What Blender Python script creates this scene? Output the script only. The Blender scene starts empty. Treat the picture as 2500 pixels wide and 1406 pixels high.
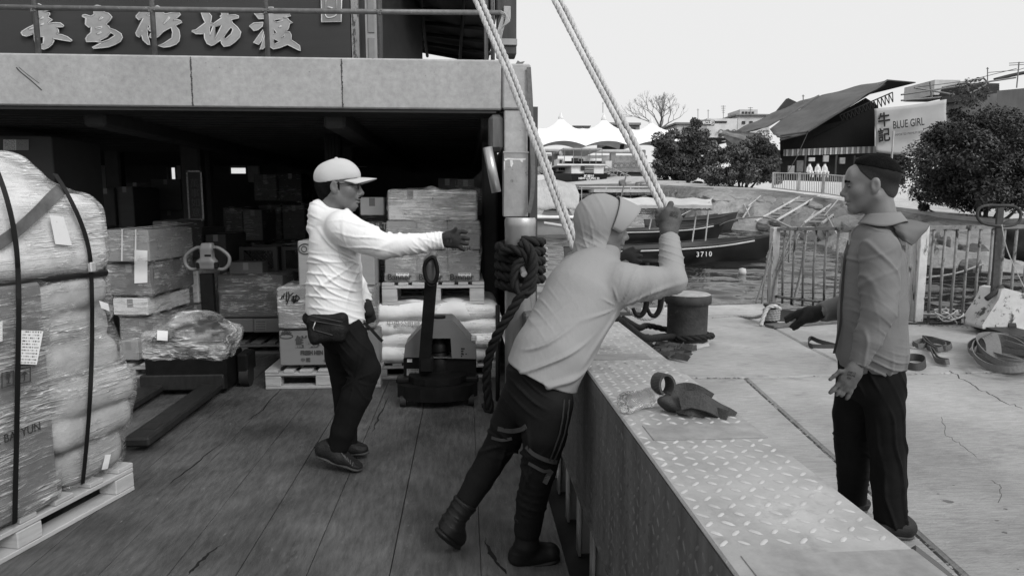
import bpy, bmesh, math, random
import numpy as np
from mathutils import Vector, Matrix
rnd = random.Random(7)
sc = bpy.context.scene
COL = sc.collection
# ---------------------------------------------------------------- camera
FPX = 1667.0                                   # focal length in pixels of the 2500 px wide frame
YAW = math.radians(3.92); PITCH = math.radians(7.11)
CAM = np.array((0.0, 0.0, 1.45))
FW = np.array((math.sin(YAW)*math.cos(PITCH), math.cos(YAW)*math.cos(PITCH), -math.sin(PITCH)))
RT = np.array((math.cos(YAW), -math.sin(YAW), 0.0))
UP = np.cross(RT, FW)
cd = bpy.data.cameras.new('camera'); cam = bpy.data.objects.new('camera', cd); COL.objects.link(cam)
cd.sensor_width = 36.0; cd.lens = 36.0*FPX/2500.0; cd.clip_start = 0.05; cd.clip_end = 3000
cam.location = CAM; cam.rotation_euler = (math.pi/2-PITCH, 0, -YAW)
sc.camera = cam
# ---------------------------------------------------------------- sky, sun, exposure (bright overcast day)
SUN_EL = math.radians(39); SUN_AZ = math.radians(142)   # azimuth clockwise from +Y: the glow is behind the camera, to the right
w = bpy.data.worlds.new('World'); sc.world = w; w.use_nodes = True
nt = w.node_tree; nt.nodes.clear()
sky = nt.nodes.new('ShaderNodeTexSky'); sky.sky_type = 'NISHITA'; sky.sun_disc = False
sky.sun_elevation = SUN_EL; sky.sun_rotation = SUN_AZ
sky.air_density = 1.0; sky.dust_density = 6.0; sky.ozone_density = 1.0; sky.altitude = 0
bw = nt.nodes.new('ShaderNodeRGBToBW')
mixn = nt.nodes.new('ShaderNodeMix'); mixn.data_type = 'FLOAT'; mixn.inputs[0].default_value = 0.80
mixn.inputs[3].default_value = 7.9            # even cloud cover
bg = nt.nodes.new('ShaderNodeBackground'); bg.inputs['Strength'].default_value = 0.1
wo = nt.nodes.new('ShaderNodeOutputWorld')
nt.links.new(sky.outputs[0], bw.inputs[0]); nt.links.new(bw.outputs[0], mixn.inputs[2])
nt.links.new(mixn.outputs[0], bg.inputs['Color']); nt.links.new(bg.outputs[0], wo.inputs[0])
sd = bpy.data.lights.new('sun', 'SUN'); sd.energy = 1.5; sd.angle = math.radians(25); sd.color = (1, 1, 1)
sun = bpy.data.objects.new('sun', sd); COL.objects.link(sun)
sun.rotation_euler = (math.pi/2-SUN_EL, 0, -SUN_AZ+math.pi)
sdir = Vector((math.sin(SUN_AZ)*math.cos(SUN_EL), math.cos(SUN_AZ)*math.cos(SUN_EL), math.sin(SUN_EL)))
sun.rotation_euler = sdir.to_track_quat('Z', 'Y').to_euler()
vs = sc.view_settings
vs.view_transform = 'Standard'; vs.look = 'None'; vs.exposure = 0.32; vs.gamma = 1.0; vs.use_curve_mapping = False
sc.render.engine = 'CYCLES'
sc.cycles.use_denoising = True
sc.cycles.max_bounces = 8; sc.cycles.diffuse_bounces = 3; sc.cycles.glossy_bounces = 3
sc.cycles.transmission_bounces = 6; sc.cycles.transparent_max_bounces = 16
sc.cycles.caustics_reflective = False; sc.cycles.caustics_refractive = False
# ---------------------------------------------------------------- projection helpers (pixel of the 2500x1406 frame -> place)
def ray(px, py):
    d = FW*FPX + RT*(px-1250.0) - UP*(py-703.0)
    return d
def P(px, py, Y):
    d = ray(px, py); return CAM + d*((Y-CAM[1])/d[1])
def G(px, py, z=0.0):
    d = ray(px, py); return CAM + d*((z-CAM[2])/d[2])
def PX(px, py, X):
    d = ray(px, py); return CAM + d*((X-CAM[0])/d[0])
WZ0, WT = -1.1, 0.0523                          # water level and its slope in the frame of the trimmed ferry
def wz(Y): return WZ0 + WT*Y
def W(px, py, dz=0.0):
    d = ray(px, py); t = (WZ0+dz-CAM[2])/(d[2]-WT*d[1]); return CAM + d*t
def mpp(Y): return Y/FPX                        # metres for one pixel at distance Y
# ---------------------------------------------------------------- materials
MATS = {}
def _n(nt, t, **kw):
    n = nt.nodes.new(t)
    for k, v in kw.items(): setattr(n, k, v)
    return n
def _coords(nt, scale=(1, 1, 1), rot=(0, 0, 0)):
    tc = _n(nt, 'ShaderNodeTexCoord'); mp = _n(nt, 'ShaderNodeMapping')
    mp.inputs['Scale'].default_value = scale; mp.inputs['Rotation'].default_value = rot
    nt.links.new(tc.outputs['Object'], mp.inputs['Vector']); return mp.outputs[0]
def _noise(nt, vec, scale, detail=5, rough=.6, dist=0.0):
    n = _n(nt, 'ShaderNodeTexNoise'); n.inputs['Scale'].default_value = scale; n.inputs['Detail'].default_value = detail
    n.inputs['Roughness'].default_value = rough; n.inputs['Distortion'].default_value = dist
    nt.links.new(vec, n.inputs['Vector']); return n.outputs[0]
def _math(nt, op, a, b=None, c=None, clamp=False):
    n = _n(nt, 'ShaderNodeMath', operation=op); n.use_clamp = clamp
    for i, v in enumerate((a, b, c)):
        if v is None: continue
        if isinstance(v, (int, float)): n.inputs[i].default_value = v
        else: nt.links.new(v, n.inputs[i])
    return n.outputs[0]
def _range(nt, v, a, b, c=0.0, d=1.0):
    n = _n(nt, 'ShaderNodeMapRange'); n.inputs[1].default_value = a; n.inputs[2].default_value = b
    n.inputs[3].default_value = c; n.inputs[4].default_value = d; nt.links.new(v, n.inputs[0]); return n.outputs[0]
def mat(name, g, rough=.7, var=.2, scl=6.0, st=(1, 1, 1), bump=0.0, bsc=60.0, bst=None, metal=0.0, spec=.35,
        spot=None, spot2=None, big=.12, bigsc=.9, trans=0.0, rot=(0, 0, 0), sheen=0.0, rvar=0.0, bdist=.01):
    """grey procedural surface: fine + broad variation, optional worn spots (threshold, scale, grey, softness)"""
    if name in MATS: return MATS[name]
    m = bpy.data.materials.new(name); m.use_nodes = True; nt = m.node_tree; nt.nodes.clear()
    out = _n(nt, 'ShaderNodeOutputMaterial'); b = _n(nt, 'ShaderNodeBsdfPrincipled'); nt.links.new(b.outputs[0], out.inputs[0])
    v = _coords(nt, st, rot)
    n1 = _noise(nt, v, scl, 6, .65); f = _range(nt, n1, .25, .75, 1-var, 1+var)
    if big:
        n2 = _noise(nt, _coords(nt), bigsc, 3, .5); f = _math(nt, 'MULTIPLY', f, _range(nt, n2, .3, .7, 1-big, 1+big))
    col = _math(nt, 'MULTIPLY', f, g)
    for sp in (spot, spot2):
        if sp:
            th, s, gg, soft = sp[:4]; sst = sp[4] if len(sp) > 4 else st
            n3 = _noise(nt, _coords(nt, sst, rot), s, 7, .7); k = _range(nt, n3, th, th+soft)
            mx = _n(nt, 'ShaderNodeMix', data_type='FLOAT'); nt.links.new(k, mx.inputs[0]); nt.links.new(col, mx.inputs[2]); mx.inputs[3].default_value = gg
            col = mx.outputs[0]
    nt.links.new(col, b.inputs['Base Color'])
    b.inputs['Metallic'].default_value = metal; b.inputs['Specular IOR Level'].default_value = spec
    if rvar:
        nt.links.new(_range(nt, _noise(nt, v, scl*.7, 4), .3, .7, max(.05, rough-rvar), min(1, rough+rvar)), b.inputs['Roughness'])
    else: b.inputs['Roughness'].default_value = rough
    if trans: b.inputs['Transmission Weight'].default_value = trans
    if sheen: b.inputs['Sheen Weight'].default_value = sheen
    if bump:
        bp = _n(nt, 'ShaderNodeBump'); bp.inputs['Strength'].default_value = bump; bp.inputs['Distance'].default_value = bdist
        nb = _noise(nt, _coords(nt, bst or st, rot), bsc, 5, .6); nt.links.new(nb, bp.inputs['Height']); nt.links.new(bp.outputs[0], b.inputs['Normal'])
    MATS[name] = m; return m
def film_mat(name, base=.18, lines=.75, zs=26.0, tilt=.12, rough=.12, g=1.0, tilt2=-.1, fine=1.0):
    """stretch film: mostly clear, with fine creases round the load, their highlights painted white"""
    if name in MATS: return MATS[name]
    m = bpy.data.materials.new(name); m.use_nodes = True; nt = m.node_tree; nt.nodes.clear()
    out = _n(nt, 'ShaderNodeOutputMaterial'); mx = _n(nt, 'ShaderNodeMixShader'); nt.links.new(mx.outputs[0], out.inputs[0])
    tr = _n(nt, 'ShaderNodeBsdfTransparent'); b = _n(nt, 'ShaderNodeBsdfPrincipled')
    tr.inputs[0].default_value = (.97, .97, .97, 1)
    b.inputs['Base Color'].default_value = (g, g, g, 1); b.inputs['Roughness'].default_value = rough; b.inputs['Specular IOR Level'].default_value = 1.0
    acc = None
    for (a, s, seed, wdt, amp) in ((tilt, zs, 1.3, 9.0, 1.0), (tilt2, zs*1.7, 7.7, 8.0, .7), (tilt*.4, zs*.6, 4.1, 12.0, .8)):
        mp = _coords(nt, (.16*fine, .16*fine, s/10*fine), (a, a*.8, 0))
        off = _n(nt, 'ShaderNodeVectorMath', operation='ADD'); nt.links.new(mp, off.inputs[0]); off.inputs[1].default_value = (seed, seed*2, seed*3)
        n = _noise(nt, off.outputs[0], 6.0, 4, .62, .12)
        r = _math(nt, 'ABSOLUTE', _math(nt, 'SUBTRACT', n, .5)); r = _math(nt, 'SUBTRACT', 1.0, _math(nt, 'MULTIPLY', r, wdt*3.2), clamp=True)
        r = _math(nt, 'MULTIPLY', _math(nt, 'POWER', r, 1.6), amp)
        acc = r if acc is None else _math(nt, 'MAXIMUM', acc, r)
    patch = _range(nt, _noise(nt, _coords(nt, (1, 1, 1.6)), 4.5, 4, .6), .40, .64, .10, 1.1)
    fac = _math(nt, 'ADD', _math(nt, 'MULTIPLY', _math(nt, 'MULTIPLY', acc, lines), patch), _math(nt, 'MULTIPLY', patch, base), clamp=True)  # white share of the film: painted highlights along the creases, plus patches
    nt.links.new(fac, mx.inputs[0]); nt.links.new(tr.outputs[0], mx.inputs[1]); nt.links.new(b.outputs[0], mx.inputs[2])
    bp = _n(nt, 'ShaderNodeBump'); bp.inputs['Strength'].default_value = .9; bp.inputs['Distance'].default_value = .016
    nt.links.new(acc, bp.inputs['Height']); nt.links.new(bp.outputs[0], b.inputs['Normal'])
    MATS[name] = m; return m
# ---------------------------------------------------------------- objects
def setp(o, label=None, cat=None, group=None, kind=None):
    if label: o['label'] = label
    if cat: o['category'] = cat
    if group: o['group'] = group
    if kind: o['kind'] = kind
    return o
def thing(name, loc, label, cat, group=None, kind=None):
    o = bpy.data.objects.new(name, None); COL.objects.link(o); o.location = Vector(loc); o.empty_display_size = .1
    return setp(o, label, cat, group, kind)
def wloc(o):
    v = Vector((0, 0, 0))
    while o is not None: v += Vector(o.location); o = o.parent
    return v
def link_mesh(name, me, m, parent=None, smooth=False, origin=None):
    o = bpy.data.objects.new(name, me); COL.objects.link(o)
    if m: me.materials.append(m) if not me.materials else None
    if smooth:
        me.polygons.foreach_set('use_smooth', [True]*len(me.polygons))
    if parent is not None:
        o.parent = parent; o.location = -wloc(parent)
    elif origin is not None:
        me.transform(Matrix.Translation(-Vector(origin))); o.location = Vector(origin)
    return o
class MB:
    """collects geometry in world coordinates; build() links it as one mesh object"""
    def __init__(s): s.v = []; s.f = []
    def add(s, vs, fs):
        k = len(s.v); s.v.extend([tuple(float(c) for c in p) for p in vs]); s.f.extend([tuple(i+k for i in f) for f in fs]); return s
    def box(s, c, size, rz=0.0, ch=0.0, M=None):
        """box centred at c, chamfered by ch"""
        hx, hy, hz = [d/2 for d in size]
        if ch <= 0:
            vs = [(x, y, z) for x in (-hx, hx) for y in (-hy, hy) for z in (-hz, hz)]
            fs = [(0, 1, 3, 2), (4, 6, 7, 5), (0, 4, 5, 1), (2, 3, 7, 6), (0, 2, 6, 4), (1, 5, 7, 3)]
        else:
            ch = min(ch, hx*.9, hy*.9, hz*.9); vs = []; idx = {}
            for sx in (-1, 1):
                for sy in (-1, 1):
                    for sz in (-1, 1):
                        for ax in range(3):
                            p = [sx*(hx-ch), sy*(hy-ch), sz*(hz-ch)]; p[ax] += (sx, sy, sz)[ax]*ch
                            idx[sx, sy, sz, ax] = len(vs); vs.append(tuple(p))
            fs = []
            for ax in range(3):
                for sg in (-1, 1):
                    q = []
                    for (a, b) in ((-1, -1), (1, -1), (1, 1), (-1, 1)):
                        k = [0, 0, 0]; k[ax] = sg; k[(ax+1) % 3] = a; k[(ax+2) % 3] = b; q.append(idx[k[0], k[1], k[2], ax])
                    fs.append(tuple(q if sg > 0 else q[::-1]))
            for ax in range(3):                       # edges along ax
                a1, a2 = (ax+1) % 3, (ax+2) % 3
                for s1 in (-1, 1):
                    for s2 in (-1, 1):
                        k0 = [0, 0, 0]; k0[a1] = s1; k0[a2] = s2; k1 = list(k0); k0[ax] = -1; k1[ax] = 1
                        q = (idx[(*k0, a1)], idx[(*k1, a1)], idx[(*k1, a2)], idx[(*k0, a2)])
                        fs.append(q if s1*s2 < 0 else q[::-1])
            for sx in (-1, 1):
                for sy in (-1, 1):
                    for sz in (-1, 1):
                        q = tuple(idx[sx, sy, sz, a] for a in range(3)); fs.append(q if sx*sy*sz > 0 else q[::-1])
        R = M if M is not None else Matrix.Rotation(rz, 3, 'Z')
        c = Vector(c); return s.add([tuple(R @ Vector(p) + c) for p in vs], fs)
    def tube(s, path, r, n=8, cap=True, closed=False):
        path = [Vector(p) for p in path]; m = len(path)
        rr = list(r) if hasattr(r, '__len__') else [r]*m
        T = []
        for i in range(m):
            a = path[(i-1) % m] if (closed or i > 0) else path[i]; b = path[(i+1) % m] if (closed or i < m-1) else path[i]
            t = b-a; T.append(t.normalized() if t.length > 1e-9 else Vector((0, 0, 1)))
        ref = Vector((0, 0, 1)) if abs(T[0].z) < .9 else Vector((1, 0, 0))
        u = T[0].cross(ref).normalized(); vs = []
        for i in range(m):
            u = (u - T[i]*u.dot(T[i])); u = u.normalized() if u.length > 1e-6 else T[i].orthogonal().normalized()
            v = T[i].cross(u)
            for k in range(n):
                a = 2*math.pi*k/n; vs.append(path[i] + (u*math.cos(a)+v*math.sin(a))*rr[i])
        fs = []
        for i in range(m if closed else m-1):
            j = (i+1) % m
            for k in range(n):
                k2 = (k+1) % n; fs.append((i*n+k, i*n+k2, j*n+k2, j*n+k))
        if cap and not closed:
            fs.append(tuple(range(n))[::-1]); fs.append(tuple((m-1)*n+k for k in range(n)))
        return s.add(vs, fs)
    def lathe(s, c, prof, n=24, a0=0, a1=2*math.pi):
        """profile of (radius, z) round the vertical through c"""
        full = abs(a1-a0-2*math.pi) < 1e-6; m = n if full else n+1; vs = []; fs = []
        for (r, z) in prof:
            for k in range(m):
                a = a0+(a1-a0)*k/n; vs.append((c[0]+r*math.cos(a), c[1]+r*math.sin(a), c[2]+z))
        for i in range(len(prof)-1):
            for k in range(n):
                k2 = (k+1) % m; fs.append((i*m+k, i*m+k2, (i+1)*m+k2, (i+1)*m+k))
        return s.add(vs, fs)
    def prism(s, poly, off):
        """polygon (3-D points, in order) extruded by the vector off"""
        n = len(poly); off = Vector(off); a = [Vector(p) for p in poly]; vs = a+[p+off for p in a]
        fs = [tuple(range(n))[::-1], tuple(range(n, 2*n))]+[(i, (i+1) % n, n+(i+1) % n, n+i) for i in range(n)]
        return s.add(vs, fs)
    def strip(s, path, nrm, wdt, th):
        """flat strap along path: nrm gives the width direction (one or per point)"""
        path = [Vector(p) for p in path]; m = len(path); vs = []
        for i in range(m):
            wv = Vector(nrm[i] if isinstance(nrm, list) else nrm); t = (path[min(i+1, m-1)]-path[max(i-1, 0)])
            if t.length < 1e-9: t = Vector((0, 0, 1))
            t.normalize(); wv = (wv-t*wv.dot(t)); wv = wv.normalized() if wv.length > 1e-6 else t.orthogonal().normalized(); b = t.cross(wv)
            for (a, c) in ((-1, -1), (1, -1), (1, 1), (-1, 1)): vs.append(path[i]+wv*a*wdt/2+b*c*th/2)
        fs = [(3, 2, 1, 0), tuple((m-1)*4+k for k in range(4))]
        for i in range(m-1):
            for k in range(4): k2 = (k+1) % 4; fs.append((i*4+k, i*4+k2, (i+1)*4+k2, (i+1)*4+k))
        return s.add(vs, fs)
    def grid(s, fn, nu, nv):
        vs = [fn(i/nu, j/nv) for i in range(nu+1) for j in range(nv+1)]
        fs = [(i*(nv+1)+j, (i+1)*(nv+1)+j, (i+1)*(nv+1)+j+1, i*(nv+1)+j+1) for i in range(nu) for j in range(nv)]
        return s.add(vs, fs)
    def mesh(s, name):
        me = bpy.data.meshes.new(name); me.from_pydata(s.v, [], s.f); me.update(); return me
    def build(s, name, m, parent=None, smooth=False, origin=None, auto=None):
        me = s.mesh(name); bm = bmesh.new(); bm.from_mesh(me); bmesh.ops.recalc_face_normals(bm, faces=bm.faces); bm.to_mesh(me); bm.free()
        o = link_mesh(name, me, m, parent, smooth or auto is not None, origin)
        if auto is not None:
            me.set_sharp_from_angle(angle=math.radians(auto))
        return o
def lerp(a, b, t): return a+(b-a)*t
def V(*a): return Vector(a)
def catmull(pts, n=8, closed=False):
    pts = [np.array(p, float) for p in pts]; m = len(pts); out = []
    for i in range(m if closed else m-1):
        p0 = pts[(i-1) % m] if (closed or i > 0) else 2*pts[0]-pts[1]; p1 = pts[i]; p2 = pts[(i+1) % m]
        p3 = pts[(i+2) % m] if (closed or i < m-2) else 2*pts[m-1]-pts[m-2]
        for k in range(n):
            t = k/n; out.append(.5*((2*p1)+(-p0+p2)*t+(2*p0-5*p1+4*p2-p3)*t*t+(-p0+3*p1-3*p2+p3)*t**3))
    if not closed: out.append(pts[-1])
    return out
def resample(path, step):
    p = np.array(path, float); d = np.linalg.norm(np.diff(p, axis=0), axis=1); s = np.concatenate([[0], np.cumsum(d)])
    n = max(2, int(s[-1]/step)+1); t = np.linspace(0, s[-1], n)
    return np.stack([np.interp(t, s, p[:, k]) for k in range(3)], 1)
def twisted(mb, path, r, pitch=None, n=6, step=None, strands=3, phase=0.0):
    """laid rope: three strands wound round the path"""
    pitch = pitch or r*6.5; path = resample(path, step or pitch/9); m = len(path)
    T = np.gradient(path, axis=0); T /= np.linalg.norm(T, axis=1)[:, None]+1e-12
    u = np.cross(T[0], (0, 0, 1.)) if abs(T[0][2]) < .9 else np.cross(T[0], (1., 0, 0)); u /= np.linalg.norm(u)
    Us = []
    for i in range(m):
        u = u-T[i]*u.dot(T[i]); u /= np.linalg.norm(u); Us.append(u)
    Us = np.array(Us); Vs = np.cross(T, Us); s = np.concatenate([[0], np.cumsum(np.linalg.norm(np.diff(path, axis=0), axis=1))])
    for k in range(strands):
        a = s/pitch*2*math.pi+k*2*math.pi/strands+phase
        mb.tube(path+(Us*np.cos(a)[:, None]+Vs*np.sin(a)[:, None])*r*.48, r*.56, n)
    return mb
def text_mesh(body, size, bold=0.0, extrude=0.0, spacing=1.0, sx=1.0):
    c = bpy.data.curves.new('t', 'FONT'); c.body = body; c.size = size; c.offset = bold; c.extrude = extrude; c.space_character = spacing
    c.align_x = 'CENTER'; c.align_y = 'CENTER'; c.resolution_u = 3
    o = bpy.data.objects.new('t', c); COL.objects.link(o); bpy.context.view_layer.update()
    me = bpy.data.meshes.new_from_object(o.evaluated_get(bpy.context.evaluated_depsgraph_get()))
    bpy.data.objects.remove(o); bpy.data.curves.remove(c)
    if sx != 1.0: me.transform(Matrix.Diagonal((sx, 1, 1, 1)))
    return me
def put_text(name, body, size, origin, xdir, ydir, m, parent, bold=0.0, extrude=0.0008, spacing=1.0, sx=1.0):
    """flat lettering: xdir is the reading direction, ydir is up"""
    me = text_mesh(body, size, bold, extrude, spacing, sx); x = Vector(xdir).normalized(); y = Vector(ydir); y = (y-x*y.dot(x)).normalized(); z = x.cross(y)
    R = Matrix((x, y, z)).transposed().to_4x4(); me.transform(Matrix.Translation(Vector(origin)) @ R)
    me.materials.clear(); return link_mesh(name, me, m, parent)
def outline_mesh(loops, to3, extrude, bevel=0.0):
    """filled outlines with holes (2-D loops) raised into solid shapes; to3 maps (x, y, h) to 3-D"""
    c = bpy.data.curves.new('o', 'CURVE'); c.dimensions = '2D'; c.fill_mode = 'BOTH'; c.extrude = extrude; c.bevel_depth = bevel; c.bevel_resolution = 0
    for lp in loops:
        sp = c.splines.new('POLY'); sp.points.add(len(lp)-1); sp.use_cyclic_u = True
        for i, (x, y) in enumerate(lp): sp.points[i].co = (x, y, 0, 1)
    o = bpy.data.objects.new('o', c); COL.objects.link(o); bpy.context.view_layer.update()
    me = bpy.data.meshes.new_from_object(o.evaluated_get(bpy.context.evaluated_depsgraph_get()))
    bpy.data.objects.remove(o); bpy.data.curves.remove(c)
    for v in me.vertices: v.co = Vector(to3(v.co.x, v.co.y, v.co.z))
    me.materials.clear(); return me
def wall_holes(mb, Y0, Y1, x0, x1, z0, z1, holes):
    """slab between Y0 and Y1 with rectangular openings (xa, xb, za, zb)"""
    xs = sorted({x0, x1, *[h[0] for h in holes], *[h[1] for h in holes]}); zs = sorted({z0, z1, *[h[2] for h in holes], *[h[3] for h in holes]})
    for a, b in zip(xs, xs[1:]):
        for c, d in zip(zs, zs[1:]):
            mx, mz = (a+b)/2, (c+d)/2
            if any(h[0] < mx < h[1] and h[2] < mz < h[3] for h in holes): continue
            mb.box((mx, (Y0+Y1)/2, mz), (b-a, abs(Y1-Y0), d-c))
# ---------------------------------------------------------------- implicit surfaces (bodies, cloth, soft goods)
def fbm(p, seed=0, octv=3):
    """cheap smooth noise on (n,3) points, about -1..1"""
    r = np.random.RandomState(seed); out = np.zeros(len(p), np.float32); amp = 1.0; tot = 0; fr = 1.0
    for o in range(octv):
        for k in range(4):
            d = r.normal(size=3); d /= np.linalg.norm(d); out += amp*.5*np.sin((p@d)*fr*(1+.3*r.rand())+r.rand()*6.28+1.3*np.sin((p@np.roll(d, 1))*fr*.7+r.rand()*6.28)).astype(np.float32)
        tot += amp; amp *= .55; fr *= 2.0
    return out/tot
def smin(a, b, k):
    h = np.clip(.5+.5*(b-a)/k, 0, 1); return b+(a-b)*h-k*h*(1-h)
class SDF:
    def __init__(s): s.p = []; s.pts = []
    def cone(s, a, b, ra, rb=None, k=.03, flat=None, fk=1.0, op='u'):
        """tapered limb from a to b; squeezed by fk along flat"""
        rb = ra if rb is None else rb; a = np.array(a, np.float32); b = np.array(b, np.float32)
        s.p.append(('c', a, b, ra, rb, k, None if flat is None else np.array(flat, np.float32)/np.linalg.norm(flat), fk, op))
        if op == 'u': s.pts += [a-ra, a+ra, b-rb, b+rb]
        return s
    def chain(s, pts, rs, k=.03, flat=None, fk=1.0):
        c = SDF()
        for i in range(len(pts)-1): c.cone(pts[i], pts[i+1], rs[i], rs[i+1], min(k, .012), flat, fk)
        return s.sub(c, k)
    def ell(s, c, r, R=None, k=.03, op='u'):
        """ellipsoid with radii r along the rows of R"""
        c = np.array(c, np.float32); R = np.eye(3) if R is None else np.array(R)
        s.p.append(('e', c, np.array(r, np.float32), R.astype(np.float32), k, op))
        if op == 'u': mx = max(r); s.pts += [c-mx, c+mx]
        return s
    def bx(s, c, h, rad, R=None, k=.03, op='u'):
        c = np.array(c, np.float32); R = np.eye(3) if R is None else np.array(R)
        s.p.append(('b', c, np.array(h, np.float32), rad, R.astype(np.float32), k, op))
        if op == 'u': mx = float(np.linalg.norm(h)); s.pts += [c-mx, c+mx]
        return s
    def plane(s, pt, n, k=.004):
        """cut away the side that n points to"""
        n = np.array(n, np.float32); s.p.append(('p', np.array(pt, np.float32), n/np.linalg.norm(n), k)); return s
    def sub(s, other, k=.03):
        """join another shape (with its own cuts) to this one"""
        s.p.append(('g', other, k)); s.pts += other.pts; return s
    def field(s, q):
        d = np.full(len(q), 9.0, np.float32)
        for p in s.p:
            if p[0] == 'p':
                x = (q-p[1])@p[2]; d = -smin(-d, -x, p[3]); continue
            if p[0] == 'g': d = smin(d, p[1].field(q), p[2]); continue
            if p[0] == 'c':
                _, a, b, ra, rb, k, fl, fk, op = p
                ba = b-a; v = q-a; t = np.clip(v@ba/max(float(ba@ba), 1e-9), 0, 1); e = v-t[:, None]*ba
                if fl is not None: e = e+((fk-1.0)*(e@fl))[:, None]*fl
                x = np.sqrt((e*e).sum(1))-(ra+(rb-ra)*t)
            elif p[0] == 'e':
                _, c, r, R, k, op = p; e = (q-c)@R.T; e1 = e/r; l = np.sqrt((e1*e1).sum(1)); g = np.sqrt(((e1/r)**2).sum(1))+1e-9; x = l*(l-1.0)/g
            else:
                _, c, h, rad, R, k, op = p; e = np.abs((q-c)@R.T)-(h-rad); x = np.sqrt((np.maximum(e, 0)**2).sum(1))+np.minimum(e.max(1), 0)-rad
            d = smin(d, x, k) if op == 'u' else -smin(-d, x, k)
        return d
    def mesh(s, name, vox, disp=None, extra=None, pad=.03):
        """surface nets on the blocks the surface runs through; disp(points) -> outward offset, extra(points, d) -> edited field"""
        B = 6; pts = np.array(s.pts); lo = pts.min(0)-pad; hi = pts.max(0)+pad; nb = np.ceil((hi-lo)/(vox*B)).astype(int)+1; n = nb*B+1
        cs = [lo[i]+vox*B*(np.arange(nb[i])+.5) for i in range(3)]; C = np.stack(np.meshgrid(*cs, indexing='ij'), -1).reshape(-1, 3).astype(np.float32)
        dc = s.field(C); lim = vox*B*.87*s.stretch()*1.25+.004; keep = np.abs(dc) < lim
        D = np.repeat(np.repeat(np.repeat(dc.reshape(nb), B, 0), B, 1), B, 2); D = np.pad(D, ((0, 1),)*3, mode='edge').astype(np.float32)
        g = np.arange(B+1); off = np.stack(np.meshgrid(g, g, g, indexing='ij'), -1).reshape(-1, 3); kb = np.argwhere(keep.reshape(nb))*B
        for i in range(0, len(kb), 700):
            idx = (kb[i:i+700][:, None, :]+off[None]).reshape(-1, 3); q = (lo+idx*vox).astype(np.float32); d = s.field(q)
            if extra is not None: d = extra(q, d)
            D[idx[:, 0], idx[:, 1], idx[:, 2]] = d
        me = nets(name, D, lo, vox)
        if disp is not None and len(me.vertices):
            n_ = len(me.vertices); v = np.empty(n_*3, np.float32); me.vertices.foreach_get('co', v); v = v.reshape(-1, 3); nr = np.empty(n_*3, np.float32); me.vertex_normals.foreach_get('vector', nr); nr = nr.reshape(-1, 3)
            v = v+nr*np.asarray(disp(v), np.float32)[:, None]; me.vertices.foreach_set('co', v.ravel()); me.update()
        return me
    def stretch(s):
        m = 1.0
        for p in s.p:
            if p[0] == 'c': m = max(m, p[7])
            elif p[0] == 'g': m = max(m, p[1].stretch())
            elif p[0] == 'e': m = max(m, min(2.0, 1.0+.25*(float(p[2].max()/p[2].min())-1)))
        return m
def nets(name, D, lo, vox):
    n = D.shape; S = D < 0
    c = np.zeros(tuple(k-1 for k in n), np.int8); sl = [slice(0, -1), slice(1, None)]
    for i in range(2):
        for j in range(2):
            for k in range(2): c += S[sl[i], sl[j], sl[k]]
    act = (c > 0) & (c < 8); idx = -np.ones(act.shape, np.int64); cells = np.argwhere(act); idx[act] = np.arange(len(cells))
    acc = np.zeros((len(cells), 3)); cnt = np.zeros(len(cells))
    cor = np.array([(i, j, k) for i in range(2) for j in range(2) for k in range(2)])
    val = np.stack([D[cells[:, 0]+a, cells[:, 1]+b, cells[:, 2]+d] for a, b, d in cor], 1)
    for a in range(8):
        for b in range(a+1, 8):
            if np.abs(cor[a]-cor[b]).sum() != 1: continue
            va, vb = val[:, a], val[:, b]; m = (va < 0) != (vb < 0); t = va[m]/(va[m]-vb[m])
            acc[m] += cor[a]+(cor[b]-cor[a])*t[:, None]; cnt[m] += 1
    vs = lo+(cells+acc/cnt[:, None])*vox
    quads = []
    for ax in range(3):
        o1, o2 = (ax+1) % 3, (ax+2) % 3
        s0 = [slice(None)]*3; s1 = [slice(None)]*3; s0[ax] = slice(0, -1); s1[ax] = slice(1, None)
        A, B = S[tuple(s0)], S[tuple(s1)]; e = np.argwhere(A != B)
        e = e[(e[:, o1] > 0) & (e[:, o2] > 0) & (e[:, o1] < n[o1]-1) & (e[:, o2] < n[o2]-1)]
        if not len(e): continue
        fl = A[e[:, 0], e[:, 1], e[:, 2]]
        def cc(a, b):
            q = e.copy(); q[:, o1] -= a; q[:, o2] -= b; return idx[q[:, 0], q[:, 1], q[:, 2]]
        q = np.stack([cc(1, 1), cc(0, 1), cc(0, 0), cc(1, 0)], 1); q[~fl] = q[~fl][:, ::-1]; quads.append(q)
    q = np.concatenate(quads); q = q[(q >= 0).all(1)]
    return fast_mesh(name, vs, q)
def fast_mesh(name, vs, quads):
    me = bpy.data.meshes.new(name); k = quads.shape[1]
    me.vertices.add(len(vs)); me.vertices.foreach_set('co', np.asarray(vs, np.float32).ravel())
    me.loops.add(len(quads)*k); me.loops.foreach_set('vertex_index', np.asarray(quads, np.int32).ravel())
    me.polygons.add(len(quads)); me.polygons.foreach_set('loop_start', np.arange(len(quads), dtype=np.int32)*k)
    me.update(calc_edges=True); me.validate(); return me
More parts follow.
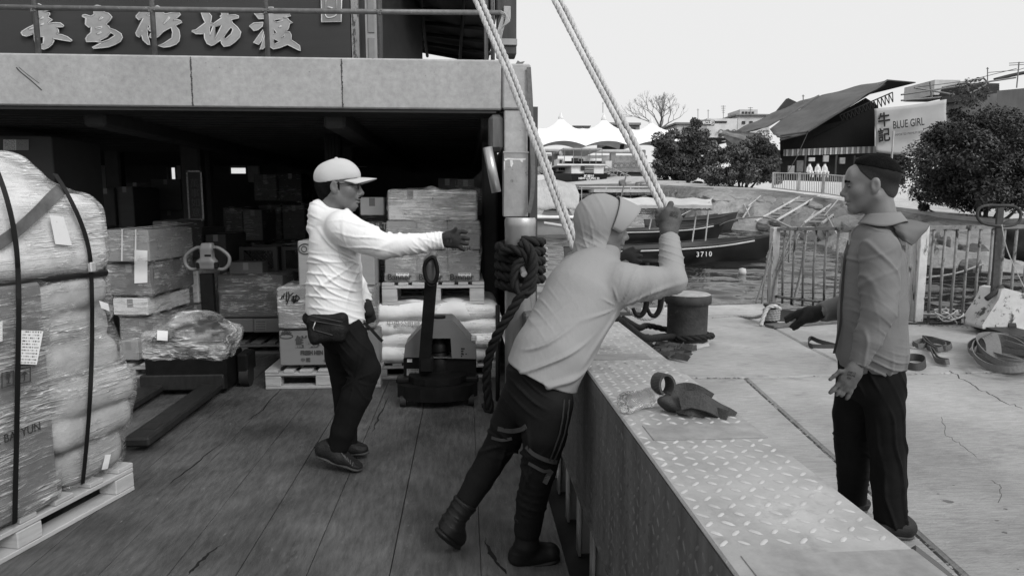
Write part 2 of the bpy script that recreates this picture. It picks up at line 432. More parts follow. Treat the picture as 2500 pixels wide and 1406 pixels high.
# ================================================================ THE FERRY (deck, bulwark, hold, upper deck)
m_deck = mat('deck_wood', .088, rough=.6, var=.45, scl=9, st=(4, .8, 1), bump=.5, bsc=40, bst=(5, .6, 1), spec=.3, big=.45, bigsc=1.9,
             spot=(.62, 13, .19, .10, (2.2, 1, 1)), spot2=(.60, 4.5, .028, .16, (1.3, .7, 1)), rvar=.15)
m_paint = mat('grey_ship_paint', .36, rough=.55, var=.2, scl=22, bump=.2, bsc=22, big=.12, bigsc=2, spot=(.635, 46, .14, .04), spot2=(.66, 9, .24, .08, (1, 1, 2.0)), spec=.4, rvar=.1)
m_paint2 = mat('scuffed_ship_paint', .27, rough=.5, var=.25, scl=9, bump=.2, bsc=30, spot=(.6, 12, .10, .08), spec=.45, rvar=.15)
m_steel = mat('worn_steel', .38, rough=.36, var=.3, scl=5, st=(1, 1, .25), bump=.1, bsc=40, metal=.6, spot=(.62, 8, .12, .1), rvar=.15)
m_dark = mat('dark_paint', .02, rough=.6, var=.3, scl=10)
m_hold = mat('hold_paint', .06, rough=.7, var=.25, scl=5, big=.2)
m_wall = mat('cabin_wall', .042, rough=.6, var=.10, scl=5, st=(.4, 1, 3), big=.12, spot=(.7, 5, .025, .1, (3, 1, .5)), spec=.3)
m_gold = mat('raised_letter', .33, rough=.45, var=.18, scl=10, spot=(.68, 12, .62, .06), bump=.15, bsc=40)
m_goldrim = mat('letter_rim', .6, rough=.5, var=.2, scl=20)
m_pipe = mat('painted_pipe', .13, rough=.42, var=.35, scl=20, spot=(.62, 30, .3, .08), bump=.2, bsc=60, spec=.5)
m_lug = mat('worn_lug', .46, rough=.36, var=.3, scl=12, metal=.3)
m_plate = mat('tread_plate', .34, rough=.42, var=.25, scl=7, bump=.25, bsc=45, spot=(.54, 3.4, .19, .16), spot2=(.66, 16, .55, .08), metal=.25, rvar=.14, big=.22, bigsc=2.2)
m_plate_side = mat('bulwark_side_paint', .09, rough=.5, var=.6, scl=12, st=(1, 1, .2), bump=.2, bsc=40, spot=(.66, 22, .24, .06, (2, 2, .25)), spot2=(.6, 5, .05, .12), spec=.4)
ferry = thing('cargo_ferry', (-1.5, 4.0, 0.0), 'grey steel cargo ferry with open hold, wooden deck and chequered plate bulwark', 'ferry')
# --- deck planks
seams = [.40, .052, -.307, -.635, -.91, -1.18, -1.45, -1.76, -2.08, -2.4, -2.74, -3.1, -3.5, -3.9, -4.4, -5.0, -5.7, -6.5, -7.4, -9.0]
for i in range(len(seams)-1):
    xa, xb = seams[i], seams[i+1]; gap = .0015 if i not in (2, 4, 6) else .006
    if i == 0: gap = .002
    o = MB().box(((xa+xb)/2, 7.4, -.04+rnd.uniform(-.0015, .0015)), (xa-xb-gap, 14.4, .08), ch=.002).build('deck_plank', m_deck, ferry)
MB().box((-4.3, 7.4, -.13), (9.4, 14.4, .08)).build('deck_frame', m_dark, ferry)
def dcrack(pts, wd, seed):
    r = random.Random(seed); pp = []; ww = []
    for (a, b) in zip(pts, pts[1:]):
        for t in np.linspace(0, 1, 7)[:-1]: pp.append(G(a[0]+(b[0]-a[0])*t+r.uniform(-3, 3), a[1]+(b[1]-a[1])*t)+np.array((0, 0, .001)))
    n = len(pp); vs = []
    for i, p in enumerate(pp):
        k = wd*math.sin(math.pi*(i+.15)/(n+.3))*r.uniform(.4, 1.2); vs += [p-np.array((k, 0, 0)), p+np.array((k, 0, 0))]
    MB().add(vs, [(2*i, 2*i+1, 2*i+3, 2*i+2) for i in range(n-1)]).build('deck_crack', mat('crack_dark', .006, rough=.9), ferry)
dcrack([(455, 1406), (475, 1385), (505, 1355), (545, 1325)], .011, 1); dcrack([(1182, 1310), (1195, 1345), (1215, 1375), (1240, 1406)], .012, 2); dcrack([(951, 963), (925, 1020), (905, 1060)], .006, 3)
dcrack([(700, 935), (640, 1000), (600, 1030)], .004, 4); dcrack([(540, 1080), (480, 1130), (400, 1190)], .005, 6)
# --- bulwark (low hollow wall of chequered plate)
BX0, BX1, BZ, BY0, BY1 = .486, .87, .78, .45, 3.78
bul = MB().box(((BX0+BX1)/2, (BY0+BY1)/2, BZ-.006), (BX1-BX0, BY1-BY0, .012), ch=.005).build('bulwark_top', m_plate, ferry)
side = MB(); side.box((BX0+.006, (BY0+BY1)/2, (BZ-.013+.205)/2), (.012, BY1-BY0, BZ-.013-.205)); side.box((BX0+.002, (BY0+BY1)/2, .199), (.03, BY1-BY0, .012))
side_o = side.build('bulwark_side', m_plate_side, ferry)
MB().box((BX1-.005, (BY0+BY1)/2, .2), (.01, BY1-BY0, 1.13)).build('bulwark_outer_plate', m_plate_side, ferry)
for i in range(11):
    y = BY0+.13+i*.335
    MB().box((BX0+.06, y, .03), (.085, .012, .34), ch=.002).build('bulwark_rib', m_paint2, ferry)
    MB().box((BX0+.02, y, .03), (.012, .07, .34), ch=.002).build('bulwark_rib', m_paint2, ferry)
MB().box((.62, 2.1, -.16), (.44, 3.4, .03)).build('gutter', m_dark, ferry)
def lugs(mb, org, ux, uy, n, wu, wv, skip=None, pitch=.041, L=.0165, Wd=.0048, H=.0040, seed=3):
    rr = random.Random(seed); org, ux, uy, n = map(Vector, (org, ux, uy, n))
    for i in range(int(wu/pitch)):
        for j in range(int(wv/pitch)):
            u = (i+.5)*pitch; v = (j+.5)*pitch
            if skip and skip(u, v): continue
            d = (ux+uy).normalized() if (i+j) % 2 else (ux-uy).normalized(); e = d.cross(n); c = org+ux*u+uy*v
            l = L*rr.uniform(.85, 1.1); h = H*rr.uniform(.6, 1.1)
            vs = [c+d*l, c+d*l*.55+e*Wd, c-d*l*.55+e*Wd, c-d*l, c-d*l*.55-e*Wd, c+d*l*.55-e*Wd, c+n*h+d*l*.4, c+n*h-d*l*.4]
            mb.add(vs, [(0, 1, 6), (1, 2, 7, 6), (2, 3, 7), (3, 4, 7), (4, 5, 6, 7), (5, 0, 6)])
# flat welded doubler plates
patches = [(.53, .865, 1.84, 1.97), (.50, .80, 2.84, 2.94), (.52, .865, 1.06, 1.20)]
def skp(u, v):
    x, y = BX0+u, BY0+v
    if any(a-.015 < x < b+.015 and c-.015 < y < d+.015 for a, b, c, d in patches): return True
    return math.sin(x*9+y*3.1)+math.sin(y*4.7-x*5+1)+.6*math.sin(y*11+x*17) > 1.75      # worn flat
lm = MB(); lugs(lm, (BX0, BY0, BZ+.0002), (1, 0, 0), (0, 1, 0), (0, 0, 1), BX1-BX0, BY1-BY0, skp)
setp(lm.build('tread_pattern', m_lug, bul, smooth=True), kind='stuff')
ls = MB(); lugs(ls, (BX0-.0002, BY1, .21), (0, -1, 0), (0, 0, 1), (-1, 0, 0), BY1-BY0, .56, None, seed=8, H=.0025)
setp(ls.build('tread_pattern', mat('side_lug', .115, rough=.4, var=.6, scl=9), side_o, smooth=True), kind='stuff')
for (a, b, c, d) in patches:
    MB().box(((a+b)/2, (c+d)/2, BZ+.001), (b-a, d-c, .003), ch=.001).build('patch_plate', mat('dark_patch', .23, rough=.5, var=.3, scl=14, spot=(.68, 12, .05, .05), bump=.15), bul)
MB().box((.60, 4.12, .32), (.30, .62, .82), ch=.012).build('fender_block', m_paint2, ferry)
MB().box((.56, 4.75, .32), (.34, .55, .78), ch=.012).build('fender_block', m_plate_side, ferry)
# --- corner post, bitt pipe and front beam
BY = 5.0
zt, zb = 2.455, 2.108
beam = MB().box((-2.62, BY+.15, (zt+zb)/2), (5.78, .30, zt-zb), ch=.012).build('front_beam', m_paint, ferry, auto=40)
MB().box((-2.62, BY+.15, zb-.012), (5.7, .26, .02)).build('beam_lip', m_dark, beam)
for px in (468, 835):
    x = P(px, 200, BY)[0]; sm = MB()
    for k in range(26):
        z = zb+.015+(zt-zb-.03)*k/25; sm.box((x+rnd.uniform(-.002, .002), BY-.001, z), (rnd.uniform(.006, .013), .006, .012), ch=.002)
    sm.build('weld_seam', mat('weld_rust', .075, rough=.8, var=.5, scl=40), beam)
sc1 = MB(); pth = [P(40+62*t, 165+56*(t**.8)+(-4*math.sin(t*3.1)), BY-.002) for t in np.linspace(0, 1, 14)]
sc1.strip(catmull(pth, 2), (0, 1, 0), .0016, .006); pth2 = [P(46+50*t, 164+40*(t**.9), BY-.0015) for t in np.linspace(0, 1, 10)]; sc1.strip(pth2, (0, 1, 0), .0012, .0025)
sc1.build('scrape_mark', mat('scrape', .06, rough=.9), beam)
def pxX(px, Y): return P(px, 400, Y)[0]
xa, xb = pxX(1229, BY), pxX(1290, BY)
post = MB().box(((xa+xb)/2, BY+.13, (1.345+zb)/2), (xb-xa-.012, .26, zb-1.345-.002), ch=.008).build('corner_post', m_paint, ferry)
MB().box(((xa+xb)/2+.004, BY+.12, (zt+zb)/2-.012), (xb-xa+.02, .27, zt-zb-.03), ch=.012).build('post_head', m_paint, ferry)
MB().box(((xa+xb)/2, BY-.003, 1.58), (xb-xa-.004, .006, .46), ch=.002).build('doubler_plate', m_paint2, post)
MB().box(((xa+xb)/2, BY-.004, 1.81), (xb-xa+.006, .012, .012), ch=.002).build('weld_seam', m_steel, post)
def fl(pts): MB().prism([P(x, y, BY-.008) for x, y in pts], (0, .002, 0)).build('paint_flake', mat('flake', .62, rough=.8, var=.3, scl=30), post)
fl([(1231, 388), (1240, 386), (1262, 388), (1284, 387), (1283, 391), (1260, 391), (1240, 390), (1233, 393)]); fl([(1245, 391), (1251, 391), (1253, 400), (1249, 409), (1246, 404)]); fl([(1270, 391), (1277, 391), (1276, 397), (1271, 395)]); fl([(1230, 394), (1233, 395), (1233, 414), (1230, 416)])
cx = (pxX(1232, 4.72)+pxX(1310, 4.72))/2; cr = (pxX(1310, 4.72)-pxX(1232, 4.72))/2
zc = P(1270, 532, 4.72)[2]; BITT = (cx, cr, zc)
bitt = MB().lathe((cx, 4.74, 0), [(0, zc), (cr*.93, zc), (cr, zc-.012), (cr, zc-.06), (cr*.985, zc-.065), (cr*.985, .0)], 36).build('bitt_pipe', m_steel, ferry, auto=40)
pin = MB().tube([(cx-.02, 4.55, zc-.30), (cx+.0, 4.42, zc-.36)], .021, 12).build('bitt_pin', mat('bright_steel', .6, rough=.3, metal=.8), bitt, auto=50)
MB().tube([P(1190, 360, 4.95), P(1212, 470, 4.95)], .035, 12).build('brace_pipe', m_steel, ferry, smooth=True)
MB().box((xa-.05, 5.1, zb-.16), (.11, .2, .26), ch=.03).build('corner_bracket', m_plate_side, ferry)
MB().tube([P(1215, 745, 4.9), P(1215, 1010, 4.9)], .016, 8).build('hose', m_dark, ferry, smooth=True)
strap = [P(1291, 165, 4.97), P(1296, 250, 4.95), P(1298, 330, 4.95), P(1302, 430, 4.95), P(1297, 490, 4.95), P(1290, 520, 4.95)]
MB().strip(catmull(strap, 5), (1, 0, 0), .030, .005).build('webbing_strap', mat('old_webbing', .12, rough=.9, var=.3, scl=30), ferry)
# --- hold: ceiling, side walls, frames and portholes
cz = zb+.0
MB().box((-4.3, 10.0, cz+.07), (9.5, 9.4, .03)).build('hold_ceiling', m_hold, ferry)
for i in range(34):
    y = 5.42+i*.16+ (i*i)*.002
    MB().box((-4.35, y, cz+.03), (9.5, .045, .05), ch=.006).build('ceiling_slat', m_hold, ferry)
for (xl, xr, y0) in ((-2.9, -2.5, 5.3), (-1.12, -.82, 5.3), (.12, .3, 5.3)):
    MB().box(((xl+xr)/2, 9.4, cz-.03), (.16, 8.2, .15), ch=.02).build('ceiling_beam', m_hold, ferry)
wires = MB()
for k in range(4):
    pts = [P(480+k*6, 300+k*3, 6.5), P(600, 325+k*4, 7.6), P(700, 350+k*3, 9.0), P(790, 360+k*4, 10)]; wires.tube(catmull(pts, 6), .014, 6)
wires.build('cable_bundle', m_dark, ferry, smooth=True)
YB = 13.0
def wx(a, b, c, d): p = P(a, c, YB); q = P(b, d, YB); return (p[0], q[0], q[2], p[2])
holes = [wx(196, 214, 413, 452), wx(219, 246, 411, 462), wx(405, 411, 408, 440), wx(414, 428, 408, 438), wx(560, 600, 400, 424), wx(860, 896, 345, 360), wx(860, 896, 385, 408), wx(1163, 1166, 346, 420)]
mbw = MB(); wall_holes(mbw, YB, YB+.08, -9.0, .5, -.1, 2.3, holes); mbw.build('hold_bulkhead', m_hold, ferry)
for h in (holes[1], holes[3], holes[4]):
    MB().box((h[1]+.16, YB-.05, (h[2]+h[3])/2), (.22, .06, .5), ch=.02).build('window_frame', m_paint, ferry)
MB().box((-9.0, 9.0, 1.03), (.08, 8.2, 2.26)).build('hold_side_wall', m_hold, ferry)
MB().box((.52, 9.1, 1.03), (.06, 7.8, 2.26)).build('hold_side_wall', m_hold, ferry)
for (px, y, wd) in ((470, 8.0, .22), (505, 8.3, .1), (815, 7.2, .16), (845, 8.6, .2), (1195, 6.4, .14), (280, 9.5, .2)):
    MB().box((P(px, 400, y)[0], y, 1.05), (wd, .16, 2.2), ch=.02).build('hold_pillar', m_hold, ferry)
for k in range(3):
    MB().tube([(P(800+k*8, 400, 6.9)[0], 6.9, .2), (P(800+k*8, 400, 6.9)[0], 6.9, 2.2)], .018, 8).build('conduit', m_hold, ferry, smooth=True)
plq_c = P(478, 478, 7.85)
pl = MB().box(plq_c, (.17, .03, .56), ch=.006).build('couplet_plaque', mat('plaque_red', .03, rough=.4), ferry)
fr = MB()
for sx in (-1, 1): fr.box(plq_c+np.array((sx*.075, -.018, 0)), (.018, .006, .55))
for sz in (-1, 1): fr.box(plq_c+np.array((0, -.018, sz*.266)), (.166, .006, .02))
fr.build('plaque_border', mat('gilt', .22, rough=.35, var=.8, scl=90, metal=.6), pl)
put_text('plaque_lettering', '萬\n事\n如\n意', .105, plq_c+np.array((0, -.019, -.03)), (1, 0, 0), (0, 0, 1), mat('gilt_dim', .10, rough=.5, metal=.3), pl)
# --- upper deck: cabin front with raised characters, rail, side wall and awning
YS = 5.75
sgl = P(-160, 0, YS)[0]; sgr = P(855, 60, YS)[0]
cab = MB().box(((sgl+sgr)/2, YS+.03, 3.4), (sgr-sgl, .06, 1.9)).build('cabin_front', m_wall, ferry)
MB().box((-3.3, 7.35, zt+.0), (7.4, 4.0, .05)).build('upper_deck', m_hold, ferry)
S1 = 5.952
chars = [
 (30, [[(320,60),(385,60),(440,90),(545,110),(560,150),(450,175),(545,195),(540,225),(520,235),(525,260),(580,290),(525,335),(525,350),(620,335),(700,340),(745,375),(735,398),(645,398),(670,440),(672,480),(640,500),(720,510),(800,540),(868,590),(850,610),(700,585),(600,565),(605,600),(580,650),(530,695),(460,725),(400,705),(350,650),(330,590),(322,490),(270,515),(205,535),(150,520),(132,485),(150,460),(230,410),(325,365),(322,270)],
       [(400,540),(460,545),(455,640),(410,660),(390,600)], [(240,430),(340,390),(345,402),(250,440)], [(400,280),(450,250),(455,262),(405,292)], [(400,366),(460,345),(462,356),(404,376)]]),
 (30, [[(1185,100),(1235,82),(1290,95),(1330,125),(1330,180),(1400,200),(1448,250),(1420,300),(1360,355),(1400,385),(1415,415),(1500,445),(1580,495),(1600,550),(1570,610),(1500,650),(1400,690),(1260,705),(1180,712),(1165,695),(1290,630),(1220,612),(1080,615),(1068,570),(1100,520),(1145,480),(1150,400),(1110,405),(1065,365),(1070,270),(1020,250),(1030,225),(1060,217),(1150,245),(1190,215)],
       [(1430,480),(1495,520),(1400,585),(1300,620),(1275,590),(1380,540)], [(1210,410),(1305,392),(1305,412),(1215,435)], [(1255,290),(1300,255),(1320,260),(1270,300)], [(1230,495),(1290,470),(1295,482),(1240,508)]]),
 (30, [[(1800,240),(1850,185),(1880,110),(1930,115),(1990,150),(2090,130),(2085,100),(2110,90),(2170,120),(2190,190),(2230,210),(2320,190),(2420,185),(2445,215),(2400,260),(2340,305),(2400,290),(2450,310),(2465,330),(2370,375),(2420,440),(2435,520),(2425,600),(2380,650),(2290,685),(2200,695),(2120,670),(2200,640),(2320,560),(2330,480),(2310,405),(2195,465),(2125,535),(2060,580),(1995,545),(2010,500),(2050,470),(1990,455),(1972,425),(2000,400),(1975,360),(1958,440),(1965,520),(1990,600),(2000,660),(1970,655),(1900,590),(1880,520),(1850,550),(1810,530),(1795,490),(1830,420),(1900,275),(1840,300),(1800,260)],
       [(2010,290),(2060,285),(2055,305),(2012,312)], [(1955,230),(2000,195),(2030,200),(1985,240)], [(2195,350),(2280,250),(2290,260),(2210,355)]]),
 (440, [[(280,120),(380,150),(455,240),(440,330),(485,350),(600,265),(580,245),(610,215),(555,150),(700,150),(690,230),(800,222),(850,240),(845,268),(745,290),(760,340),(830,400),(880,470),(865,545),(790,620),(720,670),(635,685),(600,640),(590,590),(485,660),(450,670),(390,640),(355,570),(348,490),(325,500),(230,500),(170,465),(180,448),(230,440),(365,335),(330,270)],
       [(740,400),(765,440),(740,500),(660,575),(630,540),(680,470)], [(430,400),(478,385),(432,520),(422,480)], [(502,395),(600,378),(508,570)]]),
 (440, [[(1065,185),(1110,200),(1210,205),(1275,240),(1260,275),(1140,282)], [(1005,385),(1070,340),(1205,330),(1195,385),(1130,440),(1070,455)], [(1205,440),(1212,470),(1185,590),(1140,655),(1065,625),(1135,530)],
       [(1285,285),(1290,110),(1350,110),(1360,200),(1450,200),(1580,195),(1608,235),(1500,265),(1560,270),(1580,300),(1632,335),(1590,350),(1575,410),(1560,440),(1520,468),(1590,470),(1612,510),(1610,585),(1680,630),(1735,670),(1748,745),(1720,735),(1560,655),(1450,700),(1355,720),(1260,660),(1200,720),(1155,730),(1200,600),(1225,520),(1250,420)],
       [(1360,300),(1440,285),(1495,300),(1400,330)], [(1360,425),(1405,488),(1358,500)], [(1360,570),(1440,610),(1360,655)], [(1520,515),(1520,550),(1470,545)], [(1430,395),(1470,375),(1475,385),(1440,408)]])]
for (ox, loops) in chars:
    L2 = [[(x/S1+ox, y/S1) for x, y in lp] for lp in loops]
    def t3(x, y, h, off=YS-.016): q = P(x, y, off); return (q[0], q[1]-h, q[2])
    o = link_mesh('sign_character', outline_mesh(L2, t3, .014), m_gold, cab)
    rim = MB()
    for lp in L2:
        pts = [P(x, y, YS-.030) for x, y in lp]; rim.tube(pts, .0042, 5, closed=True)
    rim.build('character_rim', m_goldrim, o, smooth=True)
def q3(x, y, h): q = P(x, y, YS-.01); return (q[0], q[1]-h, q[2])
seal = link_mesh('seal_plaque', outline_mesh([[(783, -60), (835, -60), (833, 54), (785, 55)]], q3, .008), mat('seal_grey', .2, rough=.5), cab)
rim = MB(); rim.tube([P(x, y, YS-.02) for x, y in ((783, -60), (835, -60), (833, 54), (785, 55))], .006, 5, closed=True)
rim.tube(catmull([P(x, y, YS-.02) for x, y in ((792, 30), (797, 42), (806, 44), (818, 40), (822, 34))], 4), .005, 5)
rim.tube([P(x, y, YS-.02) for x, y in ((796, -40), (795, 22))], .006, 5); rim.tube([P(x, y, YS-.02) for x, y in ((822, -40), (822, 24))], .005, 5)
rim.tube([P(x, y, YS-.02) for x, y in ((800, 18), (812, 21))], .006, 5); rim.build('seal_rim', m_goldrim, seal, smooth=True)
YR = 5.06
for (xa_, xb_) in ((-60, 1225),):
    rail = MB().tube([P(-60, 17.5, YR), P(400, 24, YR), P(800, 28.5, YR), P(1222, 32, YR)], .0185, 12).build('hand_rail', m_pipe, ferry, smooth=True)
MB().tube([P(-60, -190, YR), P(1222, -170, YR)], .0185, 10).build('hand_rail', m_pipe, ferry, smooth=True)
for px in (108, 388, 660, 930):
    b = P(px, 145, YR+.06)[0]; MB().tube([(b, YR+.002, zt-.01), (b, YR+.002, 3.6)], .017, 12).build('rail_stanchion', m_pipe, ferry, smooth=True)
    wl = MB(); c = P(px, 22+px*.0115, YR)
    for k in range(7): wl.box((b+rnd.uniform(-.02, .02), YR-.015, c[2]+rnd.uniform(-.02, .02)), (.012, .012, .012), rz=k, ch=.004)
    wl.build('weld_bead', m_pipe, rail)
xs = P(855, 80, YS)[0]
cabs = MB().box((xs+.03, YS+1.6, 3.4), (.05, 3.1, 1.9)).build('cabin_side', m_wall, ferry)
for (pa, pb, mm) in ((858, 876, 'flaked_paint'),):
    p0 = P(pa, 80, YS)[0]; p1 = P(pb, 80, YS)[0]
    MB().box(((p0+p1)/2, YS+.02, 3.4), (p1-p0-.004, .04, 1.8)).build('door_jamb', mat('flaked_paint', .28, rough=.8, var=.4, scl=8, st=(1, 1, .3), spot=(.52, 14, .06, .05, (2, 2, .7)), bump=.4, bsc=30), ferry)
p0 = P(893, 80, YS+.1)[0]; p1 = P(921, 80, YS+.1)[0]
door = MB().box(((p0+p1)/2, YS+.1, 3.4), (p1-p0, .035, 1.8)).build('folded_door', mat('door_paint', .30, rough=.6, var=.2, scl=6, spot=(.65, 9, .1, .1)), ferry)
for (a, b) in ((P(0, 60, YS)[2], P(0, -40, YS)[2]), (P(0, 130, YS)[2], P(0, 72, YS)[2])):
    MB().box(((p0+p1)/2, YS+.08, (a+b)/2), ((p1-p0)*.6, .012, abs(b-a)), ch=.004).build('door_panel', mat('door_panel_paint', .22, rough=.6), door)
p0 = P(936, 80, YS+.3)[0]; p1 = P(1030, 80, YS+1.2)[0]
MB().prism([(p0, YS+.25, zt), (p1, YS+1.2, zt), (p1, YS+1.2, 4.2), (p0, YS+.25, 4.2)], (.0, .05, 0)).build('cabin_side', m_dark, ferry)
def aw(px, py, Y): return Vector(P(px, py, Y))
AW = [aw(1000, -60, 6.3), aw(1230, -60, 5.9), aw(1192, 152, 7.6), aw(1028, 122, 8.4)]
MB().prism(AW, (0, 0, .03)).build('awning_sheet', mat('awning_under', .085, rough=.7, var=.3, scl=4), ferry)
for t in (.12, .34, .52, .68, .83, .97):
    a = AW[0].lerp(AW[3], t); b = AW[1].lerp(AW[2], t); MB().tube([a-V(0, 0, .03), b-V(0, 0, .03)], .022, 8).build('awning_batten', m_dark, ferry, smooth=True)
for t in (.1, .6):
    a = AW[0].lerp(AW[1], t); b = AW[3].lerp(AW[2], t); MB().tube([a-V(0, 0, .06), b-V(0, 0, .06)], .018, 8).build('awning_batten', m_dark, ferry, smooth=True)
for (px, Y) in ((1187, 5.3), (1203, 5.35)):
    b = P(px, 100, Y)[0]; MB().tube([(b, Y, zt), (b, Y, 3.5)], .016, 8).build('awning_pole', mat('galvanised', .35, rough=.4, metal=.5, var=.2), ferry, smooth=True)
p0 = P(1214, 80, 5.08)[0]; p1 = P(1261, 80, 5.08)[0]
up = MB().box(((p0+p1)/2, 5.17, 3.05), (p1-p0, .18, 1.08), ch=.006).build('upper_post', mat('dark_timber', .055, rough=.7, var=.4, scl=5, st=(4, 4, .4), spot=(.7, 12, .02, .05)), ferry)
MB().box(((p0+p1)/2, 5.165, P(0, 84, 5.08)[2]), (p1-p0+.008, .2, .045), ch=.003).build('post_band', mat('band_metal', .3, rough=.5, metal=.4), up)
MB().box((P(1238, 33, 5.08)[0], 5.07, P(1238, 33, 5.08)[2]), (.05, .012, .09), ch=.003).build('rail_flange', m_paint, up)
tie = MB()
for k in range(5):
    q = [P(1228+rnd.uniform(-6, 6), 28+k*4, 5.0), P(1236+k*2, 40+k*3, 4.98), P(1226-k*3, 80, 5.0), P(1218-k*2, 118+k*2, 5.02), P(1212+k*4, 90-k*9, 5.0), P(1228, 36, 5.0)]
    tie.tube(catmull(q, 5), .0055, 5)
tie.build('tied_cord', mat('cord_grey', .35, rough=.9, var=.3, scl=40), up, smooth=True)
MB().prism([P(1258, 158, 5.1), P(1264, 148, 5.1), P(1270, 152, 5.1), P(1281, 150, 5.1), P(1270, 160, 5.1), P(1279, 180, 5.1), P(1262, 163, 5.1)], (0, .04, 0)).build('bent_bracket', m_pipe, ferry)
# ================================================================ WATER, QUAY
def water_mat():
    m = bpy.data.materials.new('harbour_water'); m.use_nodes = True; nt = m.node_tree; nt.nodes.clear()
    out = _n(nt, 'ShaderNodeOutputMaterial'); b = _n(nt, 'ShaderNodeBsdfPrincipled'); nt.links.new(b.outputs[0], out.inputs[0])
    b.inputs['Base Color'].default_value = (.02, .02, .02, 1); b.inputs['Roughness'].default_value = .04; b.inputs['IOR'].default_value = 1.5
    v = _coords(nt, (.55, 1.25, 1))
    h = _math(nt, 'ADD', _math(nt, 'MULTIPLY', _noise(nt, v, 1.5, 4, .55, .8), 1.0), _math(nt, 'MULTIPLY', _noise(nt, _coords(nt, (.7, 1.2, 1)), 7.0, 3, .5, .3), .28))
    bp = _n(nt, 'ShaderNodeBump'); bp.inputs['Strength'].default_value = .5; bp.inputs['Distance'].default_value = .05
    nt.links.new(h, bp.inputs['Height']); nt.links.new(bp.outputs[0], b.inputs['Normal']); return m
az = np.radians(np.concatenate([np.linspace(-180, -9, 24)[:-1], np.linspace(-9, 47, 430), np.linspace(47, 180, 20)[1:]]))
ds = np.concatenate([6.0*np.exp(np.arange(0, 430)*.0056), 6.0*np.exp(430*.0056)*np.exp(np.linspace(.05, 2.3, 22))])
AA, DD = np.meshgrid(az, ds, indexing='ij'); X_ = DD*np.sin(AA); Y_ = DD*np.cos(AA); rw = np.random.RandomState(12); H_ = np.zeros_like(X_)
for k in range(34):                               # many short crossing ripples
    wl = .20*1.066**k; th = rw.normal(0, .38)+(math.pi/2 if k % 3 else 1.25); kx, ky = math.cos(th)*2*math.pi/wl, math.sin(th)*2*math.pi/wl
    ph = kx*X_+ky*Y_+rw.rand()*6.28+.9*np.sin(X_*.8+rw.rand()*6)+.9*np.sin(Y_*.6+rw.rand()*6); H_ += .0062*wl**.9*(np.sin(ph)+.25*np.cos(2*ph))*np.clip(1.6-DD*(.02/wl), 0, 1)
H_ *= np.clip((260-DD)/200, 0, 1)
Z_ = WZ0+WT*Y_+H_; na, nd = AA.shape; ii = np.arange(na*nd).reshape(na, nd)
me_w = fast_mesh('water', np.stack([X_, Y_, Z_], -1).reshape(-1, 3), np.stack([ii[:-1, :-1], ii[:-1, 1:], ii[1:, 1:], ii[1:, :-1]], -1).reshape(-1, 4)[:, ::-1])
setp(link_mesh('water', me_w, water_mat(), None, True), kind='structure')
QZ = -.06
m_conc = mat('quay_concrete', .385, rough=.85, var=.26, scl=12, st=(.8, 6, 1), bump=.9, bsc=60, bst=(.7, 6, 1), big=.24, bigsc=.9, spec=.2,
             spot=(.55, 2.2, .17, .26, (1, 1.5, 1)), spot2=(.655, 34, .14, .05, (1, 1.6, 1)))
m_conc2 = mat('quay_edge_concrete', .40, rough=.85, var=.2, scl=9, bump=.6, bsc=40, big=.2, bigsc=1.3, spot=(.62, 6, .12, .1))
m_joint = mat('joint_dirt', .025, rough=.95, var=.6, scl=40, bump=.8, bsc=60, spot=(.66, 40, .3, .05))
quay = setp(MB().prism([(.9, -3, QZ-.06), (14, -3, QZ-.06), (14, 7.6, QZ-.06), G(2500, 760, QZ)-np.array((0, 0, .06)), G(2240, 778, QZ)-np.array((0, 0, .06)), G(1870, 742, QZ)-np.array((0, 0, .06)), G(1570, 752, QZ)-np.array((0, 0, .06)), (.9, 9.6, QZ-.06)], (0, 0, -1.9)).build('quay', m_joint), kind='structure')
def gq(px, py): return G(px, py, QZ)
J = gq(1812, 921); A_ = gq(1650, 921); R_ = gq(2500, 906); F0 = gq(1905, 820); F1 = gq(1850, 790)
B_ = gq(2050, 1150); C_ = gq(2345, 1406)
dirv = (C_-J); dirv /= dirv[1]; D_ = J+dirv*(-4.5-J[1])
E1 = gq(1565, 770); E2 = gq(1868, 768); E3 = gq(2236, 792); E4 = gq(2500, 788)
XL = .905
def xl(y): return np.array((XL, y, QZ))
slabs = [
 [xl(-4.5), D_, J+dirv*.0, A_, xl(A_[1])],                        # strip beside the bulwark
 [D_, (14, -4.5, QZ), (14, R_[1], QZ), R_, J],
 [xl(A_[1]), A_, J, gq(2105, 914), gq(1977, 848), gq(1892, 802), gq(1872, 786), E2, E1, xl(E1[1])],
 [gq(2105, 914), R_, (14, R_[1], QZ), (14, 7.9, QZ), E4, E3, gq(2100, 789), gq(1880, 784), gq(1892, 802), gq(1977, 848)],
]
for k, s in enumerate(slabs):
    s = [np.array(p, float) for p in s]; c = sum(s)/len(s); t = []
    for p in s:
        d = c-p; d[2] = 0; l = np.linalg.norm(d); t.append(p+d/l*(.034 if k < 2 else .007))
    s2 = MB()
    n = len(t); top = [tuple(p+np.array((0, 0, .0))) for p in t]
    inn = []
    for p in t:
        d = c-p; d[2] = 0; inn.append(p+d/np.linalg.norm(d)*.02)
    low = [(p[0], p[1], QZ-.012) for p in top]; bot = [(p[0], p[1], QZ-.058) for p in top]
    s2.add([tuple(p) for p in inn]+low+bot, [tuple(range(n))]+[(i, (i+1) % n, n+(i+1) % n, n+i) for i in range(n)]+[(n+i, n+(i+1) % n, 2*n+(i+1) % n, 2*n+i) for i in range(n)])
    s2.build('concrete_slab', m_conc, quay)
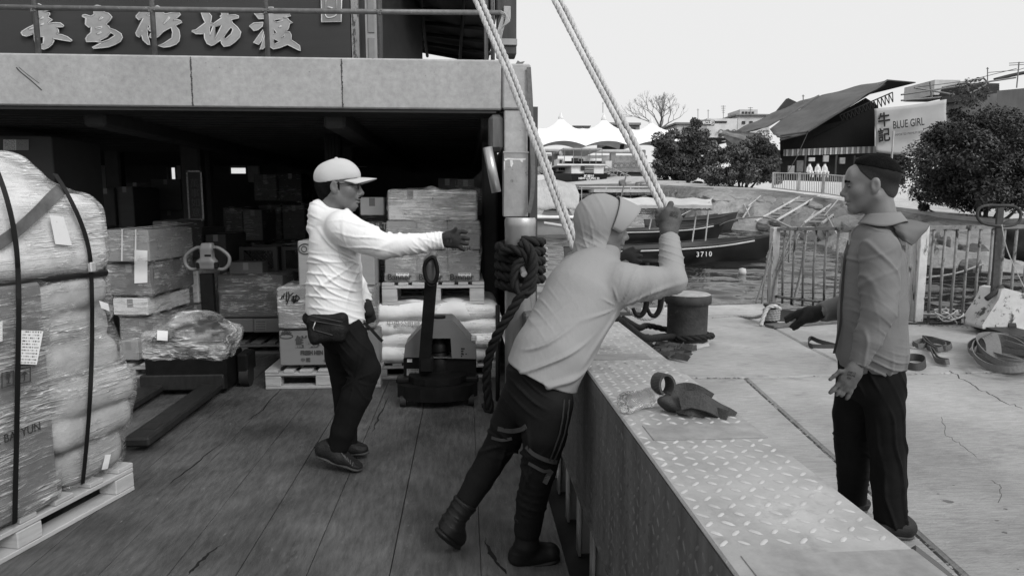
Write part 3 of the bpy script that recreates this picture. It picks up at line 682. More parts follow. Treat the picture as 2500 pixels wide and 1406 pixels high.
kerb = MB().prism([E1+V(0, 0, .002), gq(1566, 752)+V(0, 0, .002), gq(1866, 742)+V(0, 0, .002), E2+V(0, 0, .002)], (0, 0, -.06)).build('quay_edge', m_conc2, quay)
MB().prism([E3+V(0, 0, .0), gq(2240, 778), gq(2500, 762), E4], (0, 0, -.058)).build('quay_edge', m_joint, quay)
cr = MB()                                         # crumbled joint filling and cracks
def crumble(a, b, n, wd, hz, seed):
    r = random.Random(seed); a = Vector(a); b = Vector(b); d = (b-a); nn = V(-d.y, d.x, 0).normalized()
    for i in range(n):
        p = a.lerp(b, r.random())+nn*r.gauss(0, wd); s = r.uniform(.004, .015)
        cr.box((p.x, p.y, QZ+hz), (s*r.uniform(.7, 2), s, s*.5), rz=r.random()*3, ch=s*.15)
crumble(J, C_, 520, .030, -.016, 1); crumble(A_, J, 50, .012, -.006, 2); crumble(J, R_, 60, .02, -.006, 3); crumble(E3, gq(2420, 800), 120, .06, .004, 4)
crumble(gq(1540, 800), gq(1660, 920), 160, .05, .0, 5)
setp(cr.build('joint_rubble', mat('rubble', .24, rough=.95, var=.6, scl=30), quay), kind='stuff')
ck = MB()
def crack(pts, wd, seed):
    r = random.Random(seed); pp = []
    for a, b in zip(pts, pts[1:]):
        for t in np.linspace(0, 1, 8)[:-1]: pp.append(gq(a[0]+(b[0]-a[0])*t+r.uniform(-4, 4), a[1]+(b[1]-a[1])*t+r.uniform(-3, 3))+np.array((0, 0, .0006)))
    ck.strip(pp, [(0, 1, 0) if abs(pts[0][0]-pts[-1][0]) > 1.5*abs(pts[0][1]-pts[-1][1]) else (1, 0, 0)]*len(pp), wd, .0008)
crack([(2320, 905), (2380, 945), (2440, 975), (2500, 1000)], .009, 3); crack([(2300, 1020), (2310, 1060), (2350, 1090), (2390, 1120)], .0022, 4)
crack([(2420, 1170), (2445, 1190), (2440, 1230)], .0018, 5); 
ck.build('concrete_crack', m_joint, quay)
st = MB()
r = random.Random(5)
for i in range(26):
    p = gq(r.uniform(1900, 2500), r.uniform(1150, 1400)); s = abs(r.gauss(.006, .006))+.003
    n = 9; ph = r.random()*6; pts = [(p[0]+math.cos(a)*s*r.uniform(.7, 1.6), p[1]+math.sin(a)*s*r.uniform(.5, 1.1), QZ+.0007) for a in np.linspace(0, 6.28, n, endpoint=False)]
    st.add(pts, [tuple(range(n))])
pud = [gq(2210, 1345), gq(2235, 1330), gq(2290, 1372), gq(2330, 1406), gq(2350, 1440), gq(2300, 1440), gq(2270, 1395)]
st.build('oil_spot', mat('oil_spot', .11, rough=.6, var=.3), quay)
MB().add([p+np.array((0, 0, .001)) for p in pud], [tuple(range(len(pud)))]).build('puddle', mat('puddle', .05, rough=.05, var=.2, spec=.6), quay)
# ================================================================ FAR SHORE
def qbox(px0, px1, py0, py1, Y, dep, ch=0.0, mb=None):
    a = P(px0, py1, Y); b = P(px1, py0, Y); return (mb or MB()).box(((a[0]+b[0])/2, Y+dep/2, (a[2]+b[2])/2), (abs(b[0]-a[0]), dep, abs(b[2]-a[2])), ch=ch)
m_rock = mat('rock', .24, rough=.85, var=.35, scl=1.6, bump=.8, bsc=5, big=.3, bigsc=.35, spot=(.58, 2.5, .12, .1), bdist=.08)
m_wet = mat('wet_weedy_rock', .085, rough=.6, var=.5, scl=1.8, bump=.8, bsc=6, spot=(.58, 3, .04, .1), bdist=.08)
m_white = mat('white_paint', .74, rough=.6, var=.08, scl=3)
m_offw = mat('offwhite_paint', .5, rough=.7, var=.15, scl=2, spot=(.66, 3, .3, .1))
m_black = mat('black_hull', .012, rough=.35, var=.3, scl=4)
m_mid = mat('mid_grey', .2, rough=.7, var=.2, scl=2)
m_drk = mat('deep_grey', .045, rough=.8, var=.3, scl=2)
m_glass = mat('dark_window', .03, rough=.1, var=.2, spec=.6)
# --- revetment and promenade
BOT = [(1340, 463), (1430, 470), (1520, 482), (1600, 510), (1700, 560), (1800, 572), (1900, 580), (2000, 610), (2060, 640), (2240, 672), (2340, 692), (2620, 705)]
TOP = [(1340, 455, 78), (1430, 453, 68), (1520, 452, 60), (1600, 455, 46), (1700, 462, 35), (1800, 466, 33), (1900, 472, 31.5), (2000, 486, 29), (2060, 498, 26), (2240, 520, 23), (2340, 535, 21), (2620, 560, 19)]
bot = [W(x, y, -.15) for x, y in BOT]; top = [P(*t) for t in TOP]
NS, NV = 110, 22
bs = np.array(catmull(bot, 10)); ts = np.array(catmull(top, 10))
def shore_pt(u, v):
    i = u*(len(bs)-1); k = min(int(i), len(bs)-2); f = i-k
    b = bs[k]*(1-f)+bs[k+1]*f; t = ts[k]*(1-f)+ts[k+1]*f; return b*(1-v)+t*v
SHN = {}
_uv = [(i/NS, j/NV) for i in range(NS+1) for j in range(NV+1)]; _f = fbm(np.array([shore_pt(*k) for k in _uv])*2.1, 3, 3)
SHN = {(round(k[0], 5), round(k[1], 5)): float(f) for k, f in zip(_uv, _f)}
def rough_shore(u, v):
    p = shore_pt(u, v); n = SHN[(round(u, 5), round(v, 5))]; e = math.sin(math.pi*min(1, max(0, v)))
    return p+np.array((0, 0, 1))*(n*.22*(e+.15))
shore = setp(MB().grid(rough_shore, NS, NV).build('shore_slope', m_rock, smooth=False), kind='structure')
def on_shore(px, py):
    best = None
    for i in range(60):
        for j in range(20):
            p = shore_pt(i/59, j/19); d = p-CAM; zf = d@FW
            x = 1250+FPX*(d@RT)/zf; y = 703-FPX*(d@UP)/zf; e = (x-px)**2+(y-py)**2
            if best is None or e < best[0]: best = (e, p, i/59, j/19)
    return best
r = random.Random(11)
ST = [(r.uniform(.16, .99), r.random()) for _ in range(90)]
for (u, v) in ST:
    p = shore_pt(u, .06+.86*v); q = shore_pt(min(1, u+.01), .06+.86*v); q2 = shore_pt(u, min(1, .16+.86*v))
    ax = Vector(q-p).normalized(); ay = Vector(q2-p).normalized(); nz = ax.cross(ay).normalized()
    s = r.uniform(.25, .8)*(1.0 if p[1] > 24 else .5); poly = []
    n = r.choice((5, 6, 7)); ph = r.random()*6
    for k in range(n):
        a = ph+2*math.pi*k/n; rr = s*r.uniform(.6, 1.05); poly.append(Vector(p)+ax*math.cos(a)*rr*r.uniform(.9, 1.3)+ay*math.sin(a)*rr*1.5+nz*r.uniform(.0, .09))
    h = r.uniform(.05, .16); c = sum(poly, Vector())/n; mb = MB(); inn = [c+(w_-c)*.8+nz*h*.5 for w_ in poly]
    mb.add(poly+inn+[w_-nz*.5 for w_ in poly], [tuple(n+i for i in range(n))]+[(i, (i+1) % n, n+(i+1) % n, n+i) for i in range(n)]+[(2*n+i, 2*n+(i+1) % n, (i+1) % n, i) for i in range(n)])
    mb.build('stone', m_wet if (v < .30 or (u > .74 and v < .6)) else m_rock, shore)
prom = MB(); pts = []
for i in range(0, len(ts), 4): pts.append(ts[i])
bk = [p+np.array((6.0, 38.0, 38*WT)) for p in pts]
pm = MB(); n = len(pts); pm.add([p+np.array((0, 0, .12)) for p in pts]+[p+np.array((0, 0, .12)) for p in bk]+[p-np.array((0, 0, .4)) for p in pts], [(i, i+1, n+i+1, n+i) for i in range(n-1)]+[(2*n+i, 2*n+i+1, i+1, i) for i in range(n-1)])
setp(pm.build('promenade', mat('promenade_concrete', .42, rough=.85, var=.2, scl=1.5, spot=(.6, 2, .25, .1))), kind='structure')
# --- promenade fence
fz = thing('promenade_fence', P(1975, 465, 30.2), 'pale metal bar fence along the promenade below the dark restaurant', 'fence')
Fp = [(1888, 460, 421, 31.4), (1950, 468, 422, 30.4), (2010, 474, 424, 29.4), (2060, 482, 428, 28.4), (2120, 490, 432, 27.4)]
m_fence2 = mat('pale_fence', .45, rough=.7, var=.3, scl=3)
for i, (x, yb, yt, Y) in enumerate(Fp):
    a = P(x, yb, Y); b = P(x, yt, Y); MB().box((a+b)/2, (.09, .09, b[2]-a[2])).build('fence_post', m_fence2, fz)
    if i < len(Fp)-1:
        x2, yb2, yt2, Y2 = Fp[i+1]; c = P(x2, yb2, Y2); d = P(x2, yt2, Y2)
        for s_ in (.04, .96): MB().tube([lerp(a, b, s_), lerp(c, d, s_)], .03, 6).build('fence_rail', m_fence2, fz)
        bars = MB()
        for k in range(1, 11):
            t = k/11; bars.tube([lerp(lerp(a, b, .04), lerp(c, d, .04), t), lerp(lerp(a, b, .96), lerp(c, d, .96), t)], .017, 4)
        setp(bars.build('fence_bars', m_fence2, fz), kind='stuff')
# --- ladders lying on the slope
def ladder(pa, pb, wd, nr, label):
    a = Vector(pa); b = Vector(pb); d = (b-a); sdv = d.cross(V(0, 0, 1)).normalized()*wd/2; t = thing('ladder', (a+b)/2, label, 'ladder', 'ladders lying on the shore slope')
    for s_ in (-1, 1): MB().tube([a+sdv*s_, b+sdv*s_], .05, 6).build('ladder_rail', m_offw, t)
    for k in range(nr):
        p = a.lerp(b, (k+.5)/nr); MB().box(p, (wd*1.0, .07, .05), rz=math.atan2(sdv.y, sdv.x)).build('ladder_rung', m_offw, t)
def lift(b, h): return b[1]+np.array((0, 0, h))
ladder(P(1868, 541, 26.6), P(1985, 474, 30.4), .75, 9, 'pale wooden ladder lying on the rocks left of the jacket man')
ladder(P(1985, 545, 23.6), P(2060, 492, 27.5), .6, 7, 'weathered ladder on the slope close to the jacket man\'s face')
driftm = mat('driftwood', .4, rough=.9, var=.4, scl=4, st=(1, 1, 1))
for i in range(9):
    px = r.uniform(1590, 2060); b = on_shore(px, 462+ (px-1590)*.1+r.uniform(4, 70))
    p = b[1]; a = r.uniform(.5, 1.3); l = r.uniform(.6, 1.9); d = np.array((math.cos(a)*l, math.sin(a)*l, .18*l))
    o = MB().tube([p-d+np.array((0, 0, .18)), p+d+np.array((0, 0, .26))], r.uniform(.02, .045), 5).build('driftwood', driftm, shore)
# --- foliage
def leaf_mesh(name, clumps, per, ls, seed):
    rs = np.random.RandomState(seed); C = []; N = []
    for (c, rad, n) in clumps:
        d = rs.normal(size=(n, 3)); d /= np.linalg.norm(d, axis=1)[:, None]; k = rad*(.35+.7*rs.rand(n)**.5)
        C.append(np.array(c)+d*k[:, None]*np.array((1, 1, .85))); N.append(d)
    C = np.concatenate(C); N = np.concatenate(N); n = len(C)
    nr = N*.5+rs.normal(size=(n, 3))*.6+np.array((0, 0, .5)); nr /= np.linalg.norm(nr, axis=1)[:, None]
    a = np.cross(nr, rs.normal(size=(n, 3))); a /= np.linalg.norm(a, axis=1)[:, None]; b = np.cross(nr, a); l = (ls*(.6+.8*rs.rand(n)))[:, None]
    vs = np.stack([C+a*l, C+b*l*.42+nr*l*.1, C-a*l, C-b*l*.42+nr*l*.1], 1).reshape(-1, 3)
    return fast_mesh(name, vs, np.arange(n*4).reshape(-1, 4))
def bush(name, label, cx, cy, rx, ry, Y, ncl, nleaf, ls, m, seed, dep=.8, cat='bush', trunk=True, group=None):
    rs = np.random.RandomState(seed); c0 = P(cx, cy, Y); s = mpp(Y); A = np.array((rx*s, rx*s*dep, ry*s))
    base = P(cx, cy+ry, Y); t = thing(name, base, label, cat, group)
    cl = []
    for i in range(ncl):
        d = rs.normal(size=3); d /= np.linalg.norm(d); k = rs.rand()**.4
        if d[2] < -.6: d[2] *= .6
        p = c0+A*d*k*.84*(1+.13*math.sin(5*math.atan2(d[2], d[0])+seed)+.10*math.sin(9*math.atan2(d[2], d[0])+2*seed)+rs.uniform(-.08, .14)); cl.append((p, A.min()*rs.uniform(.08, .26), int(nleaf/ncl*rs.uniform(.5, 1.5))))
    link_mesh('crown', leaf_mesh('crown', cl, 0, ls, seed), m, t)
    if trunk:
        tr = MB(); b0 = Vector(base)
        for i in range(7):
            e = Vector(cl[(i*5) % ncl][0]); mid = b0.lerp(e, .5)+V(rs.normal()*.2, rs.normal()*.2, .1)
            tr.tube(catmull([b0-V(0, 0, .3), b0.lerp(mid, .4)+V(rs.normal()*.05, 0, .1), mid, e], 4), list(np.linspace(.09, .02, 13)), 6)
        tr.build('trunk', mat('bark', .07, rough=.9, var=.4, scl=6), t, smooth=True)
    return t
m_leaf_d = mat('dark_leaf', .046, rough=.5, var=.5, scl=4, spec=.4, big=.55, bigsc=2.2)
m_leaf_m = mat('mid_leaf', .085, rough=.55, var=.5, scl=2.5, spec=.35, big=.5, bigsc=.9)
m_leaf_g = mat('grey_leaf', .115, rough=.6, var=.5, scl=3, big=.5, bigsc=1.1)
bush('dense_bush', 'big dark dense bush behind the jacket man at the right', 2398, 410, 212, 182, 21.0, 320, 105000, .052, m_leaf_d, 5)
bush('shore_bush', 'round leafy bush in front of the white tent roofs', 1668, 388, 98, 90, 52, 170, 36000, .12, m_leaf_m, 8)
bush('shore_bush', 'lower loose bush left of the dark restaurant front', 1812, 408, 98, 80, 36, 160, 30000, .08, m_leaf_g, 9)
bush('shore_bush', 'small dark scrub hanging over the rocks below the round bush', 1690, 455, 60, 24, 43, 30, 4000, .1, m_leaf_m, 12, trunk=False)
# bare tree
def bare_tree(base, h, seed, label):
    rs = random.Random(seed); t = thing('bare_tree', base, label, 'tree'); tr = MB(); tw = MB()
    def grow(p, d, l, rad, lev):
        q = p+d*l; mid = p.lerp(q, .5)+V(rs.gauss(0, .04), rs.gauss(0, .04), 0)*l
        (tr if lev < 2 else tw).tube([p, mid, q], [rad, rad*.85, rad*.7], 5 if lev < 2 else 3, cap=False)
        if lev >= 6: return
        for k in range(rs.choice((2, 3, 3)) if lev else 6):
            a = V(rs.gauss(0, 1), rs.gauss(0, 1), rs.gauss(.15, .6)).normalized()
            nd = (d*(.95 if lev else .35)+a*(.62 if lev else .9)); nd.z = abs(nd.z)*.7+.28 if lev < 3 else nd.z+.12
            grow(q, nd.normalized(), l*rs.uniform(.66, .88), rad*.62, lev+1)
    grow(Vector(base), V(0, 0, 1), h*.2, h*.022, 0)
    tr.build('trunk', mat('bare_bark', .16, rough=.9, var=.3), t, smooth=True); setp(tw.build('twigs', MATS['bare_bark'], t), kind='stuff')
bare_tree(P(1612, 350, 125), 12.8, 4, 'large leafless tree above the white tent roofs')
# --- white tent roofs of the pier
m_tent = mat('tent_membrane', .86, rough=.7, var=.03, scl=2, big=.02)
YT = 96; s = mpp(YT)
for (cx, py, nm, lb) in ((1266, 282, 'tent_roof', 'white tent roof mostly hidden behind the corner post'), (1369, 284, 'tent_roof', 'left of the fully visible white peaked tent roofs'), (1474, 287, 'tent_roof', 'middle peaked white tent roof behind the taut rope'), (1590, 296, 'tent_roof', 'right white peaked tent roof beside the round bush')):
    c = P(cx, py, YT); yb = 362; b = P(cx, yb, YT)[2]; H = c[2]-b; hw = 53*s; hd = 3.4
    t = thing(nm, (c[0], YT, b), lb, 'tent roof', 'white tent roofs of the pier')
    def tf(a, d, c=c, b=b, H=H, hw=hw, hd=hd):
        u, v = a*2-1, d*2-1; rr = (abs(u)**3+abs(v)**3)**(1/3); rr = min(rr, 1.12)
        edge = 2.7*(1-v*v)*abs(u)+.7*(1-u*u)*abs(v)**3
        rc = min(1, math.hypot(u, v)/max(1e-6, math.hypot(u, v)/max(abs(u), abs(v), 1e-6))); rr = .5*rr+.5*rc; return (c[0]+u*hw, YT+v*hd, b+edge+(H-edge)*max(0, 1-min(rr, 1))**.96)
    MB().grid(tf, 28, 20).build('membrane', m_tent, t, smooth=True)
    MB().lathe((c[0], YT, c[2]-.35), [(.36, 0), (.38, .1), (.1, .75), (.02, .95)], 12).build('cap', m_white, t, smooth=True)
# pier below the tents
pier = thing('ferry_pier', P(1420, 415, 94), 'open pier building under the white tent roofs', 'pier')
m_pier = mat('pier_concrete', .38, rough=.8, var=.12, scl=1)
qbox(1240, 1600, 411, 419, 93, 10).build('pier_deck', m_pier, pier); qbox(1478, 1600, 419, 452, 94, 8).build('pier_wall', mat('pier_wall', .2, rough=.8, var=.2), pier)
for px in (1300, 1355, 1497, 1570): qbox(px-7, px+7, 366, 411, 94, .8, .1).build('pier_column', m_pier, pier)
MB().tube([P(1240, 367, 92.5), P(1560, 371, 92.5)], .24, 10).build('pier_beam', m_pier, pier, smooth=True)
qbox(1250, 1345, 376, 410, 101, .2).build('pier_screen', mat('pier_screen', .55, rough=.6), pier)
qbox(1400, 1580, 380, 410, 103, .2).build('pier_screen', mat('pier_screen2', .3, rough=.7, var=.6, scl=.9), pier)
qbox(1325, 1352, 381, 396, 100.5, .2).build('pier_notice', m_mid, pier); qbox(1478, 1494, 393, 411, 92, .1).build('pier_notice', mat('pale_notice', .6, rough=.6), pier)
for (x0, x1, y0, y1) in ((1480, 1600, 398, 411), (1292, 1312, 396, 411)):
    MB().tube([P(x0, y0, 92.3), P(x1, y0, 92.3)], .05, 5).build('pier_rail', m_mid, pier)
    MB().tube([P(x0, y1-1, 92.3), P(x1, y1-1, 92.3)], .05, 5).build('pier_rail', m_mid, pier)
    n = int((x1-x0)/15)
    for k in range(n):
        cx = x0+(k+.5)*(x1-x0)/n; cc = P(cx, (y0+y1)/2, 92.3)
        MB().tube([(cc[0]+.27*math.cos(a), cc[1], cc[2]+.27*math.sin(a)) for a in np.linspace(0, 6.283, 12, endpoint=False)], .05, 4, closed=True).build('rail_ring', m_mid, pier)
        MB().tube([P(cx+7, y0, 92.3), P(cx+7, y1, 92.3)], .05, 4).build('rail_post', m_mid, pier)
def stair(xa, ya, xb, yb, Y, lab):
    a = P(xa, ya, Y); b = P(xb, yb, Y)
    for k in range(9):
        p = lerp(a, b, k/8); MB().box((p[0], Y+.8, p[2]), (abs(b[0]-a[0])/8, 1.6, .14)).build('stair_step', m_pier, pier)
    for off in (.9, .15): MB().tube([a+np.array((0, 0, off)), b+np.array((0, 0, off))], .06, 5).build('stair_rail', m_pier, pier)
    for k in range(4):
        cc = lerp(a, b, (k+.5)/4)+np.array((0, -.02, .5)); MB().tube([(cc[0]+.28*math.cos(q), cc[1], cc[2]+.28*math.sin(q)) for q in np.linspace(0, 6.283, 12, endpoint=False)], .05, 4, closed=True).build('rail_ring', m_pier, pier)
stair(1478, 421, 1543, 449, 91.5, 'r'); stair(1345, 411, 1288, 438, 92, 'l')
def small_person(px, pyfoot, h_px, Y, m_top, label, m_leg=None, sit=False):
    b = P(px, pyfoot, Y); h = h_px*mpp(Y); S = SDF(); k = h/1.7 if not sit else h/1.25
    z = lambda v: b+np.array((0, 0, v*k)); hip = .9 if not sit else .45
    S.ell(z(hip+.70), (.1*k, .11*k, .13*k), k=.02); S.cone(z(hip+.5), z(hip+.62), .06*k, .05*k, .04)
    S.cone(z(hip), z(hip+.42), .15*k, .18*k, .06)
    for sx in (-1, 1):
        S.cone(z(hip+.42)+np.array((sx*.18*k, 0, 0)), z(hip+.05)+np.array((sx*.26*k, -.05*k, 0)), .06*k, .045*k, .03)
        if sit: S.cone(z(hip)+np.array((sx*.1*k, 0, 0)), z(hip)+np.array((sx*.13*k, -.4*k, 0)), .09*k, .07*k, .03); S.cone(z(hip)+np.array((sx*.13*k, -.4*k, 0)), z(.04)+np.array((sx*.13*k, -.4*k, 0)), .07*k, .05*k, .03)
        else: S.cone(z(hip)+np.array((sx*.08*k, 0, 0)), z(.05)+np.array((sx*.12*k, 0, 0)), .095*k, .055*k, .03)
    o = link_mesh('person', S.mesh('person', .035*k), m_top, None, True, origin=b); setp(o, label, 'person'); hd = SDF(); hd.ell(z(hip+.74), (.105*k, .115*k, .11*k)); link_mesh('hair', hd.mesh('hair', .03*k), m_hair_far, o, True); return o
m_hair_far = mat('far_dark_hair', .015, rough=.8); m_sil = mat('dark_clothes', .03, rough=.8); m_wht = mat('white_clothes', .72, rough=.8, var=.15, scl=3)
for (px, lb) in ((1312, 'small dark standing figure at the pier rail, leftmost of three'), (1319, 'small dark standing figure at the pier rail, second of three'), (1331, 'small dark standing figure at the pier rail beside the notice board')): small_person(px, 409, 27, 93.5, m_sil, lb)
for (px, lb) in ((1975, 'leftmost of three small people in white at the restaurant front'), (1995, 'middle one of three small people in white at the restaurant front'), (2012, 'rightmost of three small people in white at the restaurant front')):
    small_person(px, 434, 36, 33.5, m_wht, lb, sit=True)
# --- restaurant
rest = thing('seafood_restaurant', P(2020, 440, 38), 'dark waterfront restaurant with large sloping awnings', 'building')
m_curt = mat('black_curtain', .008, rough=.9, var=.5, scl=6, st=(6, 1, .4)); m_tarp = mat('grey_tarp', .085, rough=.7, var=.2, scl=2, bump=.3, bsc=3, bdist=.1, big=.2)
def quad(pts, th, name, m, parent): 
    p = [Vector(P(*q)) for q in pts]; n = (p[1]-p[0]).cross(p[2]-p[0]).normalized(); return MB().prism(p, n*th).build(name, m, parent)
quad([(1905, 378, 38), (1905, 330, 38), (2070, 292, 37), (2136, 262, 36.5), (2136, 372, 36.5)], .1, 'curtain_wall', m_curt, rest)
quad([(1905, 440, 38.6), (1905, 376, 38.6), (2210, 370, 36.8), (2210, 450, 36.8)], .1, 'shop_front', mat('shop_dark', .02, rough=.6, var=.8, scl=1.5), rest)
quad([(1860, 330, 42), (1765, 322, 42), (1760, 330, 40), (1905, 372, 38.6), (1905, 440, 38.6), (1790, 440, 42)], .1, 'side_wall', mat('side_wall_mix', .12, rough=.8, var=.9, scl=1.5), rest)
for i in range(34):                                # scalloped striped valance
    t = i/34; x0 = 1910+t*225; yy = 376-8*t; a = P(x0, yy-10, 37.9-1.5*t); b = P(x0+6.6, yy+6, 37.9-1.5*t)
    MB().box(((a[0]+b[0])/2, 37.75-1.5*t, (a[2]+b[2])/2), (abs(b[0]-a[0])*.96, .03, abs(b[2]-a[2]))).build('valance_stripe', (m_offw if i % 2 else m_mid), rest)
for (x0, x1, y0, y1, g) in ((1924, 1940, 405, 425, .3), (1945, 1962, 392, 420, .12), (1975, 1990, 385, 394, .5), (2010, 2024, 380, 395, .35), (2050, 2064, 385, 400, .25), (2090, 2110, 385, 410, .1)):
    qbox(x0, x1, y0, y1, 36.6, .1).build('shop_notice', mat('notice_%d' % int(g*100), g, rough=.6, var=.4, scl=4), rest)
for px in (1965, 2040, 2085): qbox(px, px+4, 380, 440, 36.9, .15).build('shop_pillar', m_mid, rest)
quad([(1900, 350, 38.3), (1968, 326, 38.3), (2060, 270, 38.3), (2112, 240, 38.3), (2140, 258, 37.8), (2140, 300, 37.8), (1905, 352, 38.3)], .08, 'dark_backing', m_curt, rest)  # added dark sheet that closes the bright gap under the awning
def awn(near, far, Yn, Yf):
    N_ = np.array(catmull([(x, y, lerp(Yn[0], Yn[1], i/(len(near)-1))) for i, (x, y) in enumerate(near)], 6)); F_ = np.array(catmull([(x, y, lerp(Yf[0], Yf[1], i/(len(far)-1))) for i, (x, y) in enumerate(far)], 6)); k = len(N_)-1
    def f(u, v):
        i = int(round(u*k)); q = N_[i]*(1-v)+F_[i]*v; return tuple(P(*q)+np.array((0, 0, .05*math.sin(u*20+v*5)-.12*math.sin(math.pi*v)+.03*math.sin(v*17))))
    o = MB().grid(f, k, 10).build('awning', m_tarp, rest, smooth=True); md = o.modifiers.new('s', 'SOLIDIFY'); md.thickness = .05; return o
awn([(1905, 340), (1968, 324), (2060, 268), (2124, 228), (2168, 198)], [(1880, 314), (1945, 272), (2008, 234), (2090, 213), (2170, 195)], (33.5, 36), (39, 42))
awn([(1828, 324), (1892, 302), (1950, 270), (2008, 238)], [(1796, 320), (1860, 290), (1930, 258), (2000, 232)], (42, 44), (47, 49))
quad([(2166, 197, 36), (2236, 203, 41), (2120, 232, 40)], .06, 'awning_flap', m_drk, rest)
quad([(1875, 300, 50), (1925, 240, 50), (1946, 250, 50), (1930, 290, 50)], .4, 'back_gable', m_drk, rest)
for q in ([(1905, 342, 33.4), (1970, 326, 34)], [(1972, 322, 33.2), (2160, 206, 36.5)], [(1906, 332, 33.4), (1974, 322, 33.4)]):
    MB().tube([P(*q[0]), P(*q[1])], .05, 6).build('awning_pole', m_drk, rest)
tr = MB(); r2 = random.Random(3)
for i in range(14):
    t = i/13; a = P(2050+t*120, 282-t*52, 37.2); b = P(2050+t*120+10, 300-t*50, 37.2); tr.tube([a, b], .03, 4); c = P(2050+(i+1)/13*120, 282-(i+1)/13*52, 37.2); tr.tube([b, c], .03, 4); tr.tube([a, c], .035, 4)
setp(tr.build('roof_truss', m_drk, rest), kind='stuff')
ban = thing('beer_banner', P(2190, 372, 35.6), 'large white beer banner with black characters hung on the restaurant', 'banner')
bq = [np.array(P(2134, 266, 35.8)), np.array(P(2310, 243, 34.8)), np.array(P(2310, 388, 34.8)), np.array(P(2138, 372, 35.8))]
def bf(u, v):
    p = (bq[0]*(1-u)+bq[1]*u)*(1-v)+(bq[3]*(1-u)+bq[2]*u)*v; return p+np.array((0, -.03*math.sin(u*9+v*4)-.02*math.sin(v*14+u*3), -.05*math.sin(math.pi*u)))
bo = MB().grid(bf, 24, 14).build('banner_sheet', mat('banner_cloth', .45, rough=.6, var=.06, scl=1), ban, smooth=True); bo.modifiers.new('s', 'SOLIDIFY').thickness = .03
bx_ = Vector(bq[1]-bq[0]); off = np.array((0, -.13, 0))
m_ink = mat('black_ink', .012, rough=.7)
put_text('banner_character', '牛', .78, P(2155, 296, 35.68)+off, bx_, (0, 0, 1), m_ink, ban, bold=.02, sx=.78)
put_text('banner_character', '記', .76, P(2155, 333, 35.68)+off, bx_, (0, 0, 1), m_ink, ban, bold=.02, sx=.78)
put_text('banner_lettering', 'BLUE GIRL', .56, P(2214, 303, 35.25)+off, bx_, (0, 0, 1), m_ink, ban, bold=.006, sx=.58)
put_text('banner_lettering', 'IMPORTED PREMIUM BEER', .17, P(2216, 327, 35.25)+off, bx_, (0, 0, 1), m_ink, ban, sx=.68)
put_text('banner_lettering', 'BLUE GIRL', .17, P(2215, 372, 35.25)+off, bx_, (0, 0, 1), m_ink, ban)
qbox(2176, 2182, 320, 440, 33.5, .1).build('banner_pole', m_offw, ban)
hs = thing('harbour_house', P(2420, 380, 36), 'grey waterfront building with rooftop scaffolding behind the dense bush', 'building')
quad([(2300, 430, 36.4), (2300, 245, 36.4), (2620, 205, 33), (2620, 430, 33)], .2, 'wall', mat('streaked_wall', .26, rough=.8, var=.25, scl=1.2, st=(2, 2, .3), spot=(.6, 2, .13, .1, (2, 2, .3))), hs)
quad([(2300, 252, 36), (2300, 236, 36), (2432, 222, 35), (2432, 242, 35)], .5, 'eaves', m_drk, hs)
quad([(2434, 320, 34.4), (2434, 222, 34.4), (2620, 205, 32.5), (2620, 320, 32.5)], .1, 'shutter', mat('shutter', .19, rough=.6, var=.15, scl=2, st=(3, 3, .4)), hs)
qbox(2280, 2345, 196, 232, 42, 3).build('roof_room', mat('stained_render', .5, rough=.8, var=.25, scl=1), hs)
for q in ([(2200, 232, 38), (2480, 190, 38)], [(2200, 246, 38), (2400, 230, 38)], [(2270, 200, 38), (2275, 240, 38)], [(2300, 214, 38), (2400, 192, 38)], [(2360, 195, 38), (2365, 232, 38)], [(2400, 190, 38), (2415, 206, 38)], [(2232, 215, 38), (2330, 232, 38)], [(2365, 230, 38), (2410, 206, 38)]):
    MB().tube([P(*q[0]), P(*q[1])], .05, 5).build('scaffold_tube', m_mid, hs)
for k in range(5): qbox(2356-k*2, 2440, 204+k*5, 208+k*5, 38.5, 2).build('stacked_board', m_drk, hs)
pv = thing('curved_roof_pavilion', P(2480, 215, 44), 'dark curved rooftop canopy at the far right edge', 'pavilion')
MB().grid(lambda u, v: tuple(P(2425+u*230, 206-38*math.sin(math.pi*(.12+.6*u)), 40+6*v)), 16, 3).build('canopy', m_drk, pv, smooth=True).modifiers.new('s', 'SOLIDIFY').thickness = .2
MB().tube([P(2482, 215, 38), P(2488, 152, 38)], .035, 5).build('antenna_mast', m_mid, pv)
for y in (155, 160): MB().tube([P(2464, y, 38), P(2500, y-2, 38)], .02, 4).build('antenna_arm', m_mid, pv)
# --- town behind
def block(px0, px1, py0, py1, Y, dep, g, label, wins=(), name='town_building', roof=None):
    t = thing(name, P((px0+px1)/2, py1, Y), label, 'building'); m = mat('town_%d' % int(g*100), g, rough=.8, var=.12, scl=.6)
    qbox(px0, px1, py0, py1, Y, dep).build('wall', m, t)
    for (a, b, c, d) in wins: qbox(a, b, c, d, Y-.12, .1).build('window', m_drk, t)
    if roof: qbox(px0-3, px1+3, py0-roof, py0, Y-.4, dep+.8).build('roof', m_mid, t)
    return t
block(1490, 1562, 305, 352, 118, 12, .22, 'dark flat-roofed hall between two tent peaks', [(1500+i*14, 1510+i*14, 312, 322) for i in range(4)], roof=5)
block(1652, 1790, 303, 345, 105, 10, .5, 'pale low shop building right of the round bush', [(1668, 1678, 312, 320), (1700, 1708, 322, 332)], roof=3)
t = block(1725, 1800, 290, 336, 98, 8, .62, 'white shophouse with arched windows behind the bushes', [(1745, 1775, 296, 300)])
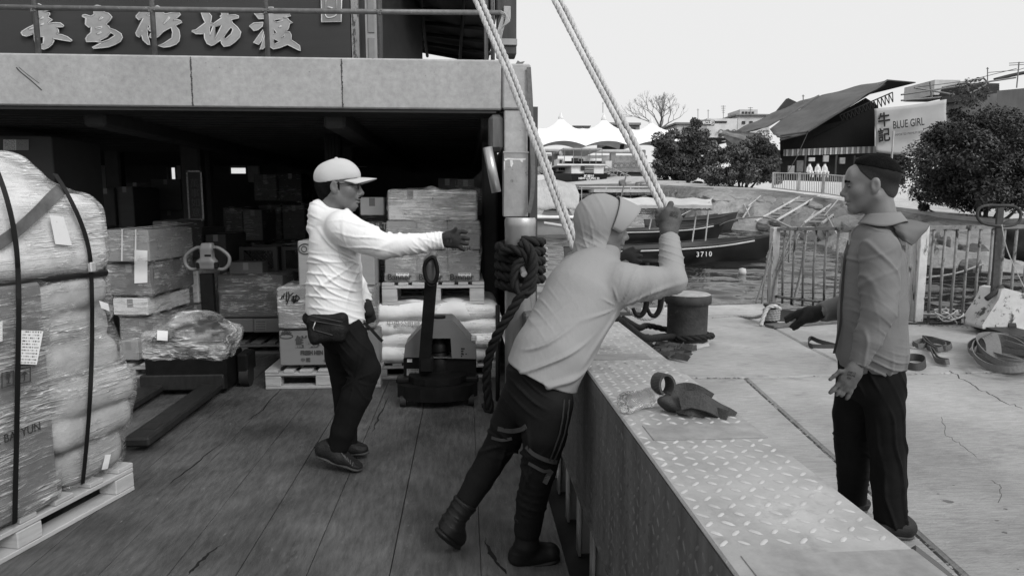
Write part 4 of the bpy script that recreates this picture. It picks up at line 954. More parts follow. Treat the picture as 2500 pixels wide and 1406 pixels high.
for cx in (1760, 1776, 1792):
    c = P(cx, 326, 97.7); MB().tube([(c[0]+.42*math.cos(a), c[1], c[2]+.5*math.sin(a)) for a in np.linspace(0, math.pi, 9)], .08, 4).build('arch_trim', m_mid, t); qbox(cx-5, cx+5, 326, 334, 97.85, .1).build('window', m_drk, t)
block(1800, 1880, 282, 330, 104, 8, .55, 'pale villa with a small stepped parapet', [(1812, 1820, 296, 303), (1830, 1838, 296, 303), (1848, 1856, 296, 303)], roof=3)
block(1806, 1850, 268, 283, 106, 5, .5, 'little stepped roof gable above the pale villa', [(1812+i*8, 1817+i*8, 273, 278) for i in range(4)])
block(1280, 1330, 316, 345, 130, 10, .3, 'distant low roof left of the tent peaks', roof=2)
block(1402, 1440, 309, 340, 130, 10, .4, 'distant pale roof between the left and middle tents', roof=2)
cks = thing('shop_sign', P(1727, 304, 96), 'grey shop sign reading CIRCLE K on a low roof', 'sign')
qbox(1709, 1745, 293, 307, 96, .3, .05).build('sign_board', mat('sign_grey', .16, rough=.5), cks)
put_text('sign_lettering', 'CIRCLE', .52, P(1722.5, 300, 95.85), (1, 0, 0), (0, 0, 1), m_white, cks, bold=.02)
cc = P(1738.5, 300, 95.9); MB().tube([(cc[0]+.28*math.cos(a), cc[1], cc[2]+.28*math.sin(a)) for a in np.linspace(0, 6.283, 14, endpoint=False)], .06, 5, closed=True).build('sign_ring', m_white, cks)
put_text('sign_lettering', 'K', .45, P(1738.5, 300, 95.85), (1, 0, 0), (0, 0, 1), m_white, cks, bold=.02)
for (px, y0, y1, lb) in ((1704, 266, 305, 'thin roof antenna left of the shop sign'), (1729, 268, 293, 'thin antenna standing over the shop sign'), (1766, 258, 290, 'lattice roof aerial right of the shop sign'), (1832, 262, 282, 'thin antenna over the stepped gable'), (2411, 165, 200, 'tall thin pole on the grey waterfront building'), (1961, 232, 250, 'thin pole above the sloping awning'), (1472, 250, 276, 'thin mast on the middle tent peak')):
    Y = 99 if px < 1900 and px != 1472 else (96 if px == 1472 else 40); o = MB().tube([P(px, y1, Y), P(px, y0, Y)], .045 if Y > 50 else .03, 5); 
    if px in (1766, 1832):
        for k in range(4): o.tube([P(px-6+k, y0+2+k*5, Y), P(px+6-k, y0+2+k*5, Y)], .035, 4)
    else: o.tube([P(px-3, y0+3, Y), P(px+3, y0+3, Y)], .02, 4)
    setp(o.build('antenna', m_mid, origin=P(px, y1, Y)), lb, 'antenna')
for (a, b, lb) in (((2236, 214, 40), (2482, 168, 40), 'thin overhead cable above the rooftop scaffolding'), ((2411, 178, 40), (2560, 150, 40), 'thin overhead cable at the top right corner'), ((1975, 318, 34), (1912, 440, 31), 'thin guy rope from the awning corner to the promenade fence')):
    p, q = P(*a), P(*b); setp(MB().tube([p, (p+q)/2-np.array((0, 0, .18)), q], .018, 5).build('cable', m_drk, origin=p), lb, 'cable')
# --- boats
def hull(mb, bow, stern, beam, free, sheer, draft=.25, n=16):
    """open boat hull between bow and stern points on the water"""
    bow = Vector(bow); stern = Vector(stern); ax = (bow-stern); L = ax.length; ax.normalize(); sd_ = V(ax.y, -ax.x, 0).normalized(); vs = []; 
    for i in range(n+1):
        t = i/n; wd = beam/2*(min(1, (.78+.5*t))*(1-max(0, (t-.55)/.45)**2.2)+.01); zt_ = free+sheer*t**3+.1*sheer*(1-t)**2; c = stern+ax*L*t
        over = max(0, t-.8)*.9
        prof = [(-1.0, zt_), (-.98, zt_-.10), (-.86, free*.25), (-.55, -draft*(1-t**4)), (.55, -draft*(1-t**4)), (.86, free*.25), (.98, zt_-.10), (1.0, zt_), (.9, zt_), (.82, zt_-.22), (-.82, zt_-.22), (-.9, zt_)]
        for (s_, z) in prof: vs.append(c+sd_*s_*wd+V(0, 0, z)+ax*over*(z/free))
    k = 12; fs = [tuple(range(k))[::-1], tuple(n*k+j for j in range(k))]
    for i in range(n):
        for j in range(k): fs.append((i*k+j, i*k+(j+1) % k, (i+1)*k+(j+1) % k, (i+1)*k+j))
    mb.add(vs, fs); return ax, sd_, L
def sampan(label, bow_px, stern_px, beam, free, sheer, m_h, trim=True):
    b = W(*bow_px); a = W(*stern_px); t = thing('sampan', (a+b)/2, label, 'boat', 'small boats moored off the shore')
    mb = MB(); ax, sd_, L = hull(mb, b, a, beam, free, sheer); mb.build('hull', m_h, t, auto=35)
    for s_ in (-1, 1):
        pts = []
        for i in range(15):
            tt = i/16; wd = beam/2*(min(1, (.78+.5*tt))*(1-max(0, (tt-.55)/.45)**2.2)+.01); pts.append(Vector(a)+ax*(L*tt+max(0, tt-.8)*.9)+sd_*s_*wd*1.01+V(0, 0, free+sheer*tt**3+.1*sheer*(1-tt)**2))
        if trim: MB().tube([p-V(0, 0, .045) for p in pts], .026, 6).build('rubbing_strake', m_offw, t, smooth=True)
        MB().tube([p+V(0, 0, .01) for p in pts], .03, 6).build('gunwale', m_drk, t, smooth=True)
    for k in (.25, .45, .62):
        c = Vector(a)+ax*L*k; MB().box(c+V(0, 0, free-.1), (beam*.8, .28, .05), rz=math.atan2(sd_.y, sd_.x), ch=.01).build('thwart', m_offw, t)
    return t, Vector(a), ax, sd_, L
t1, a1, ax1, sd1, L1 = sampan('black sampan numbered 3710 with white stripe, nearest of the moored boats', (1868, 630), (1395, 648), 1.5, .40, .26, m_black)
put_text('hull_number', '3710', .185, a1+ax1*(L1*.585)+sd1*.762+V(0, 0, .235), ax1, (0, 0, 1), m_white, t1, bold=.001, spacing=1.35, extrude=.012)
for (px, y0, y1) in ((1722, 588, 493), (1690, 590, 520), (1500, 590, 500), (1585, 560, 510)):
    MB().tube([P(px, y0, 18.2), P(px+10, y1, 18.2)], .02, 6).build('canopy_pole', m_offw, t1)
can = [P(1490, 500, 17.9), P(1738, 498, 18.0), P(1732, 494, 19.6), P(1500, 488, 19.6)]
MB().grid(lambda u, v: tuple(lerp(lerp(can[0], can[1], u), lerp(can[3], can[2], u), v)+np.array((0, 0, .14*math.sin(math.pi*v)+.02*math.sin(u*25)-.05*abs(u-.5)))), 20, 8).build('canopy', mat('canopy_cloth', .5, rough=.6, var=.08, scl=3), t1, smooth=True).modifiers.new('s', 'SOLIDIFY').thickness = .05
qbox(1488, 1740, 501, 509, 17.9, .05).build('canopy_valance', mat('canopy_valance', .4, rough=.7), t1)
fr_ = MB()
for k in range(16): fr_.tube([P(1495+k*15, 508, 17.95), P(1502+k*15, 514, 17.95)], .012, 4); fr_.tube([P(1502+k*15, 514, 17.95), P(1510+k*15, 508, 17.95)], .012, 4)
fr_.tube([P(1490, 514, 17.95), P(1738, 512, 17.95)], .014, 5); fr_.build('canopy_frame', m_mid, t1)
sampan('white-topped dark boat tied just behind the black numbered sampan', (1752, 583), (1480, 592), 1.6, .38, .22, m_black)
sampan('dark wooden sampan with pale rim beyond the white-topped boat', (1785, 560), (1590, 566), 1.5, .42, .3, m_drk, False)
t3, a3, ax3, sd3, L3 = sampan('low work boat with flat frame roof beyond the hooded man', (1600, 500), (1400, 498), 2.0, .5, .2, m_drk)
qbox(1414, 1600, 455, 458, 44, 1.8).build('frame_roof', m_offw, t3); qbox(1450, 1600, 462, 470, 43, 1.8).build('awning', mat('pale_awning', .5, rough=.6), t3)
for px in (1420, 1480, 1540, 1598): MB().tube([P(px, 500, 43.8), P(px, 456, 43.8)], .03, 5).build('roof_pole', m_offw, t3)
setp(MB().tube([P(1512, 500, 30), P(1531, 418, 30)], .035, 6).build('boat_pole', m_mid, origin=P(1512, 500, 30)), 'thin leaning pole rising behind the hooded head', 'pole')
tb = thing('covered_motorboat', W(1350, 560), 'white motorboat under a pale tarpaulin beside the corner post', 'boat')
Yt = 26.0
mb = MB(); hull(mb, W(1268, 570), W(1425, 566), 2.0, .62, .2); mb.build('hull', m_white, tb, auto=35)
tv = [(1286, 512), (1300, 460), (1345, 437), (1392, 446), (1412, 512)]
MB().grid(lambda u, v: tuple(P(lerp(1284, 1414, u)+(0 if v < .5 else lerp(14, -18, u)*(v-.5)*1.2), lerp(512, 437+14*abs(u-.45)*2, v**.8)+2*math.sin(u*22+v*4)*(1-v), Yt+1.6*v**1.5)), 26, 14).build('tarpaulin', mat('pale_tarp', .42, rough=.7, var=.12, scl=3, st=(3, 1, 1), bump=.6, bsc=5, bdist=.08), tb, smooth=True).modifiers.new('s', 'SOLIDIFY').thickness = .04
quad([(1318, 530, 25.6), (1333, 507, 26.2), (1386, 506, 26.2), (1402, 532, 25.6)], .05, 'windscreen', mat('smoked_screen', .1, rough=.15), tb)
qbox(1284, 1412, 527, 536, 25.3, 1.2, .05).build('deck_edge', m_white, tb)
MB().tube([P(1328, 545, 24.9), P(1380, 553, 24.9), P(1410, 549, 24.9)], .06, 8).build('fender_pole', m_offw, tb)
fb = thing('passenger_ferry', W(1430, 455), 'black-hulled double-deck passenger boat moored by the pier stairs', 'boat')
z0 = wz(84)-.1; zt1 = P(1430, 424, 84)[2]
plan = [P(1484, 430, 84), P(1394, 430, 84), P(1350, 430, 91), P(1362, 430, 102), P(1470, 430, 104)]
hv = [(p[0], p[1], zt1+(.35 if i in (2, 3) else 0)) for i, p in enumerate(plan)]+[(lerp(p[0], P(1425, 430, 92)[0], .16), lerp(p[1], 92, .1), z0) for p in plan]
MB().add(hv, [(0, 1, 2, 3, 4), (9, 8, 7, 6, 5)]+[(i, (i+1) % 5, 5+(i+1) % 5, 5+i) for i in range(5)]).build('hull', m_black, fb)
qbox(1395, 1474, 404, 424, 84.6, 12).build('lower_cabin', m_white, fb); qbox(1362, 1396, 402, 419, 90.5, 8).build('side_cabin', m_white, fb)
for k in range(6): qbox(1364+k*5.4, 1368.5+k*5.4, 405, 416, 90.3, .1).build('window', m_glass, fb)
qbox(1428, 1450, 405, 424, 84.45, .1).build('door_opening', m_drk, fb); qbox(1418, 1427, 406, 416, 84.45, .1).build('window', m_glass, fb)
for k in range(4): MB().tube([P(1428, 409+k*4, 84.3), P(1450, 409+k*4, 84.3)], .04, 4).build('door_rail', m_offw, fb)
qbox(1360, 1478, 401, 404, 84.2, 14).build('upper_deck', m_white, fb); qbox(1376, 1470, 362, 365, 85, 12).build('canopy_roof', mat('canopy_grey', .4, rough=.6), fb)
for px in (1378, 1400, 1420, 1440, 1455, 1470): MB().tube([P(px, 402, 85), P(px, 364, 85)], .05, 5).build('canopy_post', m_mid, fb)
qbox(1376, 1470, 394, 400, 88, .2).build('seat_row', m_black, fb); qbox(1396, 1412, 386, 398, 90, .4).build('locker', m_mid, fb); qbox(1438, 1470, 387, 393, 87, .2).build('rail_board', m_white, fb); qbox(1414, 1424, 388, 396, 87, .3).build('locker', m_drk, fb)
qbox(1360, 1376, 388, 402, 88, 3).build('wheelhouse', m_white, fb); qbox(1366, 1372, 391, 399, 87.9, .1).build('window', m_glass, fb)
c = P(1370, 375, 87); MB().lathe((c[0], c[1], c[2]), [(0, .32), (.22, .22), (.3, 0), (.22, -.22), (0, -.32)], 12).build('lamp_globe', m_white, fb, smooth=True)
put_text('hull_lettering', '新龍廿', .42, P(1438, 431, 83.9), (1, 0, 0), (0, 0, 1), m_white, fb, bold=.01); put_text('hull_lettering', 'NEW LOONG 20', .34, P(1438, 436, 83.9), (1, 0, 0), (0, 0, 1), m_white, fb, bold=.012)
put_text('hull_lettering', '香港', .3, P(1438, 440.5, 83.9), (1, 0, 0), (0, 0, 1), m_white, fb)
# floating buoy
bc = W(1812, 668); setp(MB().lathe((bc[0], bc[1], bc[2]-.03), [(0, .17), (.08, .15), (.1, .06), (.08, 0), (0, -.03)], 12).build('float', m_offw, smooth=True, origin=bc), 'small pale float on the water left of the fence', 'float')
# ================================================================ CARGO IN AND BEFORE THE HOLD
def hit(S, px, py, t0=1.5, t1=12.0, off=0.0):
    d = ray(px, py); d = d/np.linalg.norm(d); t = t0
    for _ in range(160):
        q = (CAM+d*t).astype(np.float32)[None]; v = float(S.field(q)[0])-off
        if v < .0015: break
        t += max(v*.7, .001)
        if t > t1: return None
    return CAM+d*t
def label_mat(name, ink=.06, paper=.8, rows=11.0, dens=.5):
    if name in MATS: return MATS[name]
    m = bpy.data.materials.new(name); m.use_nodes = True; nt = m.node_tree; nt.nodes.clear()
    out = _n(nt, 'ShaderNodeOutputMaterial'); b = _n(nt, 'ShaderNodeBsdfPrincipled'); nt.links.new(b.outputs[0], out.inputs[0]); b.inputs['Roughness'].default_value = .5
    uv = _n(nt, 'ShaderNodeUVMap'); sp = _n(nt, 'ShaderNodeSeparateXYZ'); nt.links.new(uv.outputs[0], sp.inputs[0])
    rv = _math(nt, 'MULTIPLY', sp.outputs[1], rows); fl = _math(nt, 'FLOOR', rv); fr_ = _math(nt, 'FRACT', rv)
    cb = _n(nt, 'ShaderNodeCombineXYZ'); nt.links.new(_math(nt, 'MULTIPLY', sp.outputs[0], 16.0), cb.inputs[0]); nt.links.new(_math(nt, 'MULTIPLY', fl, 3.7), cb.inputs[1])
    n1 = _noise(nt, cb.outputs[0], 1.6, 4, .75); k = _math(nt, 'GREATER_THAN', n1, 1-dens)
    k = _math(nt, 'MULTIPLY', k, _math(nt, 'MULTIPLY', _math(nt, 'GREATER_THAN', fr_, .3), _math(nt, 'LESS_THAN', fr_, .8)))
    mg = _math(nt, 'MULTIPLY', _math(nt, 'GREATER_THAN', sp.outputs[0], .08), _math(nt, 'LESS_THAN', sp.outputs[0], .92)); k = _math(nt, 'MULTIPLY', k, mg)
    mx = _n(nt, 'ShaderNodeMix', data_type='FLOAT'); nt.links.new(k, mx.inputs[0]); mx.inputs[2].default_value = paper; mx.inputs[3].default_value = ink
    nt.links.new(mx.outputs[0], b.inputs['Base Color']); MATS[name] = m; return m
def grid_uv(name, fn, nu, nv, m, parent):
    me = MB().grid(fn, nu, nv).mesh(name); uv = me.uv_layers.new(name='UVMap')
    for p in me.polygons:
        for li in p.loop_indices:
            vi = me.loops[li].vertex_index; uv.data[li].uv = ((vi//(nv+1))/nu, 1-(vi % (nv+1))/nv)
    return link_mesh(name, me, m, parent, True)
def stick_label(S, quadpx, parent, m, off=.014, name='paper_label', n=5):
    a, b, c, d = [np.array(q, float) for q in quadpx]
    def f(u, v):
        q = (a*(1-u)+b*u)*(1-v)+(d*(1-u)+c*u)*v; p = hit(S, q[0], q[1], off=off); return tuple(p)
    return grid_uv(name, f, n, n, m, parent)
LBL = label_mat('shipping_label'); LBL2 = label_mat('plain_label', dens=.36, rows=7); LBLW = label_mat('blank_label', dens=.12, rows=4)
m_carton = mat('brown_carton', .14, rough=.8, var=.12, scl=4, st=(1, 1, 6), big=.12, spec=.15)
m_carton2 = mat('pale_carton', .30, rough=.8, var=.1, scl=4, st=(1, 1, 5), spec=.15)
m_cartonw = mat('white_carton', .68, rough=.75, var=.08, scl=4, spec=.15)
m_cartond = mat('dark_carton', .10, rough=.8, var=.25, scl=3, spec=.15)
m_sack = mat('woven_sack', .36, rough=.85, var=.18, scl=9, bump=.5, bsc=24, spec=.2)
m_sackw = mat('white_sack', .85, rough=.7, var=.07, scl=6, bump=.4, bsc=12, bdist=.02)
m_sackw2 = mat('pale_woven_cover', .70, rough=.75, var=.14, scl=7, bump=.5, bsc=20)
m_tape = mat('packing_tape', .24, rough=.3, var=.1)
m_wood = mat('pallet_wood', .38, rough=.85, var=.3, scl=4, st=(1, 1, 8), bump=.3, bsc=20, bst=(1, 1, 10), spot=(.66, 5, .16, .1))
m_woodp = mat('pale_new_wood', .42, rough=.8, var=.25, scl=3, st=(1, 1, 9), bump=.25, bsc=20, bst=(1, 1, 12))
m_strapb = mat('black_strap', .008, rough=.4, var=.2)
m_strapw = mat('white_strap', .6, rough=.4, var=.1)
FILM = film_mat('stretch_film', .18, .95, 30, .10); FILM_H = film_mat('stretch_film_heavy', .7, .95, 34, .25, tilt2=-.35); FILM_D = film_mat('stretch_film_thin', .06, .65, 26, .14)
FILM_L = film_mat('stretch_film_slant', .13, .95, 34, -.42, tilt2=-.22)
def carton(parent, c, size, rz=0.0, m=None, tape=True, name='carton', ch=.008):
    o = MB().box(c, size, rz, ch).build(name, m or m_carton, parent)
    if tape:
        R = Matrix.Rotation(rz, 3, 'Z'); c = Vector(c)
        MB().box(c+R @ V(0, 0, size[2]/2+.0008), (size[0]*.97, .05, .0012), rz).build('tape', m_tape, o)
        MB().box(c+R @ V(0, -size[1]/2-.0006, size[2]/2-.04), (.05, .001, .07), rz).build('tape', m_tape, o)
    return o
def pallet(c, size, rz, label, m, group='wooden pallets', thick=.022, blk=.085, nb=7):
    """flat pallet: top boards across the front, nine blocks, three runners; c is the centre on the floor"""
    t = thing('pallet', c, label, 'pallet', group); R = Matrix.Rotation(rz, 3, 'Z'); c = Vector(c); L, Wd, H = size
    for k in range(nb):
        x = -L/2+.05+(L-.1)*k/(nb-1); MB().box(c+R @ V(x, 0, H-thick/2), (.1 if k % 2 == 0 else .08, Wd, thick), rz, .003).build('top_board', m, t)
    for j in (-1, 0, 1):
        MB().box(c+R @ V(0, j*(Wd/2-.05), H-thick*1.5-.002), (L, .1, thick), rz, .003).build('stringer_board', m, t)
        for i in (-1, 0, 1): MB().box(c+R @ V(i*(L/2-.06), j*(Wd/2-.05), (H-2*thick+thick)/2-.002), (.12, .1, H-3*thick-.006), rz, .004).build('block', m, t)
        MB().box(c+R @ V(0, j*(Wd/2-.05), thick/2), (L, .1, thick), rz, .003).build('runner_board', m, t)
    return t
def film_box(parent, boxes, rad=.03, k=.10, m=FILM, vox=.02, lump=.004, seed=1, zs=None, cap=True):
    """a film skin pulled tight round a stack of boxes [(centre, size, rz)]"""
    S = SDF()
    for (c, s_, rz) in boxes: S.bx(c, [d/2+.010 for d in s_], rad, np.array(Matrix.Rotation(-rz, 3, 'Z')), k)
    me = S.mesh('film', vox, disp=lambda q: lump*fbm(q*14, seed, 2)); link_mesh('film', me, m, parent, True); return S
# ---------------------------------------------------------------- big wrapped load, left foreground
R0 = np.array((-1.69, 3.45, 0)); ev = np.array((-.259, -.966, 0)); nv_ = np.array((.966, -.259, 0)); rzL = math.atan2(ev[1], ev[0])
def LP(t, s_, z): return R0+ev*t-nv_*s_+np.array((0, 0, z))
pallet(LP(.6, .5, 0), (1.2, 1.0, .145), rzL, 'pale pallet under the tall strapped load in the left foreground', m_woodp)
RL = np.stack([ev, nv_, np.array((0, 0, 1.))])
load = thing('wrapped_pallet_load', LP(.6, .5, .145), 'tall film-wrapped load of sacks and cartons held by black straps, left foreground', 'pallet load')
MB().box(LP(.81, .5, .63), (.74, 1.0, .97), rzL, .012).build('carton', m_carton, load)
S_s = SDF(); rr = random.Random(4)
for i, (t_, z_, out, hz, ht) in enumerate(((.20, .255, .00, .12, .20), (.22, .42, .035, .085, .23), (.20, .56, .055, .08, .22), (.21, .72, .0, .10, .22), (.20, .88, -.03, .09, .20), (.23, 1.03, -.02, .09, .22))):
    S_s.bx(LP(t_, .46-out, z_), (ht, .46, hz), hz*.85, RL, .02)
link_mesh('sacks', S_s.mesh('sacks', .014, disp=lambda q: .012*fbm(q*9, 2, 3)), m_sack, load, True)
S_u = SDF(); S_u.bx(LP(.66, .54, 1.31), (.63, .53, .19), .10, RL, .06); S_u.bx(LP(.86, .56, 1.47), (.64, .47, .19), .15, RL, .10)
link_mesh('bale', S_u.mesh('bale', .016, disp=lambda q: .016*fbm(q*6, 5, 3)), m_sackw2, load, True)
MB().box(LP(.64, .54, 1.115), (1.20, 1.04, .03), rzL, .008).build('black_sheet', m_strapb, load)
S_f = SDF(); S_f.bx(LP(.81, .5, .63), (.39, .512, .49), .03, RL, .05)
for (t_, z_, out, hz, ht) in ((.20, .255, .00, .12, .20), (.22, .42, .035, .085, .23), (.20, .56, .055, .08, .22), (.21, .72, .0, .10, .22), (.20, .88, -.03, .09, .20), (.23, 1.03, -.02, .09, .22)): S_f.bx(LP(t_, .46-out, z_), (ht+.012, .472, hz+.012), hz*.85, RL, .07)
link_mesh('film', S_f.mesh('film', .014, disp=lambda q: .006*fbm(q*12, 7, 3)), FILM_L, load, True)
S_f2 = SDF(); S_f2.bx(LP(.66, .54, 1.31), (.642, .542, .202), .10, RL, .06); S_f2.bx(LP(.86, .56, 1.47), (.654, .484, .204), .15, RL, .14)
link_mesh('film', S_f2.mesh('film', .014, disp=lambda q: .016*fbm(q*6, 5, 3)+.005*fbm(q*26, 3, 2)), film_mat('stretch_film_bale', .34, .9, 26, .10, tilt2=-.5), load, True)
class Uni:
    def __init__(s, *a): s.a = a
    def field(s, q):
        d = s.a[0].field(q)
        for b in s.a[1:]: d = np.minimum(d, b.field(q))
        return d
S_all = Uni(S_f, S_f2)
def strap_on(S, pts, wd, name, m, parent, off=.012, n=26):
    p = np.array(catmull([(x, y, 0) for x, y in pts], 8))[:, :2]; hs = [hit(S, x, y, off=off) for x, y in p]; hs = [h for h in hs if h is not None]
    hs = np.array(hs); ks = np.ones(5)/5
    if len(hs) > 8:
        pad = np.concatenate([hs[:1]]*2+[hs]+[hs[-1:]]*2); hs = np.stack([np.convolve(pad[:, k], ks, 'valid') for k in range(3)], 1)
    return MB().strip(list(hs), tuple(ev), wd, .003).build(name, m, parent)
s1 = strap_on(S_all, [(-12, 405), (12, 470), (32, 550), (43, 640), (46, 760), (44, 880), (41, 1050), (38, 1180), (36, 1285)], .022, 'load_strap', m_strapb, load, off=.02)
s2 = strap_on(S_all, [(128, 415), (160, 465), (192, 530), (213, 590), (222, 650), (225, 760), (224, 870), (218, 1000), (209, 1110), (200, 1198)], .022, 'load_strap', m_strapb, load, off=.02)
h = hit(S_all, 224, 652, off=.024); MB().box(h, (.03, .02, .045), rzL, .004).build('buckle', mat('bright_buckle', .6, rough=.3, metal=.5), s2)
strap_on(S_all, [(-10, 600), (40, 565), (95, 515), (130, 480), (158, 455)], .05, 'dark_webbing', mat('faded_webbing', .12, rough=.8, var=.4, scl=20), load, off=.004)
stick_label(S_all, [(121, 525), (155, 530), (176, 600), (135, 596)], load, LBL2); stick_label(S_all, [(242, 734), (264, 741), (268, 760), (247, 752)], load, LBL2)
stick_label(S_all, [(52, 806), (106, 808), (90, 890), (46, 888)], load, LBL); stick_label(S_all, [(-8, 790), (6, 782), (6, 832), (-8, 838)], load, LBL); stick_label(S_all, [(257, 1110), (271, 1108), (263, 1144), (248, 1146)], load, LBL2)
mi = mat('carton_ink', .035, rough=.8)
def facept(px, py, off=.016):
    d = ray(px, py); t = ((R0+nv_*off-CAM)@nv_)/(d@nv_); return CAM+d*t
def ftext(body, px, py, size, **kw): return put_text('carton_lettering', body, size, facept(px, py), -ev, (0, 0, 1), mi, load, **kw)
for x0, x1 in ((5, 33), (45, 74)):
    MB().tube([facept(x0, 910 if x0 < 40 else 900), facept(x1, 905 if x0 < 40 else 896), facept(x1, 938 if x0 < 40 else 930), facept(x0, 947 if x0 < 40 else 936)], .003, 4, closed=True).build('handling_mark', mi, load)
um = MB(); um.add([facept(60, 905), facept(50, 917), facept(56, 914), facept(60, 917), facept(64, 913), facept(70, 914)], [(0, 1, 2), (0, 2, 3), (0, 3, 4), (0, 4, 5)]); um.strip([facept(60, 910), facept(60, 928), facept(57, 929)], tuple(ev), .004, .001); um.build('handling_mark', mi, load)
gl = MB(); gl.add([facept(15, 912), facept(26, 909), facept(25, 920), facept(21, 924), facept(16, 921)], [(0, 1, 2, 3, 4)]); gl.strip([facept(21, 922), facept(21, 934)], tuple(ev), .004, .001); gl.strip([facept(15, 936), facept(26, 934)], (0, 0, 1), .004, .001); gl.build('handling_mark', mi, load)
ftext('EX BAI YUN', 38, 1062, .05, sx=.9)
# ---------------------------------------------------------------- second stack: strapped cartons
def cart_px(px0, px1, py0, py1, Y, dep, rz=0.0, **kw):
    a = P(px0, py1, Y); b = P(px1, py0, Y); c = ((a[0]+b[0])/2, Y+dep/2, (a[2]+b[2])/2); sz = (abs(b[0]-a[0]), dep, abs(b[2]-a[2])); return (c, sz, rz)
st2 = thing('wrapped_carton_stack', P(360, 890, 5.9), 'film-wrapped stack of strapped grey cartons behind the tall strapped load', 'pallet load')
bx2 = [cart_px(258, 372, 562, 640, 5.75, .75, -.08), cart_px(265, 378, 644, 722, 5.8, .75, -.05), cart_px(285, 372, 728, 770, 5.8, .7, -.1), cart_px(290, 395, 775, 830, 5.85, .7, .05), cart_px(300, 346, 832, 880, 5.75, .6, -.1)]
for i, b in enumerate(bx2):
    o = carton(st2, b[0], b[1], b[2], (m_carton2, m_carton, m_cartonw, m_carton, m_carton2)[i])
Sb = film_box(st2, [b for b in bx2], .04, .06, FILM, .018, .006, 4)
for (px) in (312, 345):
    b = bx2[0]; x = P(px, 560, 5.75)[0]; MB().strip([(x-.04, 5.70, P(px, 636, 5.75)[2]), (x-.03, 5.72, P(px, 560, 5.72)[2]), (x+.16, 6.4, P(px, 556, 5.72)[2]+.02)], (1, 0, 0), .012, .002).build('white_band', m_strapw, st2)
stick_label(Sb, [(388-60, 610), (420-60, 612), (420-60, 690), (388-60, 692)], st2, LBL2, off=.004)
st3 = thing('carton_stack', P(430, 830, 6.6), 'stack of mixed cartons between the strapped stack and the bagged truck handle', 'carton stack')
bx3 = [cart_px(378, 432, 540, 640, 6.5, .6), cart_px(384, 430, 640, 700, 6.5, .6, .05), cart_px(430, 482, 662, 740, 6.7, .6), cart_px(380, 450, 705, 760, 6.5, .5), cart_px(430, 480, 745, 800, 6.7, .5), cart_px(380, 440, 765, 860, 6.6, .6)]
for i, b in enumerate(bx3): carton(st3, b[0], b[1], b[2], (m_carton, m_carton2, m_cartonw, m_carton, m_carton2, m_carton)[i])
Sb3 = film_box(st3, bx3, .04, .05, FILM_D, .022, .006, 6)
stick_label(Sb3, [(390, 620), (426, 612), (428, 690), (392, 696)], st3, LBL2, off=.004)
pallet((P(360, 880, 6.1)[0], 6.2, 0), (1.0, .9, .12), 0, 'worn pallet under the strapped grey cartons', m_wood)
# ---------------------------------------------------------------- dark goods deep in the hold
rg = random.Random(21)
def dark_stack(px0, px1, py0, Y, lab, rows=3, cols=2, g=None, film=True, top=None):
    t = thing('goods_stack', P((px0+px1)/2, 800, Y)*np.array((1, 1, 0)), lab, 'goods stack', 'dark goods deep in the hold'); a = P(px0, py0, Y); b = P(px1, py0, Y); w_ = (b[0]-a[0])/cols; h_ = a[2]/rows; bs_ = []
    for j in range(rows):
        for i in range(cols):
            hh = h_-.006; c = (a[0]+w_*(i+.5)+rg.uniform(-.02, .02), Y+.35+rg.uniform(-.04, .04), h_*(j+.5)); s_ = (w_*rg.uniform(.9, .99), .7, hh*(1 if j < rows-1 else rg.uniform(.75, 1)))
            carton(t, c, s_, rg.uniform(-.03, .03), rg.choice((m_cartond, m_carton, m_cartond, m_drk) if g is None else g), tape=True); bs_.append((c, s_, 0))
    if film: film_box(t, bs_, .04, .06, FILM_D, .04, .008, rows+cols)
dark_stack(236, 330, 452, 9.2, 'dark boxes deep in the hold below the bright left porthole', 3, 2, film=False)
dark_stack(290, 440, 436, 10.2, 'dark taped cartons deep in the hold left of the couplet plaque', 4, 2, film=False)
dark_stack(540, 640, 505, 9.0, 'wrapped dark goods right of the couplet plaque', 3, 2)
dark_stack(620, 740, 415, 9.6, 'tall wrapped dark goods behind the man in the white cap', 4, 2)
dark_stack(870, 1010, 480, 7.6, 'brown boxes stacked to the right of the white cap', 4, 2, (m_carton, m_carton2))
dark_stack(1068, 1160, 432, 7.4, 'dark cartons rising above the film-wrapped boxes', 4, 2, (m_carton, m_cartond))
dark_stack(1128, 1204, 450, 6.6, 'wrapped brown stack between the film-wrapped boxes and the corner post', 5, 1, (m_carton,))
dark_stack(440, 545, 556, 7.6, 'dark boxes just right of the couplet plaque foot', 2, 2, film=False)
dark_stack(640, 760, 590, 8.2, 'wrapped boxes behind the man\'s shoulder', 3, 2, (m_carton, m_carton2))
# old appliance boxes at upper left
ul = thing('label_carton', P(50, 380, 6.4), 'tall carton with two white address labels at the left edge', 'carton')
b = cart_px(-60, 125, 332, 640, 6.3, .8); carton(ul, b[0], b[1], 0, mat('grey_carton', .10, rough=.8, var=.1), tape=False)
for (x0, x1) in ((8, 40), (41, 70)):
    grid_uv('paper_label', lambda u, v: tuple(P(x0+(x1-x0)*u, 341+26*v, 6.29)), 1, 1, LBL if x0 < 20 else label_mat('dim_label', paper=.35, dens=.45), ul)
